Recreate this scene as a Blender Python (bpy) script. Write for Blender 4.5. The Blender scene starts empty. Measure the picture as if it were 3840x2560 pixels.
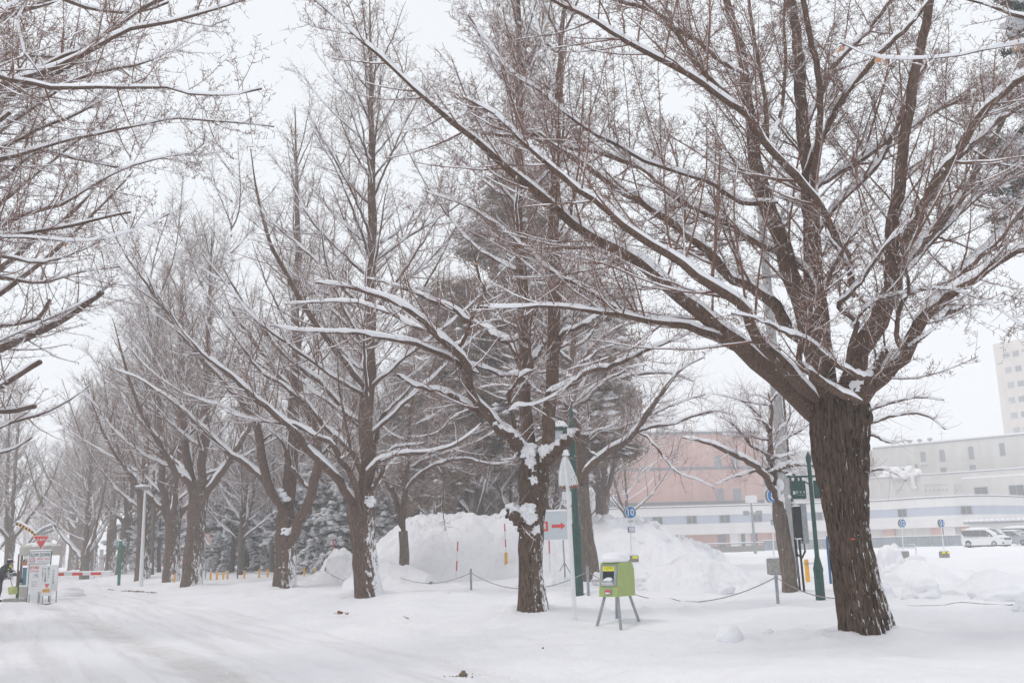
import bpy, math, random
import numpy as np
from mathutils import Matrix, Vector, Euler
R_ = math.radians
SC = bpy.context.scene
COL = SC.collection
rng = np.random.default_rng(11)
random.seed(5)
# ------------------------------------------------------------ camera
F = 3742.0
CAM = np.array([0.0, 0.0, 1.62])
PITCH, ROLL = 0.2015, -0.029
cd = bpy.data.cameras.new('camera')
cam = bpy.data.objects.new('camera', cd); COL.objects.link(cam)
cd.sensor_width = 36.0; cd.lens = F/3840*36.0; cd.clip_start = 0.05; cd.clip_end = 2000
MR = Matrix.Rotation(math.pi/2+PITCH, 3, 'X') @ Matrix.Rotation(ROLL, 3, 'Z')
cam.matrix_world = Matrix.Translation(Vector(CAM)) @ MR.to_4x4()
SC.camera = cam
MRn = np.array(MR)
# ------------------------------------------------------------ light: overcast snowy day
W = bpy.data.worlds.new('World'); SC.world = W; W.use_nodes = True
wn = W.node_tree; wn.nodes.clear()
o_ = wn.nodes.new('ShaderNodeOutputWorld'); bg = wn.nodes.new('ShaderNodeBackground')
sky = wn.nodes.new('ShaderNodeTexSky'); sky.sky_type = 'NISHITA'; sky.sun_disc = False
SUN_EL, SUN_AZ = R_(58), R_(-110)
sky.sun_elevation = SUN_EL; sky.sun_rotation = SUN_AZ
mx = wn.nodes.new('ShaderNodeMix'); mx.data_type = 'RGBA'; mx.inputs[0].default_value = 0.95
# cloud deck: bright near the horizon over the snow, a little darker overhead
tcw = wn.nodes.new('ShaderNodeTexCoord'); sxw = wn.nodes.new('ShaderNodeSeparateXYZ'); mrw = wn.nodes.new('ShaderNodeMapRange')
mrw.inputs[1].default_value = .35; mrw.inputs[2].default_value = 1.0; mxw = wn.nodes.new('ShaderNodeMix'); mxw.data_type = 'RGBA'
mxw.inputs[6].default_value = (9.75, 10.25, 10.7, 1); mxw.inputs[7].default_value = (8.2, 8.1, 8.5, 1)
wn.links.new(tcw.outputs['Generated'], sxw.inputs[0]); wn.links.new(sxw.outputs[2], mrw.inputs[0]); wn.links.new(mrw.outputs[0], mxw.inputs[0]); wn.links.new(mxw.outputs[2], mx.inputs[7])
wn.links.new(sky.outputs[0], mx.inputs[6]); wn.links.new(mx.outputs[2], bg.inputs[0])
bg.inputs[1].default_value = 0.10
wn.links.new(bg.outputs[0], o_.inputs[0])
sl = bpy.data.lights.new('sun', 'SUN'); sl.energy = 1.1; sl.angle = R_(18); sl.color = (1, .97, .93)
sun = bpy.data.objects.new('sun', sl); COL.objects.link(sun)
sd = Vector((math.sin(SUN_AZ)*math.cos(SUN_EL), math.cos(SUN_AZ)*math.cos(SUN_EL), math.sin(SUN_EL)))
sun.rotation_euler = sd.to_track_quat('Z', 'Y').to_euler()
SC.view_settings.view_transform = 'Standard'; SC.view_settings.look = 'None'
SC.view_settings.exposure = 0.0; SC.view_settings.gamma = 1.0
try:
    SC.cycles.volume_bounces = 4; SC.cycles.max_bounces = 8
except Exception: pass

# ------------------------------------------------------------ pixel <-> world helpers (photo pixels, 3840 wide)
def ray(px, py):
    return MRn @ np.array([(px-1920)/F, -(py-1280)/F, -1.0])
def at(px, py, Y):
    r = ray(px, py); return CAM + r*(Y/r[1])
_tab = np.random.default_rng(3).random((256, 256))
def vnoise(x, y):
    xi = np.floor(x).astype(int); yi = np.floor(y).astype(int)
    fx = x-xi; fy = y-yi; fx = fx*fx*(3-2*fx); fy = fy*fy*(3-2*fy)
    g = lambda a, b: _tab[a & 255, b & 255]
    return ((g(xi, yi)*(1-fx)+g(xi+1, yi)*fx)*(1-fy)+(g(xi, yi+1)*(1-fx)+g(xi+1, yi+1)*fx)*fy)*2-1
def fbm(x, y, o=3):
    s = 0; a = 1
    for i in range(o):
        s = s+a*vnoise(x*2**i+17*i, y*2**i+31*i); a *= .5
    return s
def ss(a, b, x):
    t = np.clip((x-a)/(b-a), 0, 1); return t*t*(3-2*t)
def cells(x, y):
    xi = np.floor(x).astype(int); yi = np.floor(y).astype(int); best = np.full(np.shape(x), 9.); val = np.zeros(np.shape(x)); sec = best.copy()
    for dx in (-1, 0, 1):
        for dy in (-1, 0, 1):
            a = (xi+dx) & 255; b = (yi+dy) & 255; cx = xi+dx+_tab[a, b]; cy = yi+dy+_tab[b, (a+77) & 255]; d = (x-cx)**2+(y-cy)**2; n = d < best
            sec = np.where(n, best, np.minimum(sec, d)); val = np.where(n, _tab[(a+31) & 255, b], val); best = np.where(n, d, best)
    e = np.clip((np.sqrt(sec)-np.sqrt(best))*4, 0, 1); return val*e
TB = [(4.7, 13.6), (0.2, 20.4), (-4.2, 29.6), (-9, 38)]
_fr = np.random.default_rng(4)
FP = [(-.75+.28*i+_fr.normal(0, .08), 15.4+.9*_fr.random(), .08) for i in range(7)]+[(2.6+.42*i+_fr.normal(0, .1), 17.0+.12*i+.25*(i % 2)+_fr.normal(0, .08), .07) for i in range(11)]+[(.9+.2*_fr.normal(), 12.4+.5*i+_fr.normal(0, .1), .05) for i in range(8)]
def G(x, y):
    x = np.asarray(x, float); y = np.asarray(y, float)
    s = .896*x+.445*y; t = -.445*x+.896*y
    far = 1-ss(70, 160, y)
    bank = ss(5.0, 8.4, s+.5*vnoise(x/3, y/3))
    lb = ss(-5.5, -8.5, s)
    off = np.maximum(bank, lb)
    z = .30*bank+.35*lb
    z = z-.12*ss(16, 30, s)
    z = z+off*far*(.09*fbm(x/2.6, y/2.6)+.05*fbm(x/.9, y/.9, 2)+.013*vnoise(x/.22, y/.22))
    lump = np.maximum(0, vnoise(x/.42+9, y/.42)-.35)*.17*ss(-.3, .4, vnoise(x/3.1, y/3.1+5))
    z = z+off*far*lump
    road = (1-off)
    c = s-(3.45-.055*t)
    z = z+road*far*(.022*fbm(t/5.0, s/.40)+.014*fbm(x/.45, y/.45, 2)+.02*np.maximum(0, vnoise(x/.25, y/.25)-.45)-.035*np.exp(-(c/.33)**2)-.02*np.exp(-((c+1.9)/.3)**2))
    z = z+.05*road*far*ss(.55, .9, vnoise(t/5, s/1.0+3))
    z = z+.09*np.exp(-((s-6.3+.3*vnoise(t/2, t*0))/.45)**2)*far*(.6+.8*vnoise(t/1.1, s/2))
    for fx, fy, fd in FP: z = z-fd*np.exp(-((x-fx)**2/.022+(y-fy)**2/.03))+.35*fd*np.exp(-((x-fx)**2+(y-fy-.2)**2)/.03)
    for bx, by in TB:
        d2 = (x-bx+.15)**2+(y-by)**2
        z = z+(.17+.09*vnoise(x/.2, y/.2))*np.exp(-d2/.55)-.035*np.exp(-((x-bx+.35)**2+(y-by+.45)**2)/.12)
    return z
def gnd(px, py, zoff=0.0):
    r = ray(px, py)
    d = np.geomspace(4, 400, 4000)
    P = CAM[None]+r[None]*(d/r[1])[:, None]
    h = P[:, 2]-G(P[:, 0], P[:, 1])
    i = np.argmax(h < 0)
    if h[i] >= 0: i = len(d)-1
    return P[i]
def gz(x, y): return float(G(x, y))

# ------------------------------------------------------------ materials
def newmat(name):
    m = bpy.data.materials.new(name); m.use_nodes = True
    nt = m.node_tree; b = nt.nodes['Principled BSDF']; return m, nt, b
def N(nt, typ, **kw):
    n = nt.nodes.new(typ)
    for k, v in kw.items():
        if k[0] == '_': n.inputs[int(k[1:])].default_value = v
        else: setattr(n, k, v)
    return n
def L(nt, a, b): nt.links.new(a, b)
def ramp(nt, fac, stops):
    r = nt.nodes.new('ShaderNodeValToRGB'); cr = r.color_ramp
    while len(cr.elements) > 1: cr.elements.remove(cr.elements[-1])
    cr.elements[0].position = stops[0][0]; c = stops[0][1]; cr.elements[0].color = (*c, 1)
    for p, c in stops[1:]:
        e = cr.elements.new(p); e.color = (*c, 1)
    L(nt, fac, r.inputs[0]); return r
def math_(nt, op, a, b=None, clamp=False):
    n = nt.nodes.new('ShaderNodeMath'); n.operation = op; n.use_clamp = clamp
    for i, v in enumerate((a, b)):
        if v is None: continue
        if isinstance(v, (int, float)): n.inputs[i].default_value = v
        else: L(nt, v, n.inputs[i])
    return n.outputs[0]
def mixc(nt, fac, a, b):
    n = nt.nodes.new('ShaderNodeMix'); n.data_type = 'RGBA'
    for i, v in ((0, fac), (6, a), (7, b)):
        if isinstance(v, tuple): n.inputs[i].default_value = (*v, 1) if len(v) == 3 else v
        elif isinstance(v, (int, float)): n.inputs[i].default_value = v
        else: L(nt, v, n.inputs[i])
    return n.outputs[2]
SNOWC = (.87, .875, .90)
def plain(name, c, rough=.6, metal=0, var=.12, scale=3.0, bump=0.0, spec=.3):
    m, nt, b = newmat(name)
    g = N(nt, 'ShaderNodeNewGeometry'); no = N(nt, 'ShaderNodeTexNoise'); no.inputs['Scale'].default_value = scale
    no.inputs['Detail'].default_value = 5
    L(nt, g.outputs['Position'], no.inputs['Vector'])
    d = tuple(max(0, x*(1-var)) for x in c); e = tuple(min(1, x*(1+var*.6)) for x in c)
    r = ramp(nt, no.outputs[0], [(.3, d), (.7, e)])
    L(nt, r.outputs[0], b.inputs['Base Color'])
    b.inputs['Roughness'].default_value = rough; b.inputs['Metallic'].default_value = metal
    b.inputs['Specular IOR Level'].default_value = spec
    if bump:
        bp = N(nt, 'ShaderNodeBump'); bp.inputs['Strength'].default_value = bump; bp.inputs['Distance'].default_value = .02
        L(nt, no.outputs[0], bp.inputs['Height']); L(nt, bp.outputs[0], b.inputs['Normal'])
    return m
def snowmat(name, dirt=0.0, road=False, grain=.25):
    m, nt, b = newmat(name)
    g = N(nt, 'ShaderNodeNewGeometry')
    n1 = N(nt, 'ShaderNodeTexNoise'); n1.inputs['Scale'].default_value = 7; n1.inputs['Detail'].default_value = 8
    n1.inputs['Roughness'].default_value = .65
    L(nt, g.outputs['Position'], n1.inputs['Vector'])
    n2 = N(nt, 'ShaderNodeTexNoise'); n2.inputs['Scale'].default_value = .5; n2.inputs['Detail'].default_value = 4
    L(nt, g.outputs['Position'], n2.inputs['Vector'])
    col = ramp(nt, n2.outputs[0], [(.35, (.845, .85, .885)), (.65, (.885, .885, .91))]).outputs[0]
    if road:
        sx = N(nt, 'ShaderNodeSeparateXYZ'); L(nt, g.outputs['Position'], sx.inputs[0])
        s = math_(nt, 'ADD', math_(nt, 'MULTIPLY', sx.outputs[0], .896), math_(nt, 'MULTIPLY', sx.outputs[1], .445))
        t = math_(nt, 'ADD', math_(nt, 'MULTIPLY', sx.outputs[0], -.445), math_(nt, 'MULTIPLY', sx.outputs[1], .896))
        c = math_(nt, 'ADD', math_(nt, 'ADD', s, math_(nt, 'MULTIPLY', t, .055)), -3.45)
        n3 = N(nt, 'ShaderNodeTexNoise'); n3.inputs['Scale'].default_value = 2.2; n3.inputs['Detail'].default_value = 9
        n3.inputs['Roughness'].default_value = .7
        L(nt, g.outputs['Position'], n3.inputs['Vector'])
        wob = math_(nt, 'MULTIPLY', math_(nt, 'ADD', n3.outputs[0], -.5), 1.3)
        cw = math_(nt, 'ADD', c, wob)
        m1 = math_(nt, 'SUBTRACT', 1.0, math_(nt, 'MULTIPLY', math_(nt, 'ABSOLUTE', cw), 2.1), True)
        c2 = math_(nt, 'ADD', cw, 1.9)
        m2 = math_(nt, 'MULTIPLY', math_(nt, 'SUBTRACT', 1.0, math_(nt, 'MULTIPLY', math_(nt, 'ABSOLUTE', c2), 2.0), True), .3)
        n4 = N(nt, 'ShaderNodeTexNoise'); n4.inputs['Scale'].default_value = .55; n4.inputs['Detail'].default_value = 3
        L(nt, g.outputs['Position'], n4.inputs['Vector'])
        pat = ramp(nt, n4.outputs[0], [(.35, (0, 0, 0)), (.55, (1, 1, 1))]).outputs[0]
        cv = N(nt, 'ShaderNodeCombineXYZ'); L(nt, math_(nt, 'MULTIPLY', s, 2.6), cv.inputs[0]); L(nt, math_(nt, 'MULTIPLY', t, .16), cv.inputs[1])
        n6 = N(nt, 'ShaderNodeTexNoise'); n6.inputs['Scale'].default_value = 1; n6.inputs['Detail'].default_value = 7; n6.inputs['Distortion'].default_value = .6; L(nt, cv.outputs[0], n6.inputs['Vector'])
        col = mixc(nt, ramp(nt, n6.outputs[0], [(.46, (0, 0, 0)), (.66, (1, 1, 1))]).outputs[0], col, (.76, .755, .775))
        rb = n6.outputs[0]
        mm = math_(nt, 'MULTIPLY', math_(nt, 'MAXIMUM', math_(nt, 'MULTIPLY', m1, math_(nt, 'ADD', math_(nt, 'MULTIPLY', pat, .55), .45)), math_(nt, 'MULTIPLY', m2, pat)), .6)
        col = mixc(nt, mm, col, (.60, .565, .53))
        n5 = N(nt, 'ShaderNodeTexNoise'); n5.inputs['Scale'].default_value = 16; n5.inputs['Detail'].default_value = 6
        L(nt, g.outputs['Position'], n5.inputs['Vector'])
        gr = ramp(nt, n5.outputs[0], [(.60, (0, 0, 0)), (.68, (1, 1, 1))]).outputs[0]
        col = mixc(nt, math_(nt, 'MULTIPLY', math_(nt, 'MULTIPLY', gr, mm), .8), col, (.33, .29, .25))
    if dirt:
        n3 = N(nt, 'ShaderNodeTexNoise'); n3.inputs['Scale'].default_value = 1.3; n3.inputs['Detail'].default_value = 9
        n3.inputs['Roughness'].default_value = .72
        L(nt, g.outputs['Position'], n3.inputs['Vector'])
        k = ramp(nt, n3.outputs[0], [(.60, (0, 0, 0)), (.72, (1, 1, 1))]).outputs[0]
        sn = N(nt, 'ShaderNodeSeparateXYZ'); L(nt, g.outputs['Normal'], sn.inputs[0])
        st = math_(nt, 'SUBTRACT', 1.0, math_(nt, 'MULTIPLY', sn.outputs[2], 1.15), True)
        col = mixc(nt, math_(nt, 'MULTIPLY', math_(nt, 'MULTIPLY', k, st), dirt*2, True), col, (.42, .39, .35))
    L(nt, col, b.inputs['Base Color'])
    b.inputs['Roughness'].default_value = .7; b.inputs['Specular IOR Level'].default_value = .25
    bp = N(nt, 'ShaderNodeBump'); bp.inputs['Strength'].default_value = grain; bp.inputs['Distance'].default_value = .06
    n7 = N(nt, 'ShaderNodeTexNoise'); n7.inputs['Scale'].default_value = 2.1; n7.inputs['Detail'].default_value = 5; L(nt, g.outputs['Position'], n7.inputs['Vector'])
    hsum = math_(nt, 'ADD', n1.outputs[0], math_(nt, 'MULTIPLY', n7.outputs[0], 1.6))
    if road: hsum = math_(nt, 'ADD', hsum, math_(nt, 'MULTIPLY', rb, 1.2))
    L(nt, hsum, bp.inputs['Height']); L(nt, bp.outputs[0], b.inputs['Normal'])
    return m
def barkmat(name, c1, c2, fl=1.0, snow=.0, thr=.62, topsnow=.55, scale=1.0, crev=.35, low=0.0):
    """bark ridges, with snow lying on upward faces and wind-driven flecks"""
    m, nt, b = newmat(name)
    tc = N(nt, 'ShaderNodeTexCoord'); g = N(nt, 'ShaderNodeNewGeometry')
    mp = N(nt, 'ShaderNodeMapping'); mp.inputs['Scale'].default_value = (32*scale, 32*scale, 4.6*scale)
    L(nt, tc.outputs['Object'], mp.inputs[0])
    n1 = N(nt, 'ShaderNodeTexNoise'); n1.inputs['Scale'].default_value = 1; n1.inputs['Detail'].default_value = 4
    n1.inputs['Distortion'].default_value = 1.1; L(nt, mp.outputs[0], n1.inputs['Vector'])
    n2 = N(nt, 'ShaderNodeTexNoise'); n2.inputs['Scale'].default_value = 2.2; L(nt, tc.outputs['Object'], n2.inputs['Vector'])
    base = mixc(nt, n2.outputs[0], c1, c2)
    mpb = N(nt, 'ShaderNodeMapping'); mpb.inputs['Scale'].default_value = (75*scale, 75*scale, 13*scale); L(nt, tc.outputs['Object'], mpb.inputs[0])
    n1b = N(nt, 'ShaderNodeTexNoise'); n1b.inputs['Scale'].default_value = 1; n1b.inputs['Detail'].default_value = 3; L(nt, mpb.outputs[0], n1b.inputs['Vector'])
    hb = math_(nt, 'ADD', n1.outputs[0], math_(nt, 'MULTIPLY', math_(nt, 'ADD', n1b.outputs[0], -.5), .45))
    cr = ramp(nt, hb, [(.34, (crev, crev, crev)), (.46, (.8, .8, .8)), (.56, (1.05, 1.04, 1.03)), (.70, (1.45, 1.40, 1.36))]).outputs[0]
    mul = nt.nodes.new('ShaderNodeMix'); mul.data_type = 'RGBA'; mul.blend_type = 'MULTIPLY'; mul.inputs[0].default_value = 1
    L(nt, base, mul.inputs[6]); L(nt, cr, mul.inputs[7]); col = mul.outputs[2]
    sn = N(nt, 'ShaderNodeSeparateXYZ'); L(nt, g.outputs['Normal'], sn.inputs[0])
    n3 = N(nt, 'ShaderNodeTexNoise'); n3.inputs['Scale'].default_value = 5.0; n3.inputs['Detail'].default_value = 6
    n3.inputs['Roughness'].default_value = .7
    mp3 = N(nt, 'ShaderNodeMapping'); mp3.inputs['Scale'].default_value = (1.6*fl, 1.6*fl, .75*fl)
    L(nt, tc.outputs['Object'], mp3.inputs[0]); L(nt, mp3.outputs[0], n3.inputs['Vector'])
    tn = math_(nt, 'ADD', sn.outputs[2], math_(nt, 'MULTIPLY', math_(nt, 'ADD', n3.outputs[0], -.5), .5))
    mask = math_(nt, 'MULTIPLY', math_(nt, 'ADD', tn, -topsnow), 8.0, True)
    if snow:
        wd = math_(nt, 'ADD', math_(nt, 'MULTIPLY', sn.outputs[0], .9), math_(nt, 'MULTIPLY', sn.outputs[1], -.25))
        w = math_(nt, 'MULTIPLY', math_(nt, 'ADD', wd, .2), snow)
        if low:
            so = N(nt, 'ShaderNodeSeparateXYZ'); L(nt, tc.outputs['Object'], so.inputs[0])
            lo = math_(nt, 'SUBTRACT', 1.0, math_(nt, 'MULTIPLY', so.outputs[2], .45), True)
            w = math_(nt, 'ADD', w, math_(nt, 'MULTIPLY', math_(nt, 'MULTIPLY', lo, math_(nt, 'ADD', wd, .35)), low))
        f = math_(nt, 'ADD', math_(nt, 'ADD', n3.outputs[0], w), math_(nt, 'MULTIPLY', math_(nt, 'SUBTRACT', .5, n1.outputs[0]), .35))
        mask2 = math_(nt, 'MULTIPLY', math_(nt, 'ADD', f, -thr), 14.0, True)
        mask = math_(nt, 'MAXIMUM', mask, mask2)
    col = mixc(nt, mask, col, SNOWC)
    L(nt, col, b.inputs['Base Color']); b.inputs['Roughness'].default_value = .85
    b.inputs['Specular IOR Level'].default_value = .15
    bp = N(nt, 'ShaderNodeBump'); bp.inputs['Strength'].default_value = .8; bp.inputs['Distance'].default_value = .03
    L(nt, hb, bp.inputs['Height']); L(nt, bp.outputs[0], b.inputs['Normal'])
    return m
def twigmat(name, c, top=.3):
    m, nt, b = newmat(name)
    g = N(nt, 'ShaderNodeNewGeometry'); tc = N(nt, 'ShaderNodeTexCoord')
    sn = N(nt, 'ShaderNodeSeparateXYZ'); L(nt, g.outputs['True Normal'], sn.inputs[0])
    no = N(nt, 'ShaderNodeTexNoise'); no.inputs['Scale'].default_value = 3; L(nt, tc.outputs['Object'], no.inputs['Vector'])
    tn = math_(nt, 'ADD', sn.outputs[2], math_(nt, 'MULTIPLY', math_(nt, 'ADD', no.outputs[0], -.5), .9))
    mask = math_(nt, 'MULTIPLY', math_(nt, 'ADD', tn, -top), 6.0, True)
    base = mixc(nt, no.outputs[0], tuple(x*.7 for x in c), tuple(x*1.3 for x in c))
    L(nt, mixc(nt, mask, base, SNOWC), b.inputs['Base Color'])
    b.inputs['Roughness'].default_value = .85; b.inputs['Specular IOR Level'].default_value = .1
    return m
def wallmat(name, c, mortar=None, scale=1.0, streak=.06):
    m, nt, b = newmat(name)
    g = N(nt, 'ShaderNodeNewGeometry')
    n = N(nt, 'ShaderNodeTexNoise'); n.inputs['Scale'].default_value = .6; n.inputs['Detail'].default_value = 5
    mp = N(nt, 'ShaderNodeMapping'); mp.inputs['Scale'].default_value = (1, 1, .25)
    L(nt, g.outputs['Position'], mp.inputs[0]); L(nt, mp.outputs[0], n.inputs['Vector'])
    col = ramp(nt, n.outputs[0], [(.3, tuple(x*(1-streak*2) for x in c)), (.7, tuple(x*(1+streak) for x in c))]).outputs[0]
    if mortar:
        tc = N(nt, 'ShaderNodeTexCoord'); sx = N(nt, 'ShaderNodeSeparateXYZ'); L(nt, tc.outputs['Object'], sx.inputs[0])
        def line(o, sp, w):
            fr = math_(nt, 'FRACT', math_(nt, 'DIVIDE', o, sp)); return math_(nt, 'LESS_THAN', fr, w)
        k = math_(nt, 'MAXIMUM', line(sx.outputs[0], 3.1*scale, .012), line(sx.outputs[2], 3.4*scale, .014))
        col = mixc(nt, math_(nt, 'MULTIPLY', k, .5), col, mortar)
    L(nt, col, b.inputs['Base Color']); b.inputs['Roughness'].default_value = .8; b.inputs['Specular IOR Level'].default_value = .2
    return m
M = dict(
 snow=snowmat('snow', dirt=0, grain=.7), road=snowmat('road_snow', road=True, grain=.45), pile=snowmat('pile_snow', dirt=1.1, grain=.7), cap=snowmat('snow_cap', grain=.1),
 bark1=barkmat('ginkgo_bark_near', (.155, .106, .078), (.092, .064, .050), fl=1.7, snow=.14, thr=.74, low=.12, crev=.17, topsnow=.62),
 bark2=barkmat('ginkgo_bark', (.18, .126, .098), (.122, .087, .07), snow=.15, thr=.72, low=.12, crev=.35, topsnow=.6),
 bark3=barkmat('ginkgo_bark_windblown', (.18, .126, .098), (.122, .087, .07), fl=1.5, snow=.22, thr=.80, low=.22, crev=.35, topsnow=.6),
 smooth=barkmat('smooth_bark', (.20, .165, .14), (.15, .12, .10), snow=.08, thr=.74, crev=.7, scale=.7, topsnow=.5),
 pinebark=barkmat('pine_bark', (.12, .085, .07), (.08, .06, .052), snow=.05, thr=.75, crev=.4),
 limb=barkmat('limb_bark', (.185, .124, .094), (.122, .083, .065), crev=.5, scale=1.4, topsnow=.62),
 twig=twigmat('twig', (.19, .108, .080), top=.14), twigred=twigmat('red_twig', (.23, .135, .11), top=.35),
 needle=plain('needles', (.05, .07, .055), .8, var=.35, scale=2), needle2=plain('frosted_needles', (.29, .215, .17), .8, var=.4, scale=1.5),
 leaf=plain('dry_leaf', (.62, .33, .2), .7, var=.3, scale=30), brownleaf=plain('brown_leaf', (.25, .11, .06), .7, var=.3, scale=20),
 pink=wallmat('pink_tile', (.56, .34, .30), mortar=(.46, .30, .27)), white=wallmat('white_panel', (.74, .73, .72), mortar=(.55, .55, .55), streak=.03),
 grey=wallmat('grey_panel', (.62, .605, .58), mortar=(.40, .40, .39)), bluebd=wallmat('blue_band', (.43, .47, .56), streak=.03),
 dgrey=wallmat('dark_band', (.18, .19, .22)), beige=wallmat('beige_panel', (.58, .52, .47), mortar=(.45, .40, .36)),
 glass=plain('window_glass', (.07, .08, .10), .15, var=.3, scale=.3, spec=.6), frame=plain('window_frame', (.30, .31, .33), .5),
 blind=plain('blinds', (.22, .24, .27), .5, var=.15, scale=.4, spec=.5),
 fence=plain('fence_sheet', (.34, .38, .42), .5), galv=plain('galvanised', (.33, .36, .38), .45, metal=.3, var=.2, scale=12),
 concrete=plain('concrete', (.30, .29, .27), .85, var=.3, scale=9, bump=.3), polec=plain('pole_concrete', (.36, .36, .36), .85, var=.15, scale=5),
 green=plain('green_paint', (.03, .085, .072), .45, var=.25, scale=10), bgreen=plain('bright_green_paint', (.02, .17, .10), .5, var=.2, scale=8),
 lime=plain('lime_paint', (.36, .44, .16), .5, var=.05, scale=8), red=plain('red_paint', (.70, .07, .06), .5, var=.08, scale=10),
 redw=plain('weathered_red', (.62, .11, .09), .6, var=.2, scale=14), wpaint=plain('white_paint', (.75, .76, .77), .5, var=.06, scale=6),
 blue=plain('blue_paint', (.02, .17, .46), .4, var=.05), dblue=plain('dark_blue_paint', (.04, .11, .24), .5),
 yellow=plain('yellow_paint', (.80, .42, .05), .5, var=.1), reflect=plain('yellow_reflector', (.88, .85, .04), .35, var=.02),
 black=plain('black_plastic', (.02, .022, .025), .5, var=.3, scale=8), rubber=plain('rubber', (.02, .02, .022), .8),
 carwhite=plain('white_car_paint', (.78, .79, .80), .25, var=.03, spec=.5), silver=plain('silver_car_paint', (.45, .47, .50), .3, metal=.4, var=.05),
 carglass=plain('car_glass', (.10, .11, .12), .1, var=.2, scale=2, spec=.8), wheel=plain('alloy', (.35, .36, .38), .35, metal=.6),
 text_dk=plain('green_lettering', (.02, .09, .08), .5), ink=plain('black_lettering', (.03, .035, .04), .5), rope=plain('rope', (.30, .28, .26), .8),
 coat=plain('dark_coat', (.018, .020, .032), .9, var=.4, scale=14), skin=plain('skin', (.45, .28, .2), .6), shovel=plain('shovel_plastic', (.55, .62, .22), .5),
 booth=plain('booth_panel', (.50, .48, .44), .6, var=.08), teal=plain('teal_panel', (.06, .20, .26), .4), orange=plain('orange_box', (.5, .2, .11), .6),
 board=plain('pale_board', (.58, .63, .67), .5, var=.03), lampglass=plain('lamp_glass', (.42, .50, .52), .2, spec=.6), brown=plain('brown_post', (.17, .12, .10), .7),
 paleyel=plain('pale_yellow', (.62, .62, .3), .6), dirt=plain('road_dirt', (.2, .15, .11), .9, var=.4, scale=30, bump=.5),
)

# ------------------------------------------------------------ object helpers
def mesh_np(name, V, Fq, mat, parent=None, smooth=True, mats=None, midx=None):
    """V (n,3); Fq (m,4) or (m,3) or list of arrays of those"""
    me = bpy.data.meshes.new(name)
    if not isinstance(Fq, list): Fq = [Fq]
    Fq = [f for f in Fq if len(f)]
    V = np.asarray(V, np.float32)
    me.vertices.add(len(V)); me.vertices.foreach_set('co', V.ravel())
    tot = sum(f.size for f in Fq); npoly = sum(len(f) for f in Fq)
    me.loops.add(tot); me.polygons.add(npoly)
    me.loops.foreach_set('vertex_index', np.concatenate([f.ravel() for f in Fq]).astype(np.int32))
    sizes = np.concatenate([np.full(len(f), f.shape[1]) for f in Fq])
    st = np.concatenate([[0], np.cumsum(sizes)[:-1]]).astype(np.int32)
    me.polygons.foreach_set('loop_start', st)
    sm = smooth if isinstance(smooth, np.ndarray) else np.full(npoly, bool(smooth))
    me.polygons.foreach_set('use_smooth', sm)
    for mm in (mats or [mat]): me.materials.append(mm)
    if midx is not None: me.polygons.foreach_set('material_index', midx.astype(np.int32))
    me.update(calc_edges=True)
    o = bpy.data.objects.new(name, me); COL.objects.link(o)
    if parent is not None: o.parent = parent
    return o
def tag(o, label=None, cat=None, group=None, kind=None):
    if label: o['label'] = label
    if cat: o['category'] = cat
    if group: o['group'] = group
    if kind: o['kind'] = kind
    return o
def thing(name, label, cat, loc=(0, 0, 0), rz=0.0, group=None):
    o = bpy.data.objects.new(name, None); COL.objects.link(o); o.empty_display_size = .2
    o.location = tuple(float(v) for v in loc); o.rotation_euler = (0, 0, rz)
    return tag(o, label, cat, group)
def dup(root, loc, rz=0, label=None, scale=1.0, children=True):
    r = root.copy(); COL.objects.link(r); r.location = tuple(float(v) for v in loc); r.rotation_euler = (0, 0, rz); r.scale = (scale,)*3
    if label: r['label'] = label
    for ch in list(root.children):
        c = ch.copy(); COL.objects.link(c); c.parent = r
        for g in list(ch.children):
            d = g.copy(); COL.objects.link(d); d.parent = c
    return r
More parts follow.
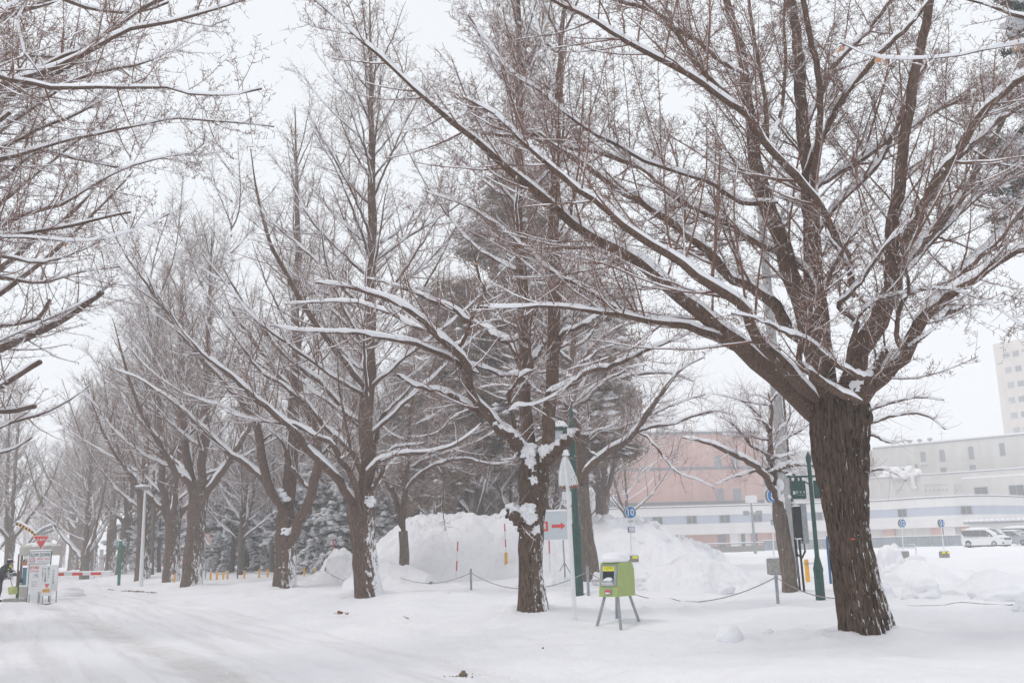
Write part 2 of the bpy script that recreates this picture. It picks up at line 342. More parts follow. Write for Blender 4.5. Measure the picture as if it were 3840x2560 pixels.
class MB:
    def __init__(s): s.v = []; s.f = []; s.sm = []
    def add(s, vs, fs, smooth=False):
        o = len(s.v); s.v += [tuple(map(float, v)) for v in vs]; s.f += [tuple(i+o for i in f) for f in fs]; s.sm += [smooth]*len(fs); return s
    def box(s, c, d, rz=0, rx=0, ry=0, bev=0):
        x, y, z = (q/2 for q in d)
        if bev:
            b = min(bev, x*.9, y*.9, z*.9); vs = []
            for sx in (-1, 1):
                for sy in (-1, 1):
                    for sz in (-1, 1):
                        vs += [(sx*(x-b), sy*(y-b), sz*z), (sx*(x-b), sy*y, sz*(z-b)), (sx*x, sy*(y-b), sz*(z-b))]
            import bmesh
            bm = bmesh.new(); [bm.verts.new(v) for v in vs]; r = bmesh.ops.convex_hull(bm, input=bm.verts[:])
            bmesh.ops.dissolve_limit(bm, angle_limit=.02, verts=bm.verts[:], edges=bm.edges[:])
            bm.verts.index_update(); vs = [tuple(v.co) for v in bm.verts]; fs = [[v.index for v in f.verts] for f in bm.faces]; bm.free()
        else:
            vs = [(a, b_, e) for a in (-x, x) for b_ in (-y, y) for e in (-z, z)]
            fs = [(0, 1, 3, 2), (4, 6, 7, 5), (0, 4, 5, 1), (2, 3, 7, 6), (0, 2, 6, 4), (1, 5, 7, 3)]
        m = Euler((rx, ry, rz)).to_matrix()
        return s.add([tuple(m @ Vector(v)+Vector(c)) for v in vs], fs)
    def tube(s, pts, r, n=10, cap=True, smooth=True):
        P = np.array(pts, float); K = len(P); r = np.broadcast_to(np.asarray(r, float), (K,))
        T = np.gradient(P, axis=0); T /= np.linalg.norm(T, axis=1)[:, None]+1e-9
        ref = np.array([0, 0, 1.]) if abs(T[0, 2]) < .9 else np.array([1., 0, 0])
        vs = []
        for i in range(K):
            a = np.cross(ref, T[i]); a /= np.linalg.norm(a)+1e-9; b = np.cross(T[i], a)
            for k in range(n):
                w = 2*math.pi*(k+.5)/n; vs.append(P[i]+r[i]*(math.cos(w)*a+math.sin(w)*b))
        fs = [(i*n+k, i*n+(k+1) % n, (i+1)*n+(k+1) % n, (i+1)*n+k) for i in range(K-1) for k in range(n)]
        s.add(vs, fs, smooth)
        if cap: s.add(vs[:n], [tuple(range(n))[::-1]]); s.add(vs[-n:], [tuple(range(n))])
        return s
    def cyl(s, p0, p1, r0, r1=None, n=12): return s.tube([p0, p1], [r0, r1 if r1 is not None else r0], n)
    def lathe(s, prof, c=(0, 0, 0), n=16, ang=0):
        vs = [(c[0]+r*math.cos(ang+2*math.pi*k/n), c[1]+r*math.sin(ang+2*math.pi*k/n), c[2]+z) for r, z in prof for k in range(n)]
        m = len(prof)
        fs = [(i*n+k, i*n+(k+1) % n, (i+1)*n+(k+1) % n, (i+1)*n+k) for i in range(m-1) for k in range(n)]
        fs += [tuple(range(n))[::-1], tuple((m-1)*n+k for k in range(n))]
        return s.add(vs, fs, n > 8)
    def prism(s, poly, y0, y1, axis='y', smooth=False):
        """poly in (x,z); extruded along y"""
        n = len(poly); A = [(p[0], y0, p[1]) for p in poly]+[(p[0], y1, p[1]) for p in poly]
        if axis == 'x': A = [(v[1], v[0], v[2]) for v in A]
        if axis == 'z': A = [(v[0], v[2], v[1]) for v in A]
        return s.add(A, [tuple(range(n)), tuple(range(n, 2*n))[::-1]]+[(i, i+n, (i+1) % n+n, (i+1) % n) for i in range(n)], smooth)
    def ball(s, c, r, seed=0, amp=.12, fr=2.0, sub=2, flat=None):
        import bmesh
        bm = bmesh.new(); bmesh.ops.create_icosphere(bm, subdivisions=sub, radius=1)
        r = np.broadcast_to(np.asarray(r, float), (3,))
        vs = []
        for v in bm.verts:
            p = np.array(v.co); k = 1+amp*(vnoise(np.array(p[0]*fr+seed*3.1), np.array(p[1]*fr+p[2]*fr*1.7+seed))+.5*vnoise(np.array(p[2]*fr*2.3+seed), np.array(p[0]*fr*2-p[1]*fr*2)))
            q = p*r*k
            if flat is not None and q[2] < flat: q[2] = flat+(q[2]-flat)*.15
            vs.append(q+np.array(c))
        bm.verts.index_update(); fs = [[v.index for v in f.verts] for f in bm.faces]; bm.free()
        return s.add(vs, fs, True)
    def build(s, name, mat, parent=None, shade=None):
        me = bpy.data.meshes.new(name); me.from_pydata(s.v, [], s.f); me.materials.append(M[mat] if isinstance(mat, str) else mat)
        me.polygons.foreach_set('use_smooth', s.sm if shade is None else [shade]*len(s.f)); me.update()
        import bmesh
        bm = bmesh.new(); bm.from_mesh(me); bmesh.ops.recalc_face_normals(bm, faces=bm.faces[:]); bm.to_mesh(me); bm.free()
        o = bpy.data.objects.new(name, me); COL.objects.link(o)
        if parent is not None: o.parent = parent
        return o
def text(body, mat, parent, c, w, h, name='lettering', rz=0.0, off=0.0, depth=.002):
    """text standing in the local XZ plane, readable from -Y, centred on c, fitted to w x h (None keeps ratio)"""
    cu = bpy.data.curves.new('t', 'FONT'); cu.body = body; cu.size = 1; cu.extrude = 0; cu.offset = off; cu.resolution_u = 2
    t = bpy.data.objects.new('t', cu); me = bpy.data.meshes.new_from_object(t); bpy.data.objects.remove(t); bpy.data.curves.remove(cu)
    n = len(me.vertices)
    if n == 0: return None
    co = np.zeros(n*3, np.float32); me.vertices.foreach_get('co', co); co = co.reshape(-1, 3)
    lo, hi = co.min(0), co.max(0); sz = np.maximum(hi-lo, 1e-6)
    sx = w/sz[0] if w else h/sz[1]; sy = h/sz[1] if h else sx
    x = (co[:, 0]-(lo[0]+hi[0])/2)*sx; z = (co[:, 1]-(lo[1]+hi[1])/2)*sy
    co = np.stack([x*math.cos(rz)+c[0], x*math.sin(rz)+c[1], z+c[2]], 1)
    me.vertices.foreach_set('co', co.astype(np.float32).ravel()); me.update(); me.name = name
    me.materials.clear(); me.materials.append(M[mat])
    o = bpy.data.objects.new(name, me); COL.objects.link(o); o.parent = parent; return o

# ------------------------------------------------------------ branch growing (numpy)
def resample(P, K):
    P = np.array(P, float); d = np.r_[0, np.cumsum(np.linalg.norm(np.diff(P, axis=0), axis=1))]
    n = len(P)
    if n > 2:   # catmull-rom
        Q = np.vstack([2*P[0]-P[1], P, 2*P[-1]-P[-2]]); out = []
        for i in range(n-1):
            p0, p1, p2, p3 = Q[i:i+4]
            for t in np.linspace(0, 1, 8, endpoint=False):
                out.append(.5*((2*p1)+(-p0+p2)*t+(2*p0-5*p1+4*p2-p3)*t*t+(-p0+3*p1-3*p2+p3)*t**3))
        out.append(P[-1]); P = np.array(out); d = np.r_[0, np.cumsum(np.linalg.norm(np.diff(P, axis=0), axis=1))]
    u = np.linspace(0, d[-1], K)
    return np.stack([np.interp(u, d, P[:, i]) for i in range(P.shape[1])], 1)
def norm(v): return v/(np.linalg.norm(v, axis=-1, keepdims=True)+1e-9)
def grow(S, D, Ln, r0, K, wob, trop, g, taper=.3, bend=None):
    n = len(S); P = np.zeros((n, K, 3)); P[:, 0] = S; d = norm(D); step = (Ln/(K-1))[:, None]
    for k in range(1, K):
        d = d+g.normal(0, wob, (n, 3)); d[:, 2] += trop; d = norm(d)
        P[:, k] = P[:, k-1]+d*step
    u = np.linspace(0, 1, K)[None]
    return P, r0[:, None]*(1-(1-taper)*u)
def spawn(P, R, spacing, t0, t1, ang, g, lenf, radf, up=.2, jit=.5, minz=None):
    n, K, _ = P.shape
    seg = np.linalg.norm(np.diff(P, axis=1), axis=2); Ltot = seg.sum(1)
    cnt = g.poisson(np.maximum(Ltot*(t1-t0)/spacing, 0)); idx = np.repeat(np.arange(n), cnt)
    t = t0+(t1-t0)*g.random(len(idx)); x = t*(K-1); i = np.minimum(x.astype(int), K-2); f = (x-i)[:, None]
    a = P[idx, i]; b = P[idx, i+1]; S = a+(b-a)*f; T = norm(b-a); r = R[idx, i]*(1-f[:, 0])+R[idx, i+1]*f[:, 0]
    rnd = norm(g.normal(0, 1, (len(idx), 3))); perp = norm(rnd-(rnd*T).sum(1, keepdims=True)*T)
    an = R_(1)*(ang[0]+(ang[1]-ang[0])*g.random(len(idx)))[:, None]
    D = T*np.cos(an)+perp*np.sin(an); D[:, 2] += up; D = norm(D)
    Ln = lenf(Ltot[idx], t)*(1-jit/2+jit*g.random(len(idx))); rr = radf(r, Ln)
    return S, D, Ln, rr
class Acc:
    def __init__(s): s.V = []; s.Q = []; s.n = 0; s.S = []
    def tubes(s, P, R, sides, smooth=None, rough=0, g=None):
        P = np.asarray(P, float); n, K, _ = P.shape
        if n == 0: return
        T = norm(np.gradient(P, axis=1)); mt = norm(P[:, -1]-P[:, 0])
        ref = np.where(np.abs(mt[:, 2:3]) < .92, np.array([[0, 0, 1.]]), np.array([[1., 0, 0]]))[:, None, :]
        A = norm(np.cross(np.broadcast_to(ref, T.shape), T)); B = np.cross(T, A)
        w = np.pi/2-np.pi/sides+2*np.pi*np.arange(sides)/sides
        RR = R[:, :, None]
        if rough and g is not None: RR = RR*(1+g.normal(0, rough, (n, K, sides)))
        V = P[:, :, None, :]+RR[..., None]*(np.cos(w)[None, None, :, None]*A[:, :, None, :]+np.sin(w)[None, None, :, None]*B[:, :, None, :])
        base = (np.arange(n)*K*sides)[:, None, None]+(np.arange(K-1)*sides)[None, :, None]
        k = np.arange(sides)[None, None, :]; k2 = (k+1) % sides
        Q = np.stack([base+k, base+k2, base+sides+k2, base+sides+k], -1).reshape(-1, 4)+s.n
        s.V.append(V.reshape(-1, 3)); s.Q.append(Q); s.n += V.size//3
        s.S.append(np.full(len(Q), (sides >= 5) if smooth is None else smooth))
        if sides >= 6 and sides % 2 == 0:   # close the tips
            tip = (np.arange(n)*K*sides)[:, None]+(K-1)*sides+np.arange(sides)[None]
            tip = tip+s.n-V.size//3
            for j in range(1, sides-2, 2):
                s.Q.append(np.stack([tip[:, 0], tip[:, j], tip[:, j+1], tip[:, j+2]], -1)); s.S.append(np.full(n, False))
    def raw(s, V, Q, sm=False):
        s.Q.append(Q+s.n); s.V.append(V); s.n += len(V); s.S.append(np.full(len(Q), sm))
    def build(s, name, mat, parent, org):
        if not s.V: return None
        V = np.concatenate(s.V)-np.asarray(org)[None]
        return mesh_np(name, V, np.concatenate(s.Q), M[mat] if isinstance(mat, str) else mat, parent, np.concatenate(s.S))
def snowcap(acc, P, R, g, k1=.75, add=.012, sides=6, gap=.12, flat=.25):
    if len(P) == 0: return
    T = norm(np.gradient(P, axis=1)); hz = np.sqrt(np.clip(1-T[..., 2]**2, 0, 1)); h = ss(flat, .8, hz)
    n, K = R.shape
    ph = g.random((n, 1))*100; kk = np.arange(K)[None]*np.ones((n, 1))
    br = 1+.3*vnoise(kk*.55+ph, ph*7)+.22*vnoise(kk*1.7+ph, ph*3); gp = (vnoise(kk*.8+ph*3, ph+5) > -1+2*gap*.9)*1.0
    sr = (R*k1+add)*h*br*(.2+.8*gp)
    sr[:, -1] *= .3; sr[:, 0] *= .5
    Q = P.copy(); Q[..., 2] += (R*.74+add*.55)*h*gp
    acc.tubes(Q, np.maximum(sr, 1e-4), sides)
def limbset(L_, K=26):
    P = np.stack([resample(l[0], K) for l in L_]); R = np.stack([np.interp(np.linspace(0, 1, K), np.linspace(0, 1, len(l[1])), l[1]) for l in L_])
    return P, R
def foliate(P, R, g, tw, cap, spur, l2=(.38, .5, 2.0), l3=(.17, .15, .55), sp=.06, thick=1.0, sp_len=.05, cap2=True, leaders=None, upb=.25):
    """side branches, twigs and short spurs along the limbs"""
    S, D, Ln, r = spawn(P, R, l2[0], .22, .98, (35, 75), g, lambda Lt, t: (l2[1]+(l2[2]-l2[1])*(1-t)**.7)*np.clip(Lt/5, .5, 1.1), lambda r, Ln: np.minimum(r*.5, .007+.008*Ln)*thick, up=upb)
    P2, R2 = grow(S, D, Ln, np.maximum(r, .006*thick), 9, .075, .05, g, .3)
    tw.tubes(P2, R2, 4)
    if cap2: snowcap(cap, P2, R2, g, .8, .004, 4, .25)
    S, D, Ln, r = spawn(P2, R2, l3[0], .08, 1, (35, 75), g, lambda Lt, t: l3[1]+(l3[2]-l3[1])*g.random(len(t)), lambda r, Ln: np.minimum(r*.7, .0036*thick), up=.15)
    P3, R3 = grow(S, D, Ln, r, 4, .10, .05, g, .45)
    S, D, Ln, r = spawn(P, R, l3[0]*1.6, .15, 1, (45, 85), g, lambda Lt, t: l3[1]+(l3[2]-l3[1])*g.random(len(t)), lambda r, Ln: np.full(len(r), .0038*thick), up=.2)
    P4, R4 = grow(S, D, Ln, r, 4, .10, .05, g, .45)
    P3 = np.concatenate([P3, P4]); R3 = np.concatenate([R3, R4]); tw.tubes(P3, R3, 3)
    if cap2: snowcap(cap, P3, R3, g, .95, .001, 3, .1)
    if spur:
        for PP, RR, k in ((P3, R3, 1.0), (P2, R2, 1.0), (P[:, 6:], R[:, 6:], 1.3)):
            S, D, Ln, r = spawn(PP, RR, sp*k, .05, 1, (50, 90), g, lambda Lt, t: np.full(len(t), sp_len*1.1), lambda r, Ln: np.full(len(r), .0044*thick), up=.25)
            P5, R5 = grow(S+D*0, D, Ln+.5*np.minimum(r*0, 0), r, 2, 0, 0, g, .7); tw.tubes(P5, R5, 3)
    return P2, R2

# ------------------------------------------------------------ ground and road
def grid(xs, ys):
    X, Y = np.meshgrid(xs, ys); return X, Y, G(X, Y)
a_ = math.asinh(330/6); xs = 6*np.sinh(np.linspace(-a_, a_, 620))
ys = 9+6.5*np.sinh(np.linspace(-1.75, math.asinh(411/6.5), 700))
X, Y, Zz = grid(xs, ys); ny, nx = X.shape
V = np.stack([X, Y, Zz], -1).reshape(-1, 3); i = np.arange(ny-1)[:, None]*nx; k = np.arange(nx-1)[None]
Q = np.stack([i+k, i+k+1, i+k+nx+1, i+k+nx], -1).reshape(-1, 4); cen = V[Q].mean(1); s_ = .896*cen[:, 0]+.445*cen[:, 1]; t_ = -.445*cen[:, 0]+.896*cen[:, 1]
isroad = (s_ > -6) & (s_ < 5.6)
def sub(name, mask, mat):
    q = Q[mask]; u, inv = np.unique(q, return_inverse=True)
    return tag(mesh_np(name, V[u], inv.reshape(q.shape), M[mat], None, True), kind='structure')
sub('road', isroad, 'road'); sub('ground', ~isroad, 'snow')

# ------------------------------------------------------------ buildings
class Facade:
    """vertical wall plane through two ground points given as photo columns and depths"""
    def __init__(s, pxl, dl, pxr, dr, py=2040):
        s.a = at(pxl, py, dl); s.b = at(pxr, py, dr); s.a[2] = s.b[2] = 0
        d = s.b-s.a; s.len = np.linalg.norm(d); s.u = d/s.len; s.n = np.array([s.u[1], -s.u[0], 0]); s.rz = math.atan2(s.u[1], s.u[0])
        if s.n[1] > 0: s.n = -s.n
    def hit(s, px, py):
        r = ray(px, py); t = ((s.a-CAM)@s.n)/(r@s.n); p = CAM+r*t; return (p-s.a)@s.u, p[2]
    def root(s, name, label, cat='building', group=None): return thing(name, label, cat, s.a, s.rz, group)
    # local frame: x along the wall, -y towards the viewer, z up
def bx(mat, parent, name, x0, x1, z0, z1, y0, y1):
    return MB().box(((x0+x1)/2, (y0+y1)/2, (z0+z1)/2), (abs(x1-x0), abs(y1-y0), abs(z1-z0))).build(name, mat, parent)
def window(parent, x0, x1, z0, z1, y, pane='glass', mull=1, fr=.07):
    mb = MB(); w, h = x1-x0, z1-z0
    for c, d in (((x0+fr/2, y, (z0+z1)/2), (fr, .12, h)), ((x1-fr/2, y, (z0+z1)/2), (fr, .12, h)), (((x0+x1)/2, y, z1-fr/2), (w-2*fr, .115, fr)), (((x0+x1)/2, y, z0+fr/2), (w-2*fr, .115, fr))): mb.box(c, d)
    for m in range(mull): mb.box((x0+w*(m+1)/(mull+1), y, (z0+z1)/2), (fr*.8, .1, h-2*fr))
    f = mb.build('window', 'frame', parent)
    MB().box(((x0+x1)/2, y+.02, (z0+z1)/2), (w-2*fr, .03, h-2*fr)).build('pane', pane, f); return f
def wpx(f, parent, px, py, w, h, y=-.05, pane='glass', mull=0, snap=None):
    x0, z1 = f.hit(px-w/2, py-h/2); x1, z0 = f.hit(px+w/2, py+h/2)
    if snap: z0, z1 = snap
    return window(parent, min(x0, x1), max(x0, x1), z0, z1, y, pane, mull)
fp = Facade(2120, 158, 2856, 163, 1760)
pk = fp.root('hospital_building', 'pink tiled windowless building with white rooftop lettering, behind the big snow pile')
Lx = fp.len; ztop = fp.hit(2480, 1630)[1]; zr = fp.hit(2480, 1758)[1]; zs = fp.hit(2480, 1888)[1]
bx('pink', pk, 'wall', -6, Lx, -.5, ztop, 0, 28)
bx('dgrey', pk, 'roof_trim', -6.1, Lx+.1, ztop, ztop+.45, -.1, 28.1)
bx('cap', pk, 'roof_snow', -6, Lx, ztop+.45, ztop+.75, 0, 28)
bx('dgrey', pk, 'stone_band', -6, Lx, zr-.25, zr+.25, -.03, .1); bx('dgrey', pk, 'stone_band', -6, Lx, zs-.25, zs+.25, -.03, .1)
for px, py, w, h in [(2692, 1730, 30, 44), (2757, 1728, 30, 38), (2700, 1853, 32, 44), (2764, 1853, 32, 44)]: wpx(fp, pk, px, py, w, h, pane='blind')
x0, z1 = fp.hit(2210, 1797); x1, z0 = fp.hit(2262, 1862); bx('dgrey', pk, 'service_door', x0, x1, z0, z1, -.06, .05)
x0, z1 = fp.hit(2196, 1862); x1, z0 = fp.hit(2312, 1900); bx('dgrey', pk, 'parapet', x0-3, x1, z0-1.5, z1, -2.2, -.05); bx('cap', pk, 'ledge_snow', x0-3, x1, z1, z1+.12, -2.2, -.05)
xa, za = fp.hit(2158, 1651); xb, zb = fp.hit(2437, 1651)
text('北大病院陽子線治療センター', 'wpaint', pk, ((xa+xb)/2, -.14, za), xb-xa, None, 'rooftop_lettering')
# beige wing to the right of it
fb = Facade(2858, 178, 3300, 186, 1760)
bw = fb.root('hospital_building', 'beige wing between the pink building and the grey one, mostly behind the foreground trunk')
zt = fb.hit(2900, 1690)[1]; bx('grey', bw, 'wall', 0, fb.len, -.5, zt, 0, 16); bx('cap', bw, 'roof_snow', 0, fb.len, zt, zt+.3, 0, 16)
for px, py, w, h in [(2872, 1805, 22, 30), (3085, 1900, 30, 24), (3010, 1780, 28, 34), (2940, 1800, 26, 30)]: wpx(fb, bw, px, py, w, h, pane='blind')
# white two-storey curved front
cols = [(2120, 150), (2856, 152), (3270, 150), (3480, 143), (3660, 140), (3760, 143), (3860, 150)]
wf = thing('hospital_building', 'long white two-storey front with a pale blue window band, curving behind the parked cars', 'building', at(cols[0][0], 2040, cols[0][1])*np.array([1, 1, 0]))
org = np.array(wf.location); pts = [at(c, 2040, d) for c, d in cols]; Pp = resample(np.array(pts)[:, :2], 60)
Pz = lambda px, py, d: at(px, py, d)[2]
ztp, zb1, zb0, zlo = Pz(2600, 1901, 151), Pz(2600, 1932, 151), Pz(2600, 1963, 151), Pz(2600, 2004, 151)
def ribbon(name, mat, z0, z1, off, dep=7, i0=0, i1=60, par=wf):
    T = np.gradient(Pp, axis=0); T /= np.linalg.norm(T, axis=1)[:, None]; Nn = np.stack([T[:, 1], -T[:, 0]], 1)
    fr = Pp+Nn*off; bk = Pp-Nn*dep; fr = fr[i0:i1]; bk = bk[i0:i1]; n = len(fr)
    v = []
    for z in (z0, z1):
        v += [(p[0]-org[0], p[1]-org[1], z-org[2]) for p in fr]+[(p[0]-org[0], p[1]-org[1], z-org[2]) for p in bk]
    f = []
    for j in range(n-1): f += [(j, j+1, 2*n+j+1, 2*n+j), (n+j, 3*n+j, 3*n+j+1, n+j+1), (2*n+j, 2*n+j+1, 3*n+j+1, 3*n+j), (j, n+j, n+j+1, j+1)]
    f += [(0, 2*n, 3*n, n), (n-1, 2*n-1, 4*n-1, 3*n-1)]
    return MB().add(v, f).build(name, mat, par)
ribbon('upper_wall', 'white', zb1, ztp, 0); ribbon('window_band', 'bluebd', zb0, zb1, -.06); ribbon('lower_wall', 'white', zlo, zb0, 0)
ribbon('roof_trim', 'dgrey', ztp, ztp+.14, .08); ribbon('roof_snow', 'cap', ztp+.14, ztp+.3, .02)
ribbon('ground_floor', 'pink', -.5, zlo, -.9, 7, 0, 26); ribbon('ground_floor', 'grey', -.5, zlo, -.9, 7, 26, 60)
ti = np.linspace(0, 1, 60)
def onfront(px, z, y=-.02):
    r = ray(px, 2000); best = None
    for j in range(59):
        a, b = Pp[j], Pp[j+1]; A_ = np.array([[r[0], a[0]-b[0]], [r[1], a[1]-b[1]]]); s1 = np.linalg.solve(A_, a-CAM[:2])
        if 0 <= s1[1] <= 1 and s1[0] > 0: return CAM[:2]+r[:2]*s1[0], math.atan2((b-a)[1], (b-a)[0])
def fwin(px, w, z0, z1, pane='glass', mull=1, parent=wf, out=.03, fr=.08, name='window'):
    p, rz = onfront(px, z0); mb = MB(); h = z1-z0; c = (p[0]-org[0], p[1]-org[1], (z0+z1)/2-org[2]); u = np.array([math.cos(rz), math.sin(rz)]); n = np.array([u[1], -u[0]])
    def B(m, dx, dz, sx, sy, sz, o): m.box((c[0]+u[0]*dx+n[0]*o, c[1]+u[1]*dx+n[1]*o, c[2]+dz), (sx, sy, sz), rz)
    B(mb, -w/2+fr/2, 0, fr, .12, h, out); B(mb, w/2-fr/2, 0, fr, .12, h, out); B(mb, 0, h/2-fr/2, w-2*fr, .115, fr, out); B(mb, 0, -h/2+fr/2, w-2*fr, .115, fr, out)
    if mull: B(mb, 0, 0, fr, .1, h-2*fr, out)
    f = mb.build(name, 'frame', parent); m2 = MB(); B(m2, 0, 0, w-2*fr, .03, h-2*fr, out-.03); m2.build('pane', pane, f)
for px in (2333, 2468, 2597, 2722, 2843, 3070, 3392, 3634, 3230): fwin(px, 1.55, zb0+.02, zb1-.02)
# doors and columns on the ground floor
for px, w in ((2710, 1.15), (2792, 1.2), (2755, .5), (2850, 1.6)): 
    p, rz = onfront(px, 0); u = np.array([math.cos(rz), math.sin(rz)]); n = np.array([u[1], -u[0]]); q = p-n*.86
    MB().box((q[0]-org[0], q[1]-org[1], 1.2-org[2]), (w, .12, 2.3), rz).build('doorway', 'dgrey', wf)
for px, mt in ((2770, 'grey'), (2806, 'grey'), (2757, 'white'), (3330, 'pink'), (3510, 'pink'), (3628, 'pink'), (3560, 'white'), (2862, 'pink')):
    p, rz = onfront(px, 0); q = p-np.array([math.sin(rz), -math.cos(rz)])*.6
    MB().box((q[0]-org[0], q[1]-org[1], zlo/2-org[2]), (.8 if mt == 'grey' else 1.5, .5, zlo-.02), rz).build('pillar', mt, wf)
# grey building on the right: main block, lower tier, pipes
fg = Facade(3276, 180, 3960, 158, 1700)
gb = fg.root('hospital_building', 'pale grey concrete building with small scattered windows and snowy rooftop pipes, at the right edge')
zt = fg.hit(3500, 1663)[1]; bx('grey', gb, 'wall', 0, fg.len, -.5, zt, 0, 30); bx('frame', gb, 'roof_trim', -.1, fg.len+.1, zt, zt+.25, -.1, 30.1); bx('cap', gb, 'roof_snow', 0, fg.len, zt+.25, zt+.5, 0, 30)
for px, py, w, h in [(3462, 1712, 22, 36), (3534, 1708, 24, 42), (3642, 1697, 24, 44), (3759, 1684, 25, 46), (3539, 1767, 24, 28), (3649, 1757, 25, 28), (3410, 1748, 13, 14), (3436, 1746, 11, 13), (3308, 1759, 10, 12)]: wpx(fg, gb, px, py, w, h, pane='blind')
x0 = fg.hit(3462, 1712)[0]; z0 = fg.hit(3462, 1735)[1]; bx('cap', gb, 'sill_snow', x0-.6, x0+.6, z0-.2, z0-.05, -.35, -.12)
ft = Facade(3200, 174, 3960, 153)
zt2 = ft.hit(3500, 1780)[1]
lt = ft.root('building_wing', 'grey lower tier in front of the scattered-window building, a snow-covered pipe lying on its roof')
bx('grey', lt, 'wall', 0, ft.len, -.5, zt2, 0, 3.5); bx('frame', lt, 'roof_trim', -.1, ft.len+.1, zt2, zt2+.15, -.1, 3.6); bx('cap', lt, 'roof_snow', 0, ft.len, zt2+.15, zt2+.32, 0, 3.6)
xs_ = ft.hit(3616, 1795)[0]; zt3 = ft.hit(3700, 1790)[1]
bx('grey', lt, 'bay_wall', xs_, ft.len, -.5, zt3, -1.2, -.01); bx('cap', lt, 'bay_snow', xs_, ft.len, zt3, zt3+.2, -1.2, -.01)
for px, py, w, h, y in [(3690, 1847, 55, 40, -1.25), (3822, 1839, 62, 38, -1.25), (3304, 1882, 30, 14, -.05), (3407, 1876, 30, 14, -.05), (3516, 1868, 32, 14, -.05), (3610, 1864, 9, 20, -.05)]: wpx(ft, lt, px, py, w, h, y, mull=1 if w > 40 else 0)
for xa, xb in ((3462, 3556), (3574, 3616)):
    u0, z1 = ft.hit(xa, 1816); u1, z0 = ft.hit(xb, 1872); bx('beige' if 0 else 'grey', lt, 'recess_frame', u0, u1, z1-.1, z1, -.12, 0); bx('grey', lt, 'recess_frame', u0, u0+.15, z0, z1-.1, -.12, 0)
for px in (3472, 3488, 3504, 3520, 3536, 3552, 3590, 3612, 3366, 3380):
    u0, z0 = ft.hit(px, 1836); MB().box((u0, -.1, z0), (.22, .2, .2), bev=.04).build('vent_cap', 'frame', lt)
pm = MB(); q = [ft.hit(px, py) for px, py in ((3352, 1792), (3352, 1765), (3370, 1760), (3420, 1758), (3424, 1775))]
pm.tube([(u, .8, z) for u, z in q], .45, 10)
q = [ft.hit(px, py) for px, py in ((3352, 1790), (3400, 1786), (3438, 1778), (3442, 1780))]; pm.tube([(u, -.3, z) for u, z in q], .32, 10)
q = [ft.hit(px, py) for px, py in ((3424, 1782), (3426, 1800), (3430, 1826), (3440, 1831))]; pm.tube([(u, -.4, z) for u, z in q], .35, 10)
pm.build('snowy_pipe', 'white', lt)
sm_ = MB()
for i, px in enumerate(range(3310, 3440, 13)):
    u, z = ft.hit(px, 1786+(i*7) % 9); sm_.ball((u, 1.2, zt2+.4+.25*((i*5) % 4)), (1.0, .8, .6+.2*(i % 3)), i, .3)
sm_.build('equipment_snow', 'cap', lt)
for px, py in ((3393, 1672), (3431, 1667), (3470, 1663)):
    u, z = fg.hit(px, 1668); v = MB().lathe([(.25, 0), (.25, .5), (.5, .6), (.4, .85), (.05, 1.0)], (u, 2, zt+.3), 10).build('roof_vent', 'frame', gb)
u, z = fg.hit(3490, 1605); MB().cyl((u, 4, zt), (u, 4, z), .06, .03, 6).cyl((u-.6, 4, zt+2), (u+.6, 4, zt+2), .04, .04, 6).cyl((u-.4, 4, zt+3), (u+.4, 4, zt+3), .04, .04, 6).build('antenna', 'galv', gb)
# tower
fw = Facade(3724, 262, 4100, 240, 1300)
tb = fw.root('tower_building', 'tall pale beige ward block with a grid of small square windows, at the right edge')
zt = fw.hit(3724, 1291)[1]; bx('beige', tb, 'wall', 0, fw.len, -.5, zt, 0, 20); bx('cap', tb, 'roof_snow', 0, fw.len, zt, zt+.25, 0, 20); bx('beige', tb, 'lift_housing', 6, 16, zt+.25, zt+2.2, 4, 12)
u0 = fw.hit(3773, 1332); u1 = fw.hit(3812, 1323); du = 3.9; ww = 1.75; hh = 1.55
zrow = [fw.hit(3772, 1332)[1], fw.hit(3778, 1388)[1]]; dz = zrow[0]-zrow[1]
for r in range(9):
    z = zrow[0]-r*dz
    for c in range(8):
        u = u0[0]+[0, 2.75][c % 2]+(c//2)*6.2+(.15*(r % 3))
        if u+ww < fw.len: window(tb, u-ww/2, u+ww/2, z-hh/2, z+hh/2, -.05, ['blind', 'glass', 'blind'][(r*3+c) % 3], 1, .09)
# low shed with ribbed snowy roof behind the cars
fs = Facade(3632, 120, 3960, 116)
sh = fs.root('shed', 'low grey shed with a ribbed snow-covered metal roof behind the white minivan')
ze = fs.hit(3700, 1962)[1]; bx('white', sh, 'wall', .3, fs.len, -.3, ze, 0, 6); 
mb = MB(); sn_ = MB(); n = int(fs.len/.55)
mb.box((fs.len/2, 3, ze+.12), (fs.len+.6, 7, .22))
for i in range(n): sn_.box((.1+i*.55, 2.8, ze+.38), (.36, 7.0, .28), bev=.08)
sn_.box((fs.len/2, 2.95, ze+.27), (fs.len+.5, 6.7, .07))
mb.build('roof', 'frame', sh); sn_.build('roof_snow', 'cap', sh); wpx(fs, sh, 3795, 1990, 42, 22, mull=1)
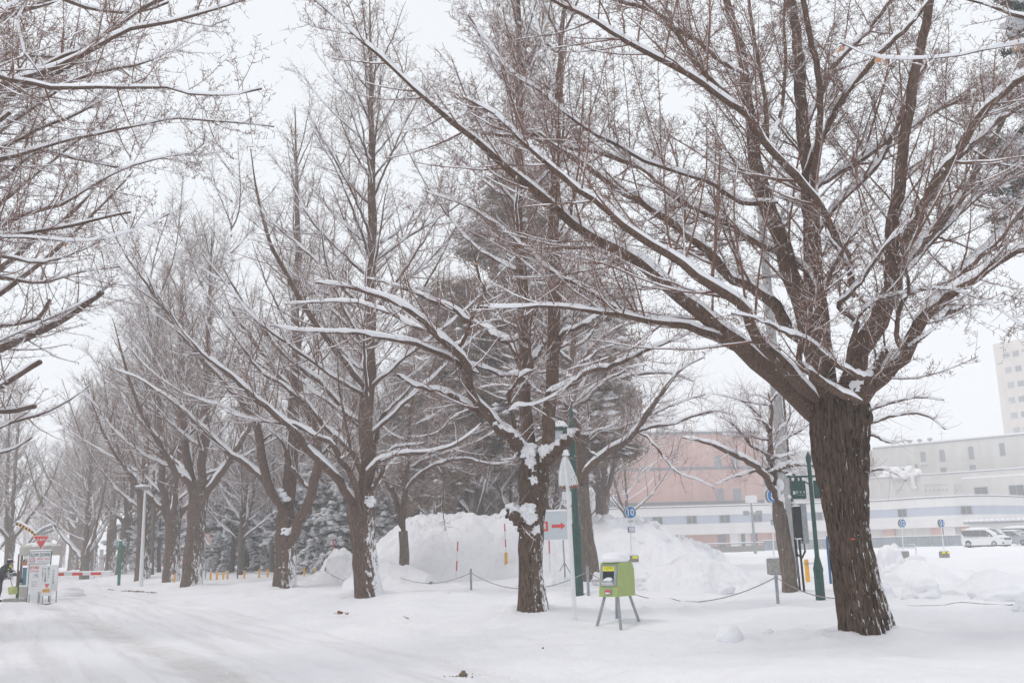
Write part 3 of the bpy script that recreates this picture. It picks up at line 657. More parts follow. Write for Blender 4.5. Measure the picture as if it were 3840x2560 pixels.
# far grey building seen through the shrubs and a pinkish one behind the left trees
fq = Facade(1690, 108, 2190, 104)
qb = fq.root('campus_building', 'low grey building half seen through the shrubs behind the big snow pile')
zt = fq.hit(1900, 1846)[1]; bx('grey', qb, 'wall', 0, fq.len, -.5, zt, 0, 12); bx('dgrey', qb, 'eave_band', -.1, fq.len+.1, zt-2.0, zt-1.2, -.1, .1); bx('cap', qb, 'roof_snow', -.2, fq.len+.2, zt, zt+.35, -.2, 12)
for px in range(1730, 2150, 60): wpx(fq, qb, px, 1935, 30, 26, mull=1)
fl = Facade(560, 128, 1420, 122)
lb = fl.root('campus_building', 'reddish brick building glimpsed behind the wood left of centre')
zt = fl.hit(900, 1745)[1]; bx('pink', lb, 'wall', 0, fl.len, -.5, zt, 0, 12); bx('cap', lb, 'roof_snow', -.2, fl.len+.2, zt, zt+.35, -.2, 12)
for px in range(600, 1400, 70):
    for py in (1830, 1930, 2020): wpx(fl, lb, px, py, 26, 34)
# corrugated fence panels
def fence(px0, d0, px1, d1, h, n):
    A_ = at(px0, 2050, d0); B_ = at(px1, 2050, d1); rz = math.atan2(B_[1]-A_[1], B_[0]-A_[0]); Ltot = math.hypot(B_[0]-A_[0], B_[1]-A_[1])
    root = thing('site_fence', 'long blue-grey corrugated steel site fence in front of the white hospital front', 'fence', (A_[0], A_[1], gz(A_[0], A_[1])-.1), rz)
    w = Ltot/n
    for i in range(n):
        k = int(w/.16); pf = []
        for j in range(k+1): pf += [(i*w+.06+j*(w-.12)/k, (-.05 if j % 2 else .03))]
        mb = MB(); v = [(x, y, z) for z in (.1, h) for x, y in pf]; m = len(pf); mb.add(v, [(j, j+1, m+j+1, m+j) for j in range(m-1)]); mb.build('panel', 'fence', root)
        MB().box((i*w, -.1, h/2), (.09, .09, h+.08)).build('post', 'galv', root)
    MB().tube([(0, -.12, h*.97), (Ltot, -.12, h*.97)], .035, 6).tube([(0, -.12, h*.5), (Ltot, -.12, h*.5)], .03, 6).build('rail', 'galv', root)
    MB().box((Ltot/2, -.02, h+.06), (Ltot, .14, .07)).build('snow_cover', 'cap', root)
fence(2862, 122, 3616, 112, 1.25, 13)
a0 = at(2610, 2056, 112); a1 = at(2864, 2056, 118); rz = math.atan2(a1[1]-a0[1], a1[0]-a0[0]); Lr = math.hypot(*(a1-a0)[:2])
rt = thing('low_wall', 'low pale wall with a snow-covered handrail left of the steel fence', 'wall', (a0[0], a0[1], gz(a0[0], a0[1])), rz)
MB().box((Lr/2, 0, .25), (Lr, .25, .8)).build('wall', 'concrete', rt); mb = MB().tube([(0, 0, .95), (Lr, 0, .95)], .05, 6)
for i in range(7): mb.cyl((Lr*i/6, 0, .5), (Lr*i/6, 0, .97), .035, None, 6)
mb.build('handrail', 'galv', rt); MB().box((Lr/2, 0, 1.03), (Lr, .14, .09), bev=.03).build('snow_cover', 'cap', rt)

# ------------------------------------------------------------ trees traced from life: big limbs at their own depth
def conv(kind):
    return {'Z': lambda x, y: (1920+x/.98, y/.98), 'R': lambda x, y: (2840+x/1.742, 900+y/1.742), 'A': lambda x, y: (1100+x/1.742, 900+y/1.742),
            'B': lambda x, y: (1900+x/1.742, 800+y/1.742), 'C': lambda x, y: (900+x/1.2064, 800+y/1.2064), 'U': lambda x, y: (x/1.307, y/1.307),
            'V': lambda x, y: (1000+x/1.307, y/1.307), 'P': lambda x, y: (x, y)}[kind]
def limb(kind, pts, w, Y0, dy0=0.0, dy1=0.0, sag=0.0):
    """pts from trunk to tip in photo space, w widths in photo px, Y0 depth, dy0..dy1 depth offset along it"""
    c = conv(kind); n = len(pts); out = []; rad = []
    for i, (x, y) in enumerate(pts):
        u = i/(n-1); Y = Y0+dy0+(dy1-dy0)*u**.8+sag*math.sin(math.pi*u)
        px, py = c(x, y); out.append(at(px, py, Y)); ww = np.interp(u, np.linspace(0, 1, len(w)), w); rad.append(ww/2*Y/F)
    out = np.array(out); d0 = out[0]-out[1]; d0 = d0/np.linalg.norm(d0)
    return np.vstack([[out[0]+d0*rad[0]*1.6], out]), [rad[0]*.45]+rad
def trunkmesh(name, P, R, parent, org, mat, sides=48, K=90, ridge=.06, g=None, flare=.0, nr=13):
    P = resample(np.c_[P, R], K); R = P[:, 3]; P = P[:, :3]
    T = norm(np.gradient(P, axis=0)); A = norm(np.cross(np.array([0, 1., 0]), T)); B = np.cross(T, A)
    th = np.linspace(0, 2*np.pi, sides, endpoint=False); zz = P[:, 2][:, None]; sd = g.random()*50
    ln = np.linalg.norm(P-P[0], axis=1)[:, None]
    tw = th[None]+.10*ln
    rid = np.abs(vnoise(tw*nr/2.2+sd+.8*vnoise(tw*2, ln*1.3), ln*1.4+sd))
    big = vnoise(tw*1.1+sd, ln*.6)
    per = 1+ridge*(rid-.3)*1.6+.05*big+flare*np.exp(-ln/.35)*(1+.5*np.cos(4*tw+sd))
    RR = R[:, None]*per
    V = P[:, None]+RR[..., None]*(np.cos(th)[None, :, None]*A[:, None]+np.sin(th)[None, :, None]*B[:, None])
    i = np.arange(K-1)[:, None]*sides; k = np.arange(sides)[None]; k2 = (k+1) % sides
    Q = np.stack([i+k, i+k2, i+sides+k2, i+sides+k], -1).reshape(-1, 4)
    return mesh_np(name, V.reshape(-1, 3)-np.asarray(org)[None], Q, M[mat], parent, True)
def leaves(P, R, g, count, parent, org, lo=.2, size=.05, name='leaf_cluster'):
    for q in range(count):
        mb = MB(); i = g.integers(len(P)); k = int(P.shape[1]*(lo+(1-lo)*g.random())*.99); p = P[i, k]
        for w in range(g.integers(1, 4)):
            c = p+g.normal(0, .02, 3)-np.array([0, 0, .03]); a = norm(g.normal(0, 1, 3)); b = norm(np.cross(a, g.normal(0, 1, 3))); s_ = size*(.6+.6*g.random())
            fan = [c-np.asarray(org)]+[c-np.asarray(org)+s_*(math.cos(t)*a+math.sin(t)*b+.15*math.sin(3*t)*np.cross(a, b)) for t in np.linspace(-1.1, 1.1, 6)]
            mb.add(fan, [(0, j, j+1) for j in range(1, 6)])
        mb.build(name, 'leaf', parent)

# ---- tree nearest the camera on the right
g = np.random.default_rng(1)
b1 = gnd(3250, 2372); Y1 = b1[1]
t1 = thing('ginkgo_tree', 'huge leaning ginkgo in the right foreground with furrowed bark and snow-lined limbs', 'tree', b1, group='ginkgo trees along the avenue')
tp = [(3262, 2420, 225), (3250, 2362, 205), (3222, 2230, 186), (3195, 2080, 172), (3178, 1960, 172), (3163, 1820, 200), (3150, 1680, 222), (3150, 1560, 238), (3152, 1500, 205), (3150, 1440, 120)]
P = np.array([at(x, y, Y1) for x, y, w in tp]); Rr = np.array([w/2*Y1/F for x, y, w in tp])
trunkmesh('trunk', P, Rr*.85, t1, b1, 'bark1', 160, 260, .15, g, .05, 44)
Z = 'Z'; y0 = Y1
T1 = [
 limb('P', [(3100, 1590), (2990, 1490), (2880, 1390), (2808, 1327), (2690, 1225), (2560, 1115), (2450, 1025), (2340, 955), (2226, 895), (2112, 805), (2020, 722), (1950, 675), (1865, 597), (1765, 512), (1690, 452), (1605, 375), (1528, 306), (1413, 200), (1329, 130), (1268, 70), (1180, 0), (1090, -90)], (118, 96, 72, 56, 44, 30, 22, 10), y0, .2, -1.2, -.5),
 limb(Z, [(850, 1290), (800, 1262), (700, 1220), (600, 1190), (500, 1180), (400, 1155), (300, 1145), (200, 1130), (100, 1125), (0, 1130), (-120, 1128)], (62, 42, 30, 24, 18, 10), y0, 0, -2.2),
 limb(Z, [(460, 1172), (420, 1150), (330, 1100), (250, 1050), (150, 1000), (60, 920), (0, 870), (-90, 800), (-210, 740), (-330, 700)], (26, 22, 18, 12, 6), y0, -.6, .8),
 limb(Z, [(1100, 1450), (1040, 1390), (960, 1300), (880, 1225), (866, 1150), (800, 1090), (700, 1030), (600, 950), (500, 895), (400, 820), (310, 740), (220, 680), (150, 615), (60, 540), (-60, 420), (-180, 360)], (74, 62, 52, 44, 38, 26, 14), y0, -.3, -2.4, -.5),
 limb(Z, [(1110, 1300), (1060, 1240), (1000, 1180), (960, 1110), (870, 1050), (780, 1000), (700, 905), (600, 830), (480, 745), (370, 680), (260, 600), (160, 545), (90, 490), (-20, 500), (-160, 470)], (76, 62, 50, 42, 30, 16), y0, .3, 1.8),
 limb(Z, [(1115, 1050), (1090, 1000), (1000, 940), (900, 890), (800, 830), (690, 770), (560, 700), (490, 620), (400, 590), (300, 555), (160, 540), (60, 500), (-60, 480)], (46, 40, 36, 30, 22, 12), y0, .2, 3.0),
 limb(Z, [(960, 745), (860, 745), (800, 720), (720, 665), (620, 635), (480, 590), (400, 540), (300, 490), (200, 420), (100, 335), (0, 270), (-90, 150), (-160, 60)], (30, 24, 20, 18, 14, 8), y0, .5, -1.8),
 limb(Z, [(1250, 1060), (1230, 940), (1180, 860), (1130, 750), (1050, 660), (980, 580), (930, 530), (880, 440), (760, 355), (660, 280), (520, 205), (400, 140), (300, 75), (150, 0), (20, -80)], (46, 44, 40, 36, 32, 26, 14), y0, -.4, -2.6),
 limb(Z, [(870, 430), (830, 390), (760, 320), (680, 235), (610, 130), (540, 50), (480, 0), (440, -60)], (34, 32, 28, 24, 18), y0, -1.2, -.4),
 limb(Z, [(850, 270), (770, 225), (700, 165), (600, 100), (520, 40), (380, 0), (250, -60)], (32, 28, 24, 14), y0, .6, 1.6),
 limb(Z, [(1125, 1420), (1105, 1240), (1060, 1120), (1020, 980), (985, 880), (950, 780), (920, 680), (890, 560), (870, 420), (850, 260), (830, 130), (790, 0), (760, -150)], (120, 104, 88, 72, 56, 46, 34), y0, .1, 1.4),
 limb(Z, [(1140, 1460), (1130, 1250), (1112, 1080), (1102, 950), (1100, 850), (1090, 650), (1075, 500), (1060, 350), (1050, 150), (1025, 0), (1010, -160)], (150, 110, 84, 70, 56, 44), y0, .5, .9),
 limb(Z, [(1100, 700), (1118, 600), (1130, 450), (1128, 300), (1100, 150), (1068, 0), (1040, -130)], (44, 38, 34, 28), y0, .4, -.8),
 limb(Z, [(940, 540), (938, 480), (928, 350), (900, 200), (870, 0), (855, -120)], (26, 22, 18, 14), y0, -1.0, -.8),
 limb(Z, [(945, 520), (985, 430), (1000, 330), (1005, 200), (1000, 60), (1010, -60)], (22, 18, 12), y0, -.8, .4),
 limb(Z, [(1080, 500), (1100, 410), (1150, 320), (1200, 220), (1300, 120), (1390, 0), (1440, -90)], (36, 34, 30, 26), y0, .7, 2.2),
 limb(Z, [(1085, 620), (1130, 530), (1200, 385), (1290, 270), (1380, 170), (1480, 70), (1560, -30)], (42, 36, 32, 28, 20), y0, .5, -1.2),
 limb(Z, [(1090, 710), (1140, 670), (1210, 630), (1290, 585), (1370, 520), (1450, 475), (1540, 415), (1640, 370), (1760, 320), (1900, 260)], (38, 32, 26, 18), y0, .8, 2.8),
 limb(Z, [(1110, 880), (1170, 780), (1250, 700), (1345, 600), (1400, 500), (1450, 380), (1500, 270), (1560, 180)], (36, 32, 26, 18), y0, .9, 2.0),
 limb(Z, [(1210, 1500), (1262, 1360), (1300, 1260), (1360, 1130), (1400, 1020), (1400, 900), (1412, 750), (1432, 600), (1460, 380), (1500, 180), (1540, 0), (1562, -150)], (120, 112, 96, 66, 60, 56, 50, 46), y0, .3, -.7),
 limb(Z, [(1400, 1040), (1425, 960), (1450, 880), (1500, 780), (1560, 660), (1640, 555), (1720, 430), (1800, 340), (1882, 280), (2010, 200)], (62, 56, 50, 46, 40), y0, -.1, -1.0),
 limb(Z, [(1590, 625), (1620, 590), (1700, 525), (1780, 450), (1882, 380), (2000, 330)], (36, 32, 28), y0, -.6, .6),
 limb(Z, [(1420, 1010), (1500, 905), (1600, 785), (1680, 680), (1740, 560), (1800, 440), (1850, 330)], (54, 46, 38, 28), y0, .5, 1.6),
 limb(Z, [(1450, 1000), (1500, 940), (1560, 870), (1650, 780), (1750, 690), (1882, 600), (2000, 560)], (30, 26, 18), y0, .4, 2.0),
 limb(Z, [(1490, 1180), (1560, 1100), (1680, 975), (1780, 880), (1882, 760), (1990, 650)], (52, 46, 38, 30), y0, .4, 1.8),
 limb(Z, [(1215, 1540), (1290, 1450), (1360, 1380), (1440, 1300), (1490, 1200), (1560, 1125), (1660, 1050), (1780, 965), (1882, 915), (2020, 860)], (120, 98, 78, 64, 50, 38, 30), y0, 0, -1.6),
 limb('R', [(640, 1040), (560, 1005), (480, 970), (400, 910), (300, 830), (262, 785), (300, 660), (380, 480), (470, 250), (540, 100), (610, -20), (700, -150)], (42, 38, 32, 27, 20, 8), y0, -1.0, -1.6),
 limb('R', [(720, 895), (650, 885), (600, 862), (500, 800), (420, 735), (340, 665), (250, 625), (150, 590), (60, 540), (-60, 500), (-170, 480)], (34, 30, 26, 18, 8), y0, -.9, -2.2),
 limb('R', [(600, 880), (592, 800), (620, 660), (648, 535), (560, 470), (525, 425), (560, 390), (670, 280), (780, 120), (890, -20), (1000, -130)], (30, 28, 26, 22, 12), y0, -.5, -1.4),
 limb('R', [(640, 285), (600, 190), (555, 100), (470, -10), (430, -140)], (20, 16, 8), y0, -1.0, -1.6),
 limb('R', [(940, 720), (910, 620), (918, 500), (950, 400), (990, 330), (975, 200), (940, 60)], (28, 24, 18, 8), y0, -1.1, -1.2),
 limb('R', [(680, 1000), (740, 900), (780, 820), (830, 740), (840, 730)], (60, 50, 40, 36), y0, -.7, -.9),
 limb('R', [(1000, 690), (1080, 640), (1180, 560)], (16, 12, 5), y0, -.9, -1.4),
 limb('R', [(1180, 520), (1240, 470), (1330, 440), (1320, 360)], (40, 30, 20), y0, -.4, .4),
 limb('R', [(1000, 325), (1200, 320), (1360, 350), (1500, 410), (1600, 470), (1740, 570)], (12, 10, 4), y0, -1.1, -1.5),
 limb('R', [(640, 540), (720, 430), (850, 370), (1000, 340)], (18, 14, 8), y0, -.9, -1.1),
]
P, Rr = limbset(T1, 30); Rr = Rr*.70
P[:, 2:] += g.normal(0, 1, P[:, 2:].shape)*Rr[:, 2:, None]*.16
bark = Acc(); bark.tubes(P, Rr, 12, rough=.035, g=g); bark.build('limb', 'limb', t1, b1)
tw, cap = Acc(), Acc(); snowcap(cap, P, Rr, g, .74, .016, 8, .04)
P2, R2 = foliate(P, Rr, g, tw, cap, True, l2=(.17, .4, 2.1), l3=(.07, .12, .42), sp=.05, thick=.82, sp_len=.055)
# snow caught in the forks
for (x, y, r, dd) in [(3160, 1478, .05, -.5), (3178, 1484, .06, -.5), (3200, 1484, .05, -.55), (2905, 850, .08, .9), (2920, 862, .07, .9), (2890, 838, .07, .9), (2885, 800, .05, .9), (2880, 765, .045, .9), (2886, 730, .04, .9), (2942, 820, .045, .9), (2960, 1458, .06, -.1), (2975, 1466, .05, -.1), (3245, 1440, .05, -.3)]:
    MB().ball(at(x, y, Y1+dd)-b1, (r*1.3, r, r*.7), x, .35, 2, 3).build('snow_clump', 'cap', t1)
tw.build('twigs', 'twig', t1, b1); cap.build('snow_cover', 'cap', t1, b1)
mb = MB().ball(np.array(at(3198, 2020, Y1-.40))-b1, (.03, .02, .012), 2).build('red_mark', 'redw', t1)

# ---- second, third and fourth tree of the avenue
def traced(label, base, tr, limbs, bark, seed, l2, l3, sp, thick, leafn=0, extra=None, sides=40, nm='ginkgo_tree', limbm='limb', twm='twig', grp='ginkgo trees along the avenue', dense=1.0, spur=True):
    g = np.random.default_rng(seed); Y = base[1]
    root = thing(nm, label, 'tree', base, group=grp)
    P = np.array([at(x, y, Y) for x, y, w in tr]); Rr = np.array([w/2*Y/F for x, y, w in tr])
    trunkmesh('trunk', P, Rr, root, base, bark, sides, 130, .12, g, .05)
    P, Rr = limbset(limbs, 26); Rr = Rr*.74
    if extra is not None:
        E, ER = extra(P, Rr, g); P = np.concatenate([P, E]); Rr = np.concatenate([Rr, ER])
    P[:, 2:] += g.normal(0, 1, P[:, 2:].shape)*Rr[:, 2:, None]*.2
    a = Acc(); a.tubes(P, Rr, 8, rough=.04, g=g); a.build('limb', limbm, root, base)
    tw, cap = Acc(), Acc(); snowcap(cap, P, Rr, g, .78, .024, 6, .05)
    foliate(P, Rr, g, tw, cap, spur, l2=l2, l3=l3, sp=sp, thick=thick)
    tw.build('twigs', twm, root, base); cap.build('snow_cover', 'cap', root, base)
    if leafn: leaves(P, Rr, g, leafn, root, base)
    return root
def ascending(leads, n, z0, z1, len0, len1, el0, el1, r=.4, wob=.05, trop=.045, lean=.22):
    """limbs climbing away from the leaders (rows of the limb array)"""
    def f(P, R, g):
        k = g.choice(leads, n); u = np.sort(g.random(n)); S = np.zeros((n, 3)); r0 = np.zeros(n)
        for i in range(n):
            p = P[k[i]]; z = p[:, 2]; zz = z0+(z1-z0)*u[i]
            S[i] = [np.interp(zz, z, p[:, 0]), np.interp(zz, z, p[:, 1]), zz]; r0[i] = np.interp(zz, z, R[k[i]])*r
        az = np.arange(n)*2.399+g.random(n)*.8; el = R_(1)*(el0+(el1-el0)*u+g.normal(0, 6, n))
        D = norm(np.stack([np.cos(az)*np.cos(el)-lean, np.sin(az)*np.cos(el)-lean*.3, np.sin(el)], 1))
        Ln = (len0+(len1-len0)*u)*(.75+.5*g.random(n))
        return grow(S, D, Ln, np.maximum(r0, .03), 26, wob, trop, g, .22)
    return f
A = 'A'
b2 = gnd(2003, 2284); Y2 = b2[1]
T2 = [
 limb('P', [(1985, 1900), (1990, 1800), (1992, 1680), (1972, 1560), (1968, 1470), (1962, 1190), (1952, 960), (1946, 700), (1950, 300), (1942, 0), (1940, -160)], (72, 66, 60, 52, 44, 32, 18), Y2, .1, .3),
 limb('P', [(2030, 1850), (2040, 1720), (2060, 1590), (2076, 1360), (2076, 1130), (2078, 900), (2090, 500), (2102, 200), (2118, 0), (2125, -150)], (70, 70, 64, 54, 42, 28, 14), Y2, 0, -.2),
 limb(A, [(1560, 1440), (1470, 1330), (1370, 1255), (1290, 1170), (1195, 1040), (1145, 920), (1140, 850), (1110, 765), (1050, 705), (960, 650), (900, 580), (820, 500), (700, 420), (560, 365), (480, 340), (330, 300), (150, 280)], (60, 48, 42, 36, 24, 10), Y2, 0, -1.5, -.6),
 limb(A, [(1310, 1180), (1180, 1110), (1050, 1020), (950, 985), (820, 960), (740, 920), (680, 882)], (30, 26, 20, 14), Y2, -.5, -1.2),
 limb(A, [(1180, 860), (1100, 815), (1000, 760), (900, 720), (780, 670), (600, 640), (400, 605), (200, 600), (0, 585), (-150, 560)], (30, 26, 20, 14, 6), Y2, -.8, -2.4),
 limb(A, [(1020, 680), (900, 600), (800, 570), (650, 490), (500, 430), (330, 400), (100, 410), (-60, 420)], (22, 18, 12, 6), Y2, -1.0, .6),
 limb(A, [(1050, 700), (1100, 670), (1140, 590), (1160, 520), (1250, 340), (1220, 260), (1190, 130), (1150, 0)], (22, 18, 14, 6), Y2, -1.2, -1.9),
 limb(A, [(1560, 960), (1470, 885), (1380, 890), (1280, 850), (1150, 805), (1000, 780)], (24, 18, 12, 6), Y2, .2, -1.0),
 limb(A, [(1510, 900), (1480, 800), (1440, 720), (1400, 670), (1300, 615), (1200, 560), (1050, 450), (950, 410), (800, 350), (650, 290), (480, 250)], (42, 38, 28, 18, 6), Y2, .4, 1.9),
 limb(A, [(1380, 660), (1450, 650), (1540, 560), (1600, 430), (1680, 350)], (22, 18, 8), Y2, .5, .9),
 limb(A, [(1560, 790), (1620, 700), (1700, 620), (1760, 520), (1860, 400)], (34, 26, 12), Y2, .5, 1.4),
 limb('B', [(300, 1160), (420, 1120), (520, 1040), (650, 1010), (780, 960), (880, 910), (1000, 860), (1150, 800), (1260, 740)], (32, 26, 18, 6), Y2, -.2, -.8),
 limb('P', [(2055, 1720), (2084, 1690), (2128, 1652), (2170, 1622)], (64, 52, 46, 38), Y2, -.3, -.7),
 limb(A, [(1470, 1370), (1440, 1300), (1380, 1262), (1310, 1215)], (56, 48, 38, 30), Y2, -.3, -.9),
 limb(A, [(1430, 1290), (1440, 1190), (1410, 1060), (1400, 1010), (1460, 930), (1500, 870), (1560, 850), (1540, 700), (1550, 560), (1570, 420)], (24, 18, 14, 8), Y2, -.6, -1.0),
 limb(A, [(1420, 1110), (1470, 1080), (1560, 1080), (1640, 1050), (1760, 980), (1840, 890)], (12, 9, 4), Y2, -.8, -1.0),
 limb('P', [(1985, 1990), (1950, 1950), (1908, 1916)], (80, 70, 54), Y2, -.15, -.3),
 limb(A, [(1740, 700), (1760, 610), (1840, 580), (1920, 540), (2050, 460)], (24, 20, 12), Y2, 0, -.6),
]
t2 = traced('twin-stemmed ginkgo behind the lime green box, snow packed in its fork', b2, [(2005, 2330, 130), (2000, 2278, 108), (1990, 2150, 84), (1992, 2000, 90), (1998, 1870, 104), (2003, 1760, 108), (2005, 1690, 74)], T2, 'bark1', 2,
   (.20, .4, 1.9), (.10, .15, .45), .08, .88, 14, ascending([0, 1], 30, 6.5, 13.0, 4.2, 1.6, 25, 52, .3))
yy = Y2-.27
for x, y, r in [(1975, 1915, .19), (1992, 1940, .13), (2000, 1800, .11), (1975, 1690, .2), (2040, 1690, .13), (1990, 1735, .12), (2000, 1760, .07)]: MB().ball(at(x, y, yy)-b2, (r*.8, r*.42, r*.72), x, .5, 2.6, 4).build('snow_clump', 'cap', t2)
b3 = gnd(1385, 2230); Y3 = b3[1]; Cc = 'C'
T3 = [
 limb('P', [(1362, 1930), (1370, 1800), (1374, 1600), (1384, 1300), (1390, 1000), (1394, 600), (1390, 200), (1388, 30), (1386, -10)], (84, 66, 62, 52, 44, 30, 16, 6), Y3, .1, .1),
 limb(Cc, [(530, 1330), (500, 1290), (440, 1200), (370, 1130), (300, 1060), (240, 980), (150, 900), (60, 830), (0, 770), (-100, 690), (-240, 560), (-330, 420)], (46, 40, 34, 26, 18, 6), Y3, -.1, -2.4),
 limb(Cc, [(560, 1240), (535, 1120), (470, 1040), (440, 1010), (380, 960), (300, 860), (200, 780), (100, 720), (-20, 560), (-120, 420)], (30, 24, 18, 6), Y3, -.3, -.2),
 limb(Cc, [(555, 1280), (570, 1190), (620, 1125), (720, 1090), (850, 1080), (960, 1050), (1050, 990), (1090, 950)], (28, 22, 18, 4), Y3, -.3, -.9),
 limb(Cc, [(590, 1160), (610, 1050), (630, 950), (680, 880), (760, 800), (800, 720)], (30, 24, 16, 6), Y3, .3, 1.0),
 limb(Cc, [(560, 980), (520, 940), (470, 880), (380, 780), (280, 700), (180, 620), (80, 480), (0, 380), (-80, 240)], (32, 26, 20, 6), Y3, .3, 1.6),
 limb(Cc, [(540, 1330), (510, 1200), (450, 1110), (420, 1040), (360, 1020), (260, 960), (100, 940), (-60, 900)], (32, 26, 16, 5), Y3, -.5, -1.6),
 limb(Cc, [(450, 1110), (500, 1080), (480, 960), (450, 800), (440, 650)], (16, 12, 5), Y3, -.9, -1.4),
 limb(Cc, [(560, 1310), (600, 1240), (640, 1180), (660, 1110), (700, 1060), (830, 1040)], (24, 18, 6), Y3, -.2, .2),
 limb('P', [(1385, 1480), (1330, 1400), (1240, 1290), (1160, 1180), (1080, 1040), (1010, 900), (960, 700), (940, 560)], (34, 28, 18, 5), Y3, .1, -1.6),
]
t3 = traced('ginkgo with a swollen pollarded neck and one side of its foot plastered in snow', b3, [(1392, 2280, 120), (1385, 2225, 96), (1370, 2100, 86), (1358, 1980, 88), (1354, 1905, 100), (1362, 1830, 74)], T3, 'bark3', 3,
   (.23, .5, 2.0), (.12, .18, .5), .13, 1.0, 6, ascending([0], 50, 4.8, 17.0, 5.6, 2.4, 26, 50, .3, .05, .025))
yy = Y3-.25
for x, y, r in [(1385, 1882, .17), (1372, 1866, .12), (1392, 1872, .13), (1340, 1905, .08), (1352, 1880, .1)]: MB().ball(at(x, y, yy)-b3, (r*.9, r*.5, r*.7), x, .45, 2.4, 4).build('snow_clump', 'cap', t3)
b4 = gnd(1066, 2196); Y4 = b4[1]
T4 = [
 limb('P', [(1080, 1960), (1085, 1850), (1100, 1650), (1108, 1400), (1112, 1150), (1116, 900), (1112, 650), (1108, 460), (1106, 400)], (70, 56, 46, 38, 30, 14, 5), Y4, .1, .1),
 limb('P', [(1085, 2040), (1120, 1970), (1150, 1890), (1182, 1810), (1192, 1720), (1180, 1600), (1120, 1500), (1040, 1400), (950, 1280), (860, 1150)], (52, 46, 42, 26, 8), Y4, -.3, -1.5),
 limb('P', [(1060, 1910), (1018, 1840), (990, 1740), (975, 1640), (930, 1540), (860, 1450), (760, 1350), (660, 1230), (560, 1080), (470, 960)], (48, 38, 30, 20, 5), Y4, -.3, -1.0),
 limb('P', [(1040, 1880), (990, 1800), (920, 1740), (850, 1690), (760, 1600), (640, 1500), (520, 1420), (420, 1380)], (36, 28, 18, 5), Y4, 0, .8),
 limb('P', [(1180, 1850), (1130, 1800), (1080, 1730), (1060, 1660), (1000, 1600)], (22, 18, 8), Y4, -.6, -1.0),
 limb('P', [(1190, 1720), (1260, 1640), (1330, 1520), (1400, 1380)], (24, 18, 6), Y4, -.4, .2),
]
t4 = traced('ginkgo forking low into three stems, a square pad of snow in the fork', b4, [(1062, 2235, 100), (1066, 2190, 82), (1072, 2080, 72), (1074, 1970, 80), (1075, 1910, 60)], T4, 'bark2', 4,
   (.26, .5, 2.1), (.14, .2, .55), .2, 1.1, 0, ascending([0, 0, 1, 2], 56, 5.2, 17.5, 5.8, 2.4, 28, 52, .3, .05, .03))
yy = Y4-.32
for x, y, r in [(1080, 1990, .22), (1095, 1985, .18), (1068, 1994, .16), (1075, 1870, .14), (1060, 1855, .14), (1050, 1838, .12)]: MB().ball(at(x, y, yy)-b4, (r*1.1, r*.7, r*.65), x, .38, 2.0, 4).build('snow_clump', 'cap', t4)

# ---- trees left of the road: trunks stand outside the picture, their limbs reach over the road
U = 'U'
def leftree(label, tb, H, limbs, seed, l2, l3, sp, thick, twigleaves=0, r0=.36, nlimb=18, z0=3, len0=8):
    g = np.random.default_rng(seed); base = np.array([tb[0], tb[1], gz(*tb)])
    root = thing('ginkgo_tree', label, 'tree', base, group='ginkgo trees along the avenue')
    P = np.array([[tb[0], tb[1], base[2]-.3], [tb[0]+.1, tb[1], base[2]+2.5], [tb[0]-.1, tb[1]+.1, base[2]+6], [tb[0], tb[1], base[2]+H*.7], [tb[0], tb[1], base[2]+H]])
    trunkmesh('trunk', P, np.array([r0*1.1, r0, r0*.7, r0*.35, .04]), root, base, 'bark2', 40, 90, .12, g, .08)
    # a lead-in from the trunk to the first traced point
    LL = []
    for pts, rad in limbs:
        pts, rad = pts[1:], rad[1:]; p0 = pts[0]; zt = base[2]+max(2.2, (p0[2]-base[2])*.45-.3); st = np.array([tb[0], tb[1], zt]); d = p0-st
        mid = [st+d*.33+np.array([0, 0, -.2]), st+d*.7+np.array([0, 0, .0])]
        LL.append((np.vstack([[st], mid, pts]), [rad[0]*1.9, rad[0]*1.6, rad[0]*1.2]+list(rad)))
    P, Rr = limbset(LL, 40)
    P[:, 2:] += g.normal(0, 1, P[:, 2:].shape)*Rr[:, 2:, None]*.12
    a = Acc(); a.tubes(P, Rr, 8, rough=.04, g=g)
    tw, cap = Acc(), Acc(); snowcap(cap, P, Rr, g, .7, .013, 8, .05)
    Pv = P[:, 12:]; Rv = Rr[:, 12:]
    foliate(Pv, Rv, g, tw, cap, True, l2=l2, l3=l3, sp=sp, thick=thick)
    # the rest of the crown
    n = nlimb; az = np.arange(n)*2.399; u = (np.arange(n)+.5)/n; el = R_(1)*(30+35*u)
    S = np.stack([np.full(n, tb[0]), np.full(n, tb[1]), base[2]+z0+(H*.8-z0)*u], 1); D = np.stack([np.cos(az)*np.cos(el), np.sin(az)*np.cos(el), np.sin(el)], 1)
    Pe, Re = grow(S, D, len0*(1-.6*u), .09*(1-.6*u)+.02, 26, .05, .03, g, .2)
    a.tubes(Pe, Re, 8); snowcap(cap, Pe, Re, g, .7, .013, 6, .07); foliate(Pe, Re, g, tw, cap, False, l2=(.5, .5, 2.0), l3=(.26, .2, .6), sp=.3, thick=thick*1.3)
    a.build('limb', 'limb', root, base); tw.build('twigs', 'twig', root, base); cap.build('snow_cover', 'cap', root, base)
    if twigleaves: leaves(P, Rr, g, twigleaves, root, base, .45)
    return root
yl = 12.5
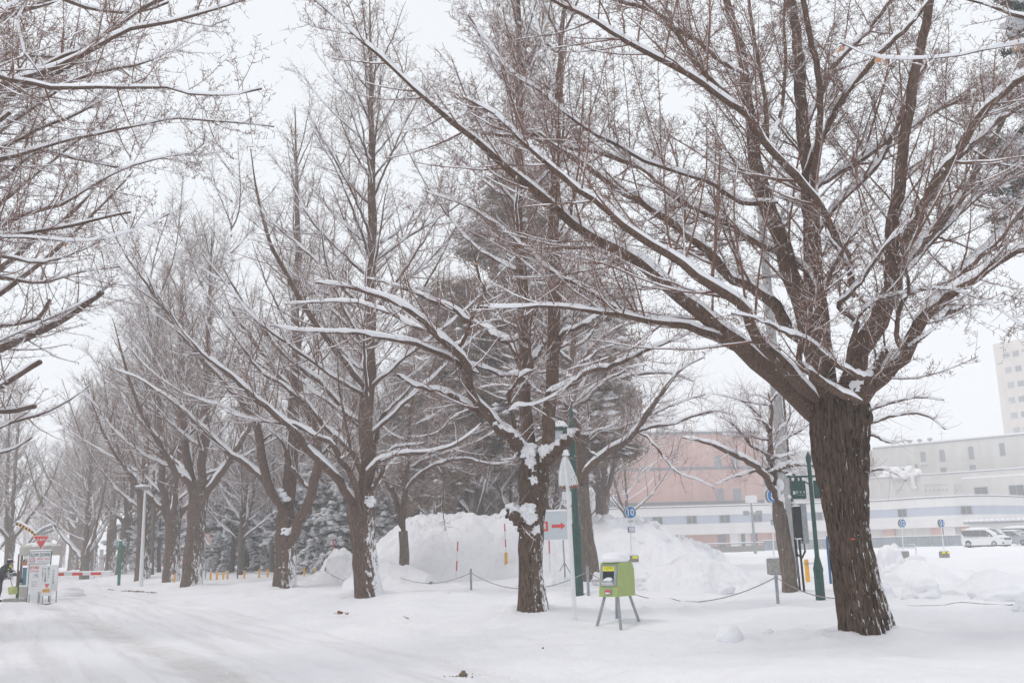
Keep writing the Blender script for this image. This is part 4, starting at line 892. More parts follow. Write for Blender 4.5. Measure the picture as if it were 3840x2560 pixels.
TL = [
 limb(U, [(-160, 360), (0, 385), (130, 402), (250, 432), (400, 427), (520, 427), (700, 430), (850, 430), (950, 463), (1100, 465), (1200, 455), (1282, 436)], (38, 34, 28, 22, 14, 7), yl, -1.5, -2.5),
 limb(U, [(-160, 800), (0, 785), (120, 750), (250, 710), (400, 670), (560, 640), (700, 610), (850, 580), (1000, 590), (1200, 605), (1345, 622)], (28, 24, 20, 15, 8, 4), yl, .5, 1.5),
 limb(U, [(-160, 1160), (0, 1105), (150, 1040), (300, 1005), (400, 940), (520, 870), (650, 810), (800, 772), (900, 752), (985, 742), (1000, 690), (1006, 630)], (34, 30, 26, 20, 10, 4), yl, -.3, .4),
 limb(U, [(-160, 1190), (0, 1160), (200, 1130), (350, 1108), (500, 1068), (640, 1040)], (30, 26, 18, 8), yl, -.8, -1.2),
 limb(U, [(-160, 1160), (0, 1162), (150, 1166), (400, 1182), (550, 1160), (650, 1130), (720, 1100), (830, 1048)], (15, 13, 10, 4), yl, -1.4, -1.2),
 limb(U, [(-160, 500), (0, 420), (150, 370), (300, 320), (450, 240), (590, 160), (700, 130), (850, 103), (1000, 62), (1210, -6)], (34, 30, 26, 20, 8), yl, .2, .8),
 limb(U, [(-100, 470), (100, 385), (250, 312), (400, 245), (520, 170), (610, 100), (700, 40), (810, -10)], (34, 30, 26, 18), yl, .9, 1.4),
 limb(U, [(-140, 170), (0, 92), (100, 55), (250, 2), (330, -30)], (36, 32, 26), yl, -.4, -.6),
 limb(U, [(-140, 560), (0, 505), (150, 410), (300, 350), (380, 300)], (34, 28, 12), yl, 1.6, 2.0),
 limb(U, [(-140, 760), (0, 640), (200, 500), (350, 400), (550, 340), (700, 312), (850, 242), (1000, 142), (1112, 98)], (30, 24, 18, 10, 4), yl, 2.2, 3.5),
 limb(U, [(-140, 780), (0, 730), (200, 628), (330, 580), (450, 520), (600, 430), (720, 380)], (26, 22, 14, 5), yl, 1.8, 3),
 limb(U, [(60, 10), (78, 120), (120, 260), (170, 340), (215, 390)], (9, 8, 4), yl, -4.5, -4.0),
 limb(U, [(-120, 10), (180, -40), (330, 5), (450, 45), (600, 62), (720, 50), (830, 10)], (24, 20, 10), yl, .9, 2),
 limb(U, [(-140, 260), (0, 298), (130, 275), (300, 280), (420, 250)], (22, 18, 8), yl, 2, 3),
 limb(U, [(-140, 930), (0, 890), (180, 740), (330, 770), (480, 800), (600, 830)], (22, 18, 8), yl, 1.2, 2.2),
]
leftree('ginkgo beyond the left edge, its snow-topped limbs filling the top left corner', (-12.6, 12.2), 17, TL, 21, (.17, .38, 1.4), (.09, .12, .38), .055, .82, 3)
yl = 21.0
TM = [
 limb('P', [(-150, 1390), (0, 1309), (82, 1271), (163, 1233), (240, 1197), (340, 1130), (383, 1096)], (46, 40, 36, 30, 22), yl, -.5, -1.5),
 limb('P', [(-150, 1270), (0, 1222), (82, 1212), (150, 1190), (185, 1122)], (24, 20, 14), yl, 0, .4),
 limb('P', [(-150, 1510), (0, 1450), (54, 1418), (109, 1380), (150, 1358)], (32, 28, 20), yl, -.8, -1.5),
 limb('P', [(-150, 1552), (0, 1543), (65, 1536), (132, 1522)], (28, 24, 18), yl, .5, 0),
 limb('P', [(-150, 1650), (0, 1603), (54, 1581), (163, 1548), (260, 1500), (340, 1440)], (20, 16, 4), yl, 0, 1),
 limb('P', [(-150, 1720), (0, 1696), (54, 1680), (120, 1640)], (20, 16, 8), yl, 0, 1),
 limb('P', [(-150, 1170), (0, 1100), (120, 1010), (250, 900), (350, 800), (430, 720), (500, 640)], (34, 26, 18, 5), yl, 1, 3),
 limb('P', [(-150, 1100), (0, 1010), (150, 880), (280, 790), (400, 650)], (32, 26, 6), yl, 2, 4),
 limb('P', [(-150, 980), (0, 960), (150, 985), (300, 940), (420, 880)], (24, 18, 5), yl, -1, 0),
 limb('P', [(-150, 1060), (0, 1040), (150, 1060), (300, 1020), (450, 1000)], (24, 16, 5), yl, 1, 2),
 limb('P', [(-150, 880), (0, 760), (150, 640), (300, 520), (420, 430)], (28, 20, 5), yl, 2, 3),
 limb('P', [(383, 1096), (340, 1040), (290, 960), (240, 900)], (10, 8, 3), yl, -1.5, -1.8),
 limb('P', [(383, 1096), (392, 1020), (380, 930)], (8, 6, 3), yl, -1.5, -1.3),
]
leftree('second ginkgo left of the road, its sawn-off snowy limb ends showing at the left edge', (-18.6, 21.5), 17, TM, 22, (.26, .5, 1.7), (.16, .15, .45), .10, 1.05, 2)
# ---- the tree right of the camera whose leafy branch crosses the top right corner
yl = 8.6
T0 = [
 limb('P', [(4100, 120), (3840, 162), (3700, 185), (3600, 208), (3510, 218), (3430, 222), (3320, 218), (3220, 195), (3150, 160)], (24, 19, 16, 12, 8, 3), yl, 0, -.8),
 limb('P', [(4100, 110), (3840, 66), (3740, 32), (3680, 10), (3560, -20)], (26, 22, 12), yl, .6, 1.2),
 limb('P', [(4100, -10), (3900, -30), (3760, -50)], (24, 16), yl, -.6, -1.0),
]
leftree('ginkgo beyond the right edge, its orange-leaved thin branch crossing the top right corner', (9.4, 6.3), 14, T0, 23, (.4, .35, .9), (.16, .12, .35), .07, .72, 26, .3, 10, 7, 3)

# ------------------------------------------------------------ generic trees (each kind grown once or a few times, then copied)
def gen_tree(seed, H=17, r0=.4, fork=3.2, nl=46, leaders=2, bark='bark2', twm='twig', thick=1.6, el=(26, 54), len_=(6.4, 2.4), l2=(.24, .6, 2.1), l3=(.125, .2, .6), lean=0.0, trop=.03, wob=.05, spur=False, snow=True, parts=True):
    g = np.random.default_rng(seed)
    org = np.zeros(3)
    st = [(np.array([[0, 0, -.4], [lean*.3, 0, fork*.5], [lean*.7, 0, fork], [lean, 0, fork+.6]]), np.array([r0*1.15, r0*.95, r0, r0*.7]))]
    Ls = []
    for k in range(leaders):
        a = g.random()*6.28; d = (.25+.5*g.random())*(k > 0); h = H*(1-.18*k*g.random())
        Ls.append((np.array([[lean*.7, 0, fork*.8], [lean+d*math.cos(a), d*math.sin(a), fork+1.2], [lean*1.2+1.6*d*math.cos(a), 1.6*d*math.sin(a), h*.5], [lean*1.3+2.4*d*math.cos(a), 2.4*d*math.sin(a), h]]), [r0*.8, r0*.62, r0*.38, .03]))
    for k in range(3):     # low heavy forks
        a = k*2.1+g.random(); q = 1.5+g.random()
        Ls.append((np.array([[lean*.6, 0, fork*.75], [lean+.5*math.cos(a), .5*math.sin(a), fork+.1], [lean+q*math.cos(a), q*math.sin(a), fork+1.5], [lean+(q+1.8)*math.cos(a), (q+1.8)*math.sin(a), fork+4], [lean+(q+3.2)*math.cos(a), (q+3.2)*math.sin(a), fork+7.5]]), [r0*.6, r0*.5, r0*.32, r0*.2, .02]))
    P, R = limbset(Ls, 26); R = R*.72
    E, ER = ascending(list(range(leaders)), nl, fork+.5, H*.98, len_[0], len_[1], el[0], el[1], .30, wob, trop)(P, R, g)
    P = np.concatenate([P, E]); R = np.concatenate([R, ER]); P[:, 2:] += g.normal(0, 1, P[:, 2:].shape)*R[:, 2:, None]*.2
    return g, st, P, R, dict(bark=bark, twm=twm, thick=thick, l2=l2, l3=l3, spur=spur, snow=snow)
def make_tree(name, label, loc, rz, group, kw, cat='tree', scale=1.0, sides=24):
    g, st, P, R, o = gen_tree(**kw); root = thing(name, label, cat, loc, rz, group); root.scale = (scale,)*3; z = np.zeros(3)
    trunkmesh('trunk', st[0][0], st[0][1], root, z, o['bark'], sides, 40, .12, g, .12)
    a = Acc(); a.tubes(P, R, 6, rough=.04, g=g); a.build('limb', 'limb', root, z)
    tw, cap = Acc(), Acc()
    if o['snow']: snowcap(cap, P, R, g, .85, .032, 6, .06)
    foliate(P, R, g, tw, cap, o['spur'], l2=o['l2'], l3=o['l3'], sp=.2, thick=o['thick'], cap2=o['snow'])
    tw.build('twigs', o['twm'], root, z)
    if o['snow']: cap.build('snow_cover', 'cap', root, z)
    return root
GA = 'ginkgo trees along the avenue'
def onto(px, py): p = gnd(px, py); return p
v1 = make_tree('ginkgo_tree', 'ginkgo behind the white street light pole, snow lodged on its burl', onto(640, 2178), .3, GA, dict(seed=31, fork=3.6, thick=1.6))
v2 = make_tree('ginkgo_tree', 'ginkgo left of the three-stemmed one, a cone of snow on its cut stub', onto(716, 2194), 1.2, GA, dict(seed=32, fork=4.2, nl=44, lean=.5, thick=1.6, r0=.42))
v3 = make_tree('ginkgo_tree', 'ginkgo with a dark leaning trunk just left of the white street light pole', onto(533, 2172), 2.1, GA, dict(seed=33, fork=5, nl=36, leaders=1, thick=1.6, lean=.7))
row = [(v1, 412, 2146, 2.2, 1.0, 'ginkgo just beyond the barrier arm, behind the round-backed road sign'), (v2, 452, 2150, .4, .95, 'bushy-footed ginkgo behind the tip of the barrier arm'),
       (v3, 352, 2140, 3.3, 1.05, 'ginkgo behind the middle of the barrier arm'), (v2, 300, 2134, 4.4, 1.1, 'ginkgo behind the red root of the barrier arm'),
       (v1, 232, 2126, 5.1, 1.1, 'ginkgo seen just right of the stop sign'), (v3, 168, 2122, 1.0, 1.15, 'ginkgo rising behind the toll booth'),
       (v2, 96, 2120, 2.7, 1.2, 'ginkgo above the toll booth roof, far down the avenue'), (v1, 20, 2118, .2, 1.2, 'ginkgo behind the stooping person, far down the avenue')]
for src, px, py, rz, sc_, lab in row: dup(src, onto(px, py), rz, lab, sc_)
lr = [(v3, -.5, 30, .5), (v1, -.6, 41, 1.9), (v2, -.7, 53, 3.0), (v3, -.7, 66, 4.1), (v1, -.8, 80, 5.2), (v2, -.8, 95, .8), (v1, -.8, 112, 2.2)]
for src, s_, t_, rz in lr:
    s_ = -9.5-.05*(t_-30)
    x = .896*s_-.445*t_; y = .445*s_+.896*t_
    dup(src, (x, y, gz(x, y)), rz, 'snow-dusted ginkgo of the left-hand row, its trunk beyond the left edge', 1.0)
# woods behind the avenue
w1 = make_tree('bare_tree', 'pale-trunked bare tree between the two left-centre ginkgos', onto(905, 2146), 0, 'bare trees in the wood', dict(seed=41, H=13, r0=.2, fork=3.5, nl=34, thick=1.6, bark='smooth', twm='twigred', len_=(4.5, 1.6), el=(35, 65)))
w2 = make_tree('bare_tree', 'thick three-armed bare tree in front of the snowy evergreens', onto(812, 2142), .5, 'bare trees in the wood', dict(seed=42, H=12, r0=.3, fork=1.6, nl=30, thick=1.6, bark='smooth', len_=(4.6, 1.6), el=(25, 60)))
w3 = make_tree('bare_tree', 'slender bare tree behind the low-forking ginkgo, leaning left', onto(1018, 2142), .5, 'bare trees in the wood', dict(seed=43, H=12, r0=.18, fork=2.6, nl=34, thick=1.6, bark='smooth', twm='twigred', len_=(4.0, 1.4), wob=.09, el=(25, 60)))
wg = random.Random(8)
wl = ['bare tree deep in the hazy wood behind the avenue']
spots = [(-26, 72), (-34, 80), (-20, 78), (-44, 88), (-14, 84), (-30, 95), (-52, 100), (-8, 92), (-22, 104), (-40, 112), (-2, 86), (4, 98), (-64, 112), (-12, 112), (-56, 128), (-30, 126), (-78, 130), (-18, 66), (-12, 74), (2, 110), (10, 92), (-48, 76), (-60, 92), (-72, 108), (-4, 68), (-90, 150), (-70, 150), (-110, 165), (-50, 150), (6, 74)]
for i, (x, y) in enumerate(spots):
    src = [w1, w2, w3, v1, v2][i % 5]
    dup(src, (x, y, gz(x, y)), wg.random()*6, wl[0], .9+.35*wg.random())['group'] = 'bare trees in the wood'

# ---- zelkovas with fine drooping sprays
def zelkova(name, label, base, tr, limbs, seed, thick, n_extra, lead, zr, lens, twm='twigred', l2=(.17, .4, 1.7), l3=(.085, .25, .75), bark='smooth', els=(5, 50), grp='zelkova trees', trop=.0, wob=.1):
    return traced(label, base, tr, limbs, bark, seed, l2, l3, .3, thick, 0, ascending(lead, n_extra, zr[0], zr[1], lens[0], lens[1], els[0], els[1], .5, wob, trop), 24, name, 'limb', twm, grp, spur=False)
bz = gnd(2222, 2178); Yz = bz[1]
TZ = [
 limb('P', [(2190, 1880), (2172, 1780), (2160, 1620), (2150, 1450), (2150, 1280), (2160, 1100), (2170, 960)], (56, 46, 40, 30, 20, 6), Yz, 0, .5),
 limb('P', [(2180, 1800), (2215, 1745), (2270, 1700), (2350, 1650), (2400, 1590), (2450, 1520), (2500, 1450), (2560, 1380), (2640, 1340)], (38, 34, 28, 20, 6), Yz, -.2, -1.5),
 limb('P', [(2380, 1625), (2440, 1600), (2520, 1590), (2600, 1560), (2680, 1540), (2760, 1560)], (18, 14, 5), Yz, -.8, -2),
 limb('P', [(2380, 1620), (2430, 1640), (2480, 1700), (2540, 1770), (2620, 1800), (2680, 1830)], (14, 10, 4), Yz, -.8, -1.6),
 limb('P', [(2170, 1500), (2230, 1450), (2320, 1420), (2420, 1400), (2520, 1400), (2600, 1430)], (24, 18, 5), Yz, 0, .8),
 limb('P', [(2160, 1400), (2220, 1300), (2320, 1230), (2430, 1190), (2520, 1180)], (22, 16, 5), Yz, .2, 1),
 limb('P', [(2160, 1560), (2110, 1500), (2040, 1420), (1960, 1360), (1880, 1330)], (20, 14, 5), Yz, .5, 2),
 limb('P', [(2250, 1715), (2200, 1680), (2230, 1620), (2290, 1600), (2330, 1560)], (12, 10, 5), Yz, -.6, -1.2),
]
zelkova('zelkova_tree', 'grey zelkova behind the green lamp post, fine sprays spreading over the pink building', bz, [(2228, 2230, 84), (2216, 2165, 70), (2200, 2040, 60), (2184, 1900, 56), (2176, 1820, 46)], TZ, 51, 1.1, 24, [0], (5.0, 11), (4.5, 2.0))
bz = gnd(2968, 2216); Yz = bz[1]
TZ = [
 limb('P', [(2925, 1900), (2905, 1820), (2890, 1700), (2888, 1620), (2895, 1540), (2880, 1470)], (44, 34, 28, 18, 6), Yz, 0, .2),
 limb('P', [(2915, 1870), (2880, 1800), (2830, 1745), (2770, 1710), (2700, 1680), (2640, 1655), (2560, 1640)], (34, 30, 22, 6), Yz, -.2, -.9),
 limb('P', [(2905, 1760), (2870, 1700), (2820, 1670), (2760, 1600), (2700, 1560)], (20, 16, 5), Yz, 0, -.4),
 limb('P', [(2900, 1765), (2950, 1745), (3000, 1742), (3060, 1745)], (22, 18, 8), Yz, -.1, .1),
 limb('P', [(2895, 1690), (2950, 1640), (3010, 1610), (3060, 1560)], (16, 12, 5), Yz, .2, .8),
 limb('P', [(2890, 1640), (2850, 1560), (2780, 1500), (2700, 1480)], (16, 12, 4), Yz, 0, .6),
]
zs = zelkova('zelkova_tree', 'short crooked zelkova with snow down its trunk, in front of the grey utility pole', bz, [(2972, 2270, 74), (2965, 2215, 58), (2950, 2090, 52), (2930, 1960, 52), (2918, 1880, 40)], TZ, 52, .95, 12, [0], (3.4, 5.3), (2.0, 1.2), els=(0, 35))
yy = Yz-.09
for i, (x, y, r) in enumerate([(2925, 1815, .10), (2915, 1840, .08), (2928, 1870, .085), (2935, 1900, .07), (2940, 1925, .05), (2920, 1740, .07), (2890, 1790, .07), (2960, 1860, .04), (2968, 2180, .10)]): MB().ball(at(x, y, yy)-bz, (r*1.1, r*.55, r*1.5), x, .35, 2, 3).build('snow_clump', 'cap', zs)
bz = np.array([*at(3170, 2150, 24.5)[:2], 0]); bz[2] = gz(bz[0], bz[1]); Yz = bz[1]
TZ = [
 limb('P', [(3150, 1900), (3160, 1750), (3180, 1600), (3200, 1450), (3210, 1350)], (40, 30, 20, 6), Yz, 0, 0),
 limb('P', [(3170, 1650), (3230, 1600), (3310, 1570), (3400, 1550), (3480, 1560), (3545, 1610)], (22, 16, 6), Yz, 0, -.5),
 limb('P', [(3180, 1600), (3260, 1540), (3340, 1510), (3440, 1490), (3540, 1500)], (20, 14, 5), Yz, 0, .6),
 limb('P', [(3170, 1800), (3240, 1770), (3320, 1760), (3400, 1800)], (16, 12, 4), Yz, 0, -.5),
 limb('P', [(3170, 1640), (3260, 1630), (3340, 1660), (3400, 1650)], (16, 12, 4), Yz, 0, .2),
]
zelkova('zelkova_tree', 'zelkova showing only reddish sprays right of the huge trunk', bz, [(3165, 2200, 60), (3160, 2100, 50), (3155, 2000, 44), (3150, 1880, 40)], TZ, 53, 1.1, 3, [0], (3.2, 5.5), (1.6, 1.2), els=(0, 30), l2=(.3, .3, .9))
bz = gnd(1518, 2176); Yz = bz[1]
TZ = [
 limb('P', [(1512, 1990), (1498, 1930), (1480, 1860), (1450, 1810), (1425, 1770), (1380, 1700), (1350, 1620)], (32, 26, 18, 5), Yz, 0, .5),
 limb('P', [(1514, 2000), (1512, 1900), (1524, 1780), (1528, 1680), (1540, 1560), (1560, 1440)], (34, 26, 18, 5), Yz, 0, -.5),
 limb('P', [(1515, 1850), (1560, 1790), (1640, 1740), (1740, 1720), (1840, 1740), (1920, 1730)], (20, 16, 5), Yz, -.2, -1.5),
 limb('P', [(1520, 1760), (1600, 1720), (1700, 1690), (1800, 1650), (1880, 1600)], (16, 12, 4), Yz, .2, 1),
 limb('P', [(1640, 1745), (1665, 1800), (1660, 1900), (1670, 1990)], (7, 6, 3), Yz, -.7, -1.2),
]
zelkova('zelkova_tree', 'thin zelkova with a two-pronged trunk before the left end of the snow pile', bz, [(1520, 2215, 52), (1518, 2170, 40), (1516, 2060, 35), (1512, 1990, 32)], TZ, 54, 1.4, 22, [0, 1], (5.2, 9.5), (4.5, 2.5), els=(0, 40))
# bushes behind the pile
for i, (px, d, h) in enumerate([(1830, 58, 5.0), (1900, 62, 5.5), (1760, 64, 5)]):
    g = np.random.default_rng(60+i); p = at(px, 2060, d); base = np.array([p[0], p[1], gz(p[0], p[1])])
    root = thing('bare_shrub', ['leafless many-stemmed shrub behind the middle of the big snow pile', 'leafless shrub right behind the notch in the big snow pile', 'leafless shrub behind the highest hump of the snow pile'][i], 'shrub', base, group='shrubs behind the snow pile')
    n = 14; az = g.random(n)*6.28; el = R_(1)*(55+25*g.random(n)); D = np.stack([np.cos(az)*np.cos(el), np.sin(az)*np.cos(el), np.sin(el)], 1)
    P, R = grow(np.tile(base, (n, 1)), D, h*(.7+.4*g.random(n)), np.full(n, .06), 26, .07, .02, g, .25)
    a, tw, cap = Acc(), Acc(), Acc(); a.tubes(P, R, 6); snowcap(cap, P, R, g, .8, .012)
    foliate(P, R, g, tw, cap, False, l2=(.3, .4, 1.5), l3=(.2, .2, .6), thick=2.2)
    a.build('stem', 'smooth', root, base); tw.build('twigs', 'twigred', root, base); cap.build('snow_cover', 'cap', root, base)

# ---- conifers
def conifer(seed, H, r0, z0, prof, nb, dens, nsize, snow, shape='pine', ndl='needle', droop=-.02):
    """branches with needle tufts under lumps of snow. prof(u)-> branch length"""
    g = np.random.default_rng(seed)
    u = np.sort(g.random(nb)); S = np.stack([np.zeros(nb), np.zeros(nb), z0+(H-z0)*u], 1); az = np.arange(nb)*2.399+g.random(nb)
    el = R_(1)*(5+30*u+g.normal(0, 7, nb)); D = np.stack([np.cos(az)*np.cos(el), np.sin(az)*np.cos(el), np.sin(el)], 1)
    P, R = grow(S, D, prof(u)*(.75+.45*g.random(nb)), .035+.05*(1-u)*r0/.25, 12, .08, droop, g, .25)
    s_, D, Ln, r = spawn(P, R, .28, .25, 1, (35, 65), g, lambda Lt, t: .25+.30*Lt*(1-t)+.15, lambda r, L: np.minimum(r*.6, .03), up=.05)
    P2, R2 = grow(s_, D, Ln, r, 6, .12, droop, g, .4)
    a = Acc(); a.tubes(P, R, 6); a.tubes(P2, R2, 4)
    # needle tufts: small blades round every shoot
    def tufts(P, n):
        N_, K, _ = P.shape; i = g.integers(0, N_, n); k = g.integers(max(1, K//3), K, n); return P[i, k]+g.normal(0, nsize*(.55 if nsize < .15 else 1.25), (n, 3))*np.array([1, 1, .8])
    C = np.concatenate([tufts(P, int(dens*.35)), tufts(P2, dens)])
    n = len(C); d1 = norm(g.normal(0, 1, (n, 3))+np.array([0, 0, .1])); d2 = norm(np.cross(d1, g.normal(0, 1, (n, 3)))); sz = nsize*(.5+.8*g.random((n, 1)))
    V = np.stack([C-d1*sz-d2*sz*.16, C-d1*sz+d2*sz*.16, C+d1*sz+d2*sz*.1, C+d1*sz-d2*sz*.1], 1).reshape(-1, 3); f = Acc(); f.raw(V, np.arange(4*n).reshape(-1, 4))
    c = Acc()
    if snow:
        m = int(snow); C = tufts(P2, m)+np.array([0, 0, nsize*.55])
        dirs = np.array([[0, 0, 1], [1, 0, .1], [.3, .95, 0], [-.8, .6, .1], [-.8, -.6, 0], [.3, -.95, .1], [0, 0, -.5]]); sz = nsize*(.45+.75*g.random((m, 1, 1)))*np.array([1.25, 1.25, .55])*snow_k
        V = C[:, None]+dirs[None]*sz*(.75+.5*g.random((m, 7, 1)))
        fa = []
        for j in range(5): fa += [[0, 1+j, 1+(j+1) % 5, 0], [6, 1+(j+1) % 5, 1+j, 6]]
        tri = np.array([[q[0], q[1], q[2]] for q in fa])
        Q = (np.arange(m)*7)[:, None, None]+tri[None]
        return a, f, (V.reshape(-1, 3), Q.reshape(-1, 3)), g, P
    return a, f, None, g, P
snow_k = 1.45
def put_conifer(name, label, loc, rz, grp, bark='pinebark', ndl='needle', scale=1, **kw):
    root = thing(name, label, 'tree', loc, rz, grp); root.scale = (scale,)*3
    a, f, c, g, P = conifer(**kw); H = kw['H']; r0 = kw['r0']
    trunkmesh('trunk', np.array([[0, 0, -.4], [.1, 0, H*.3], [0, .1, H*.7], [0, 0, H]]), np.array([r0*1.1, r0*.85, r0*.45, .03]), root, np.zeros(3), bark, 20, 40, .1, g, .1)
    a.build('branches', bark, root, np.zeros(3)); f.build('foliage', ndl, root, np.zeros(3))
    if c: mesh_np('snow_cover', c[0], c[1], M['cap'], root, True)
    return root
ev = put_conifer('snowy_evergreen', 'low evergreen bowed with snow behind the left edge of the snow pile', onto(1240, 2112), 0, 'snow-laden evergreens', seed=71, H=6.8, r0=.16, z0=1.7, prof=lambda u: 2.9*(1-u)**.8+.5, nb=44, dens=17000, nsize=.10, snow=8500, droop=-.07)
ev2 = put_conifer('snowy_evergreen', 'snow-covered evergreen behind the slender left-leaning tree', onto(985, 2118), 2, 'snow-laden evergreens', seed=72, H=5.6, r0=.15, z0=1.2, prof=lambda u: 3.3*(1-u)**.7+.5, nb=44, dens=17000, nsize=.10, snow=9000, droop=-.08)
for k, (px, d, rz, s_, lab) in enumerate([(1165, 66, 1, 1.0, 'snowy evergreen directly right of the low-forking ginkgo'), (1330, 62, 2.5, .95, 'snowy evergreen peeping out left of the pollarded ginkgo'), (870, 72, .7, 1.1, 'snowy evergreen behind the thick three-armed bare tree'),
        (930, 80, 4, 1.2, 'tallest snowy evergreen of the group left of the low-forking ginkgo'), (600, 84, 3, 1.0, 'snowy evergreen seen between the two ginkgos beside the street light'), (1095, 76, 5, 1.1, 'snowy evergreen hidden mostly by the low-forking ginkgo'), (1440, 70, 1.7, 1.0, 'dark evergreen behind the top left of the snow pile'), (560, 96, 1.7, 1.2, 'farthest snowy evergreen, right of the street light pole')]):
    p = at(px, 2060, d); dup([ev, ev2][k % 2], (p[0], p[1], gz(p[0], p[1])), rz, lab, s_)
p = at(1965, 2060, 52)
put_conifer('pine_tree', 'tall dark pine standing behind the twin-stemmed ginkgo', (p[0], p[1], gz(p[0], p[1])), 0, 'tall pines behind', ndl='needle2', seed=81, H=20.5, r0=.36, z0=5.5, prof=lambda u: 5.0*(1-u)**.5+.8, nb=85, dens=85000, nsize=.17, snow=1500, droop=.0)
p = at(1740, 2060, 60)
put_conifer('pine_tree', 'dark pine left of the tall one, half hidden by the ginkgo limbs', (p[0], p[1], gz(p[0], p[1])), 1, 'tall pines behind', ndl='needle2', seed=82, H=17, r0=.34, z0=5, prof=lambda u: 4.8*(1-u)**.55+.8, nb=75, dens=75000, nsize=.18, snow=1300, droop=.0)
p = at(2205, 2060, 46)
put_conifer('pine_tree', 'pine whose tufted boughs show above the pink building sign', (p[0], p[1], gz(p[0], p[1])), 2, 'tall pines behind', ndl='needle2', seed=83, H=13.0, r0=.25, z0=7.0, prof=lambda u: 3.0*(1-u)**.4+.5, nb=34, dens=16000, nsize=.2, snow=1200, droop=-.01)
p = at(4330, 2060, 25)
put_conifer('spruce_tree', 'dark spruce poking in at the right edge behind the ginkgo limbs', (p[0], p[1], gz(p[0], p[1])), 2, None, ndl='needle', seed=84, H=19.0, r0=.3, z0=9.6, prof=lambda u: 2.3*(1-u)**.6+.3, nb=80, dens=42000, nsize=.11, snow=9000, droop=-.03)
for i, (px, d, s_) in enumerate([(1500, 84, .9), (1600, 78, .9), (1680, 72, .85), (1880, 76, .95), (2010, 84, 1.0), (2060, 62, 1.0)]):
    p = at(px, 2060, d); c = dup([w1, w3][i % 2], (p[0], p[1], gz(p[0], p[1])), i*1.3, 'reddish bare tree among the pines behind the big snow pile, '+['leftmost of six', 'second from the left', 'third from the left', 'fourth from the left', 'fifth from the left', 'rightmost of six'][i], s_); c['group'] = 'reddish bare trees behind the snow pile'

for i, (px, d, s_) in enumerate([(1560, 66, 1.15), (1640, 60, 1.2), (1700, 70, 1.35), (1790, 58, 1.25), (1850, 68, 1.35), (1920, 60, 1.2), (1990, 70, 1.3), (1470, 74, 1.2), (2100, 72, 1.1)]):
    p = at(px, 2060, d); c = dup([w1, w3][i % 2], (p[0], p[1], gz(p[0], p[1])), i*1.9+.4, 'tall reddish tree crowding behind the centre ginkgos, '+['second', 'third', 'fourth', 'fifth', 'sixth', 'seventh', 'eighth', 'first', 'ninth'][i]+' of nine from the left', s_); c['group'] = 'reddish trees crowding behind the centre'

# ------------------------------------------------------------ snow piles and lumps
def pile(name, label, d0, prof, d_half, seed, grp=None, lumps=True, nx=150, ny=60, amp=.12, dslope=0.0, cat='snow pile', mat='pile'):
    """ridge whose skyline passes the (px, py) points at depth d0; falls off front and back"""
    px = np.array([p[0] for p in prof]); top = []; 
    for (x, y) in prof: top.append(at(x, y, d0+dslope*(x-px[0])))
    top = np.array(top); org = np.array([top[:, 0].mean(), d0, 0.0]); org[2] = gz(org[0], org[1])
    u = np.linspace(0, 1, nx); P = resample(top, nx)
    v = np.linspace(-1, 1, ny); V = []
    xx = P[:, 0][None]+0*v[:, None]; base = G(xx, P[:, 1][None]+v[:, None]*d_half)
    hh = np.maximum(P[:, 2]-G(P[:, 0], P[:, 1]), 0)[None]
    wd = d_half*(.45+.55*np.clip(hh/hh.max(), 0, 1)**.6)
    yy = P[:, 1][None]+v[:, None]*wd; xx = xx+.25*vnoise(yy*.9+seed, xx*.9)
    sh = np.clip(1-np.abs(v[:, None])**1.6, 0, 1)**.9
    nz = fbm(xx/1.6+seed, yy/1.6, 3)*amp+fbm(xx/.5, yy/.5+seed, 2)*amp*.35
    ck = np.maximum(0, vnoise(xx/.7+3*seed, yy/.7)-.25)*amp*1.1
    cl = (cells(xx/.75+seed+.5*vnoise(xx, yy), yy/.75)-.3)*amp*.9*ss(-.2, .3, vnoise(xx/2.2+seed, yy/2.2))+(cells(xx/.3+seed, yy/.3)-.3)*amp*.25
    zz = G(xx, yy)-.06*(1-sh)+hh*sh+(nz+ck+cl)*np.clip(sh*2.5, 0, 1)*np.clip(hh/.8, .15, 1)
    zz[0] -= .25; zz[-1] -= .25; zz[:, 0] -= .25; zz[:, -1] -= .25
    Vv = np.stack([xx, yy, zz], -1).reshape(-1, 3)-org
    i = np.arange(ny-1)[:, None]*nx; k = np.arange(nx-1)[None]; Q = np.stack([i+k, i+k+1, i+k+nx+1, i+k+nx], -1).reshape(-1, 4)
    o = mesh_np(name, Vv, Q, M[mat], None, True); o.location = org; return tag(o, label, cat, grp)
big = pile('snow_pile', 'big ploughed snow pile with dirty blocks on its face, filling the middle of the view', 47,
     [(1270, 2160), (1330, 2110), (1400, 2060), (1470, 2010), (1530, 1965), (1600, 1938), (1680, 1924), (1745, 1918), (1800, 1928), (1850, 1944), (1890, 1932), (1940, 1922), (2000, 1930), (2060, 1945), (2140, 1948), (2200, 1950), (2260, 1940), (2310, 1950), (2340, 1962), (2400, 1948), (2440, 1965), (2500, 2005), (2560, 2022), (2600, 2045), (2640, 2064), (2700, 2100)], 7.0, 5, 'ploughed snow piles', amp=.26, nx=460, ny=190)
pile('snow_pile', 'rounded chunky snow ridge right of the lime green box', 29.5, [(2375, 2180), (2410, 2150), (2450, 2132), (2500, 2122), (2560, 2086), (2590, 2090), (2650, 2112), (2720, 2132), (2800, 2150), (2860, 2180)], 2.6, 9, 'ploughed snow piles', amp=.2, nx=220, ny=110)
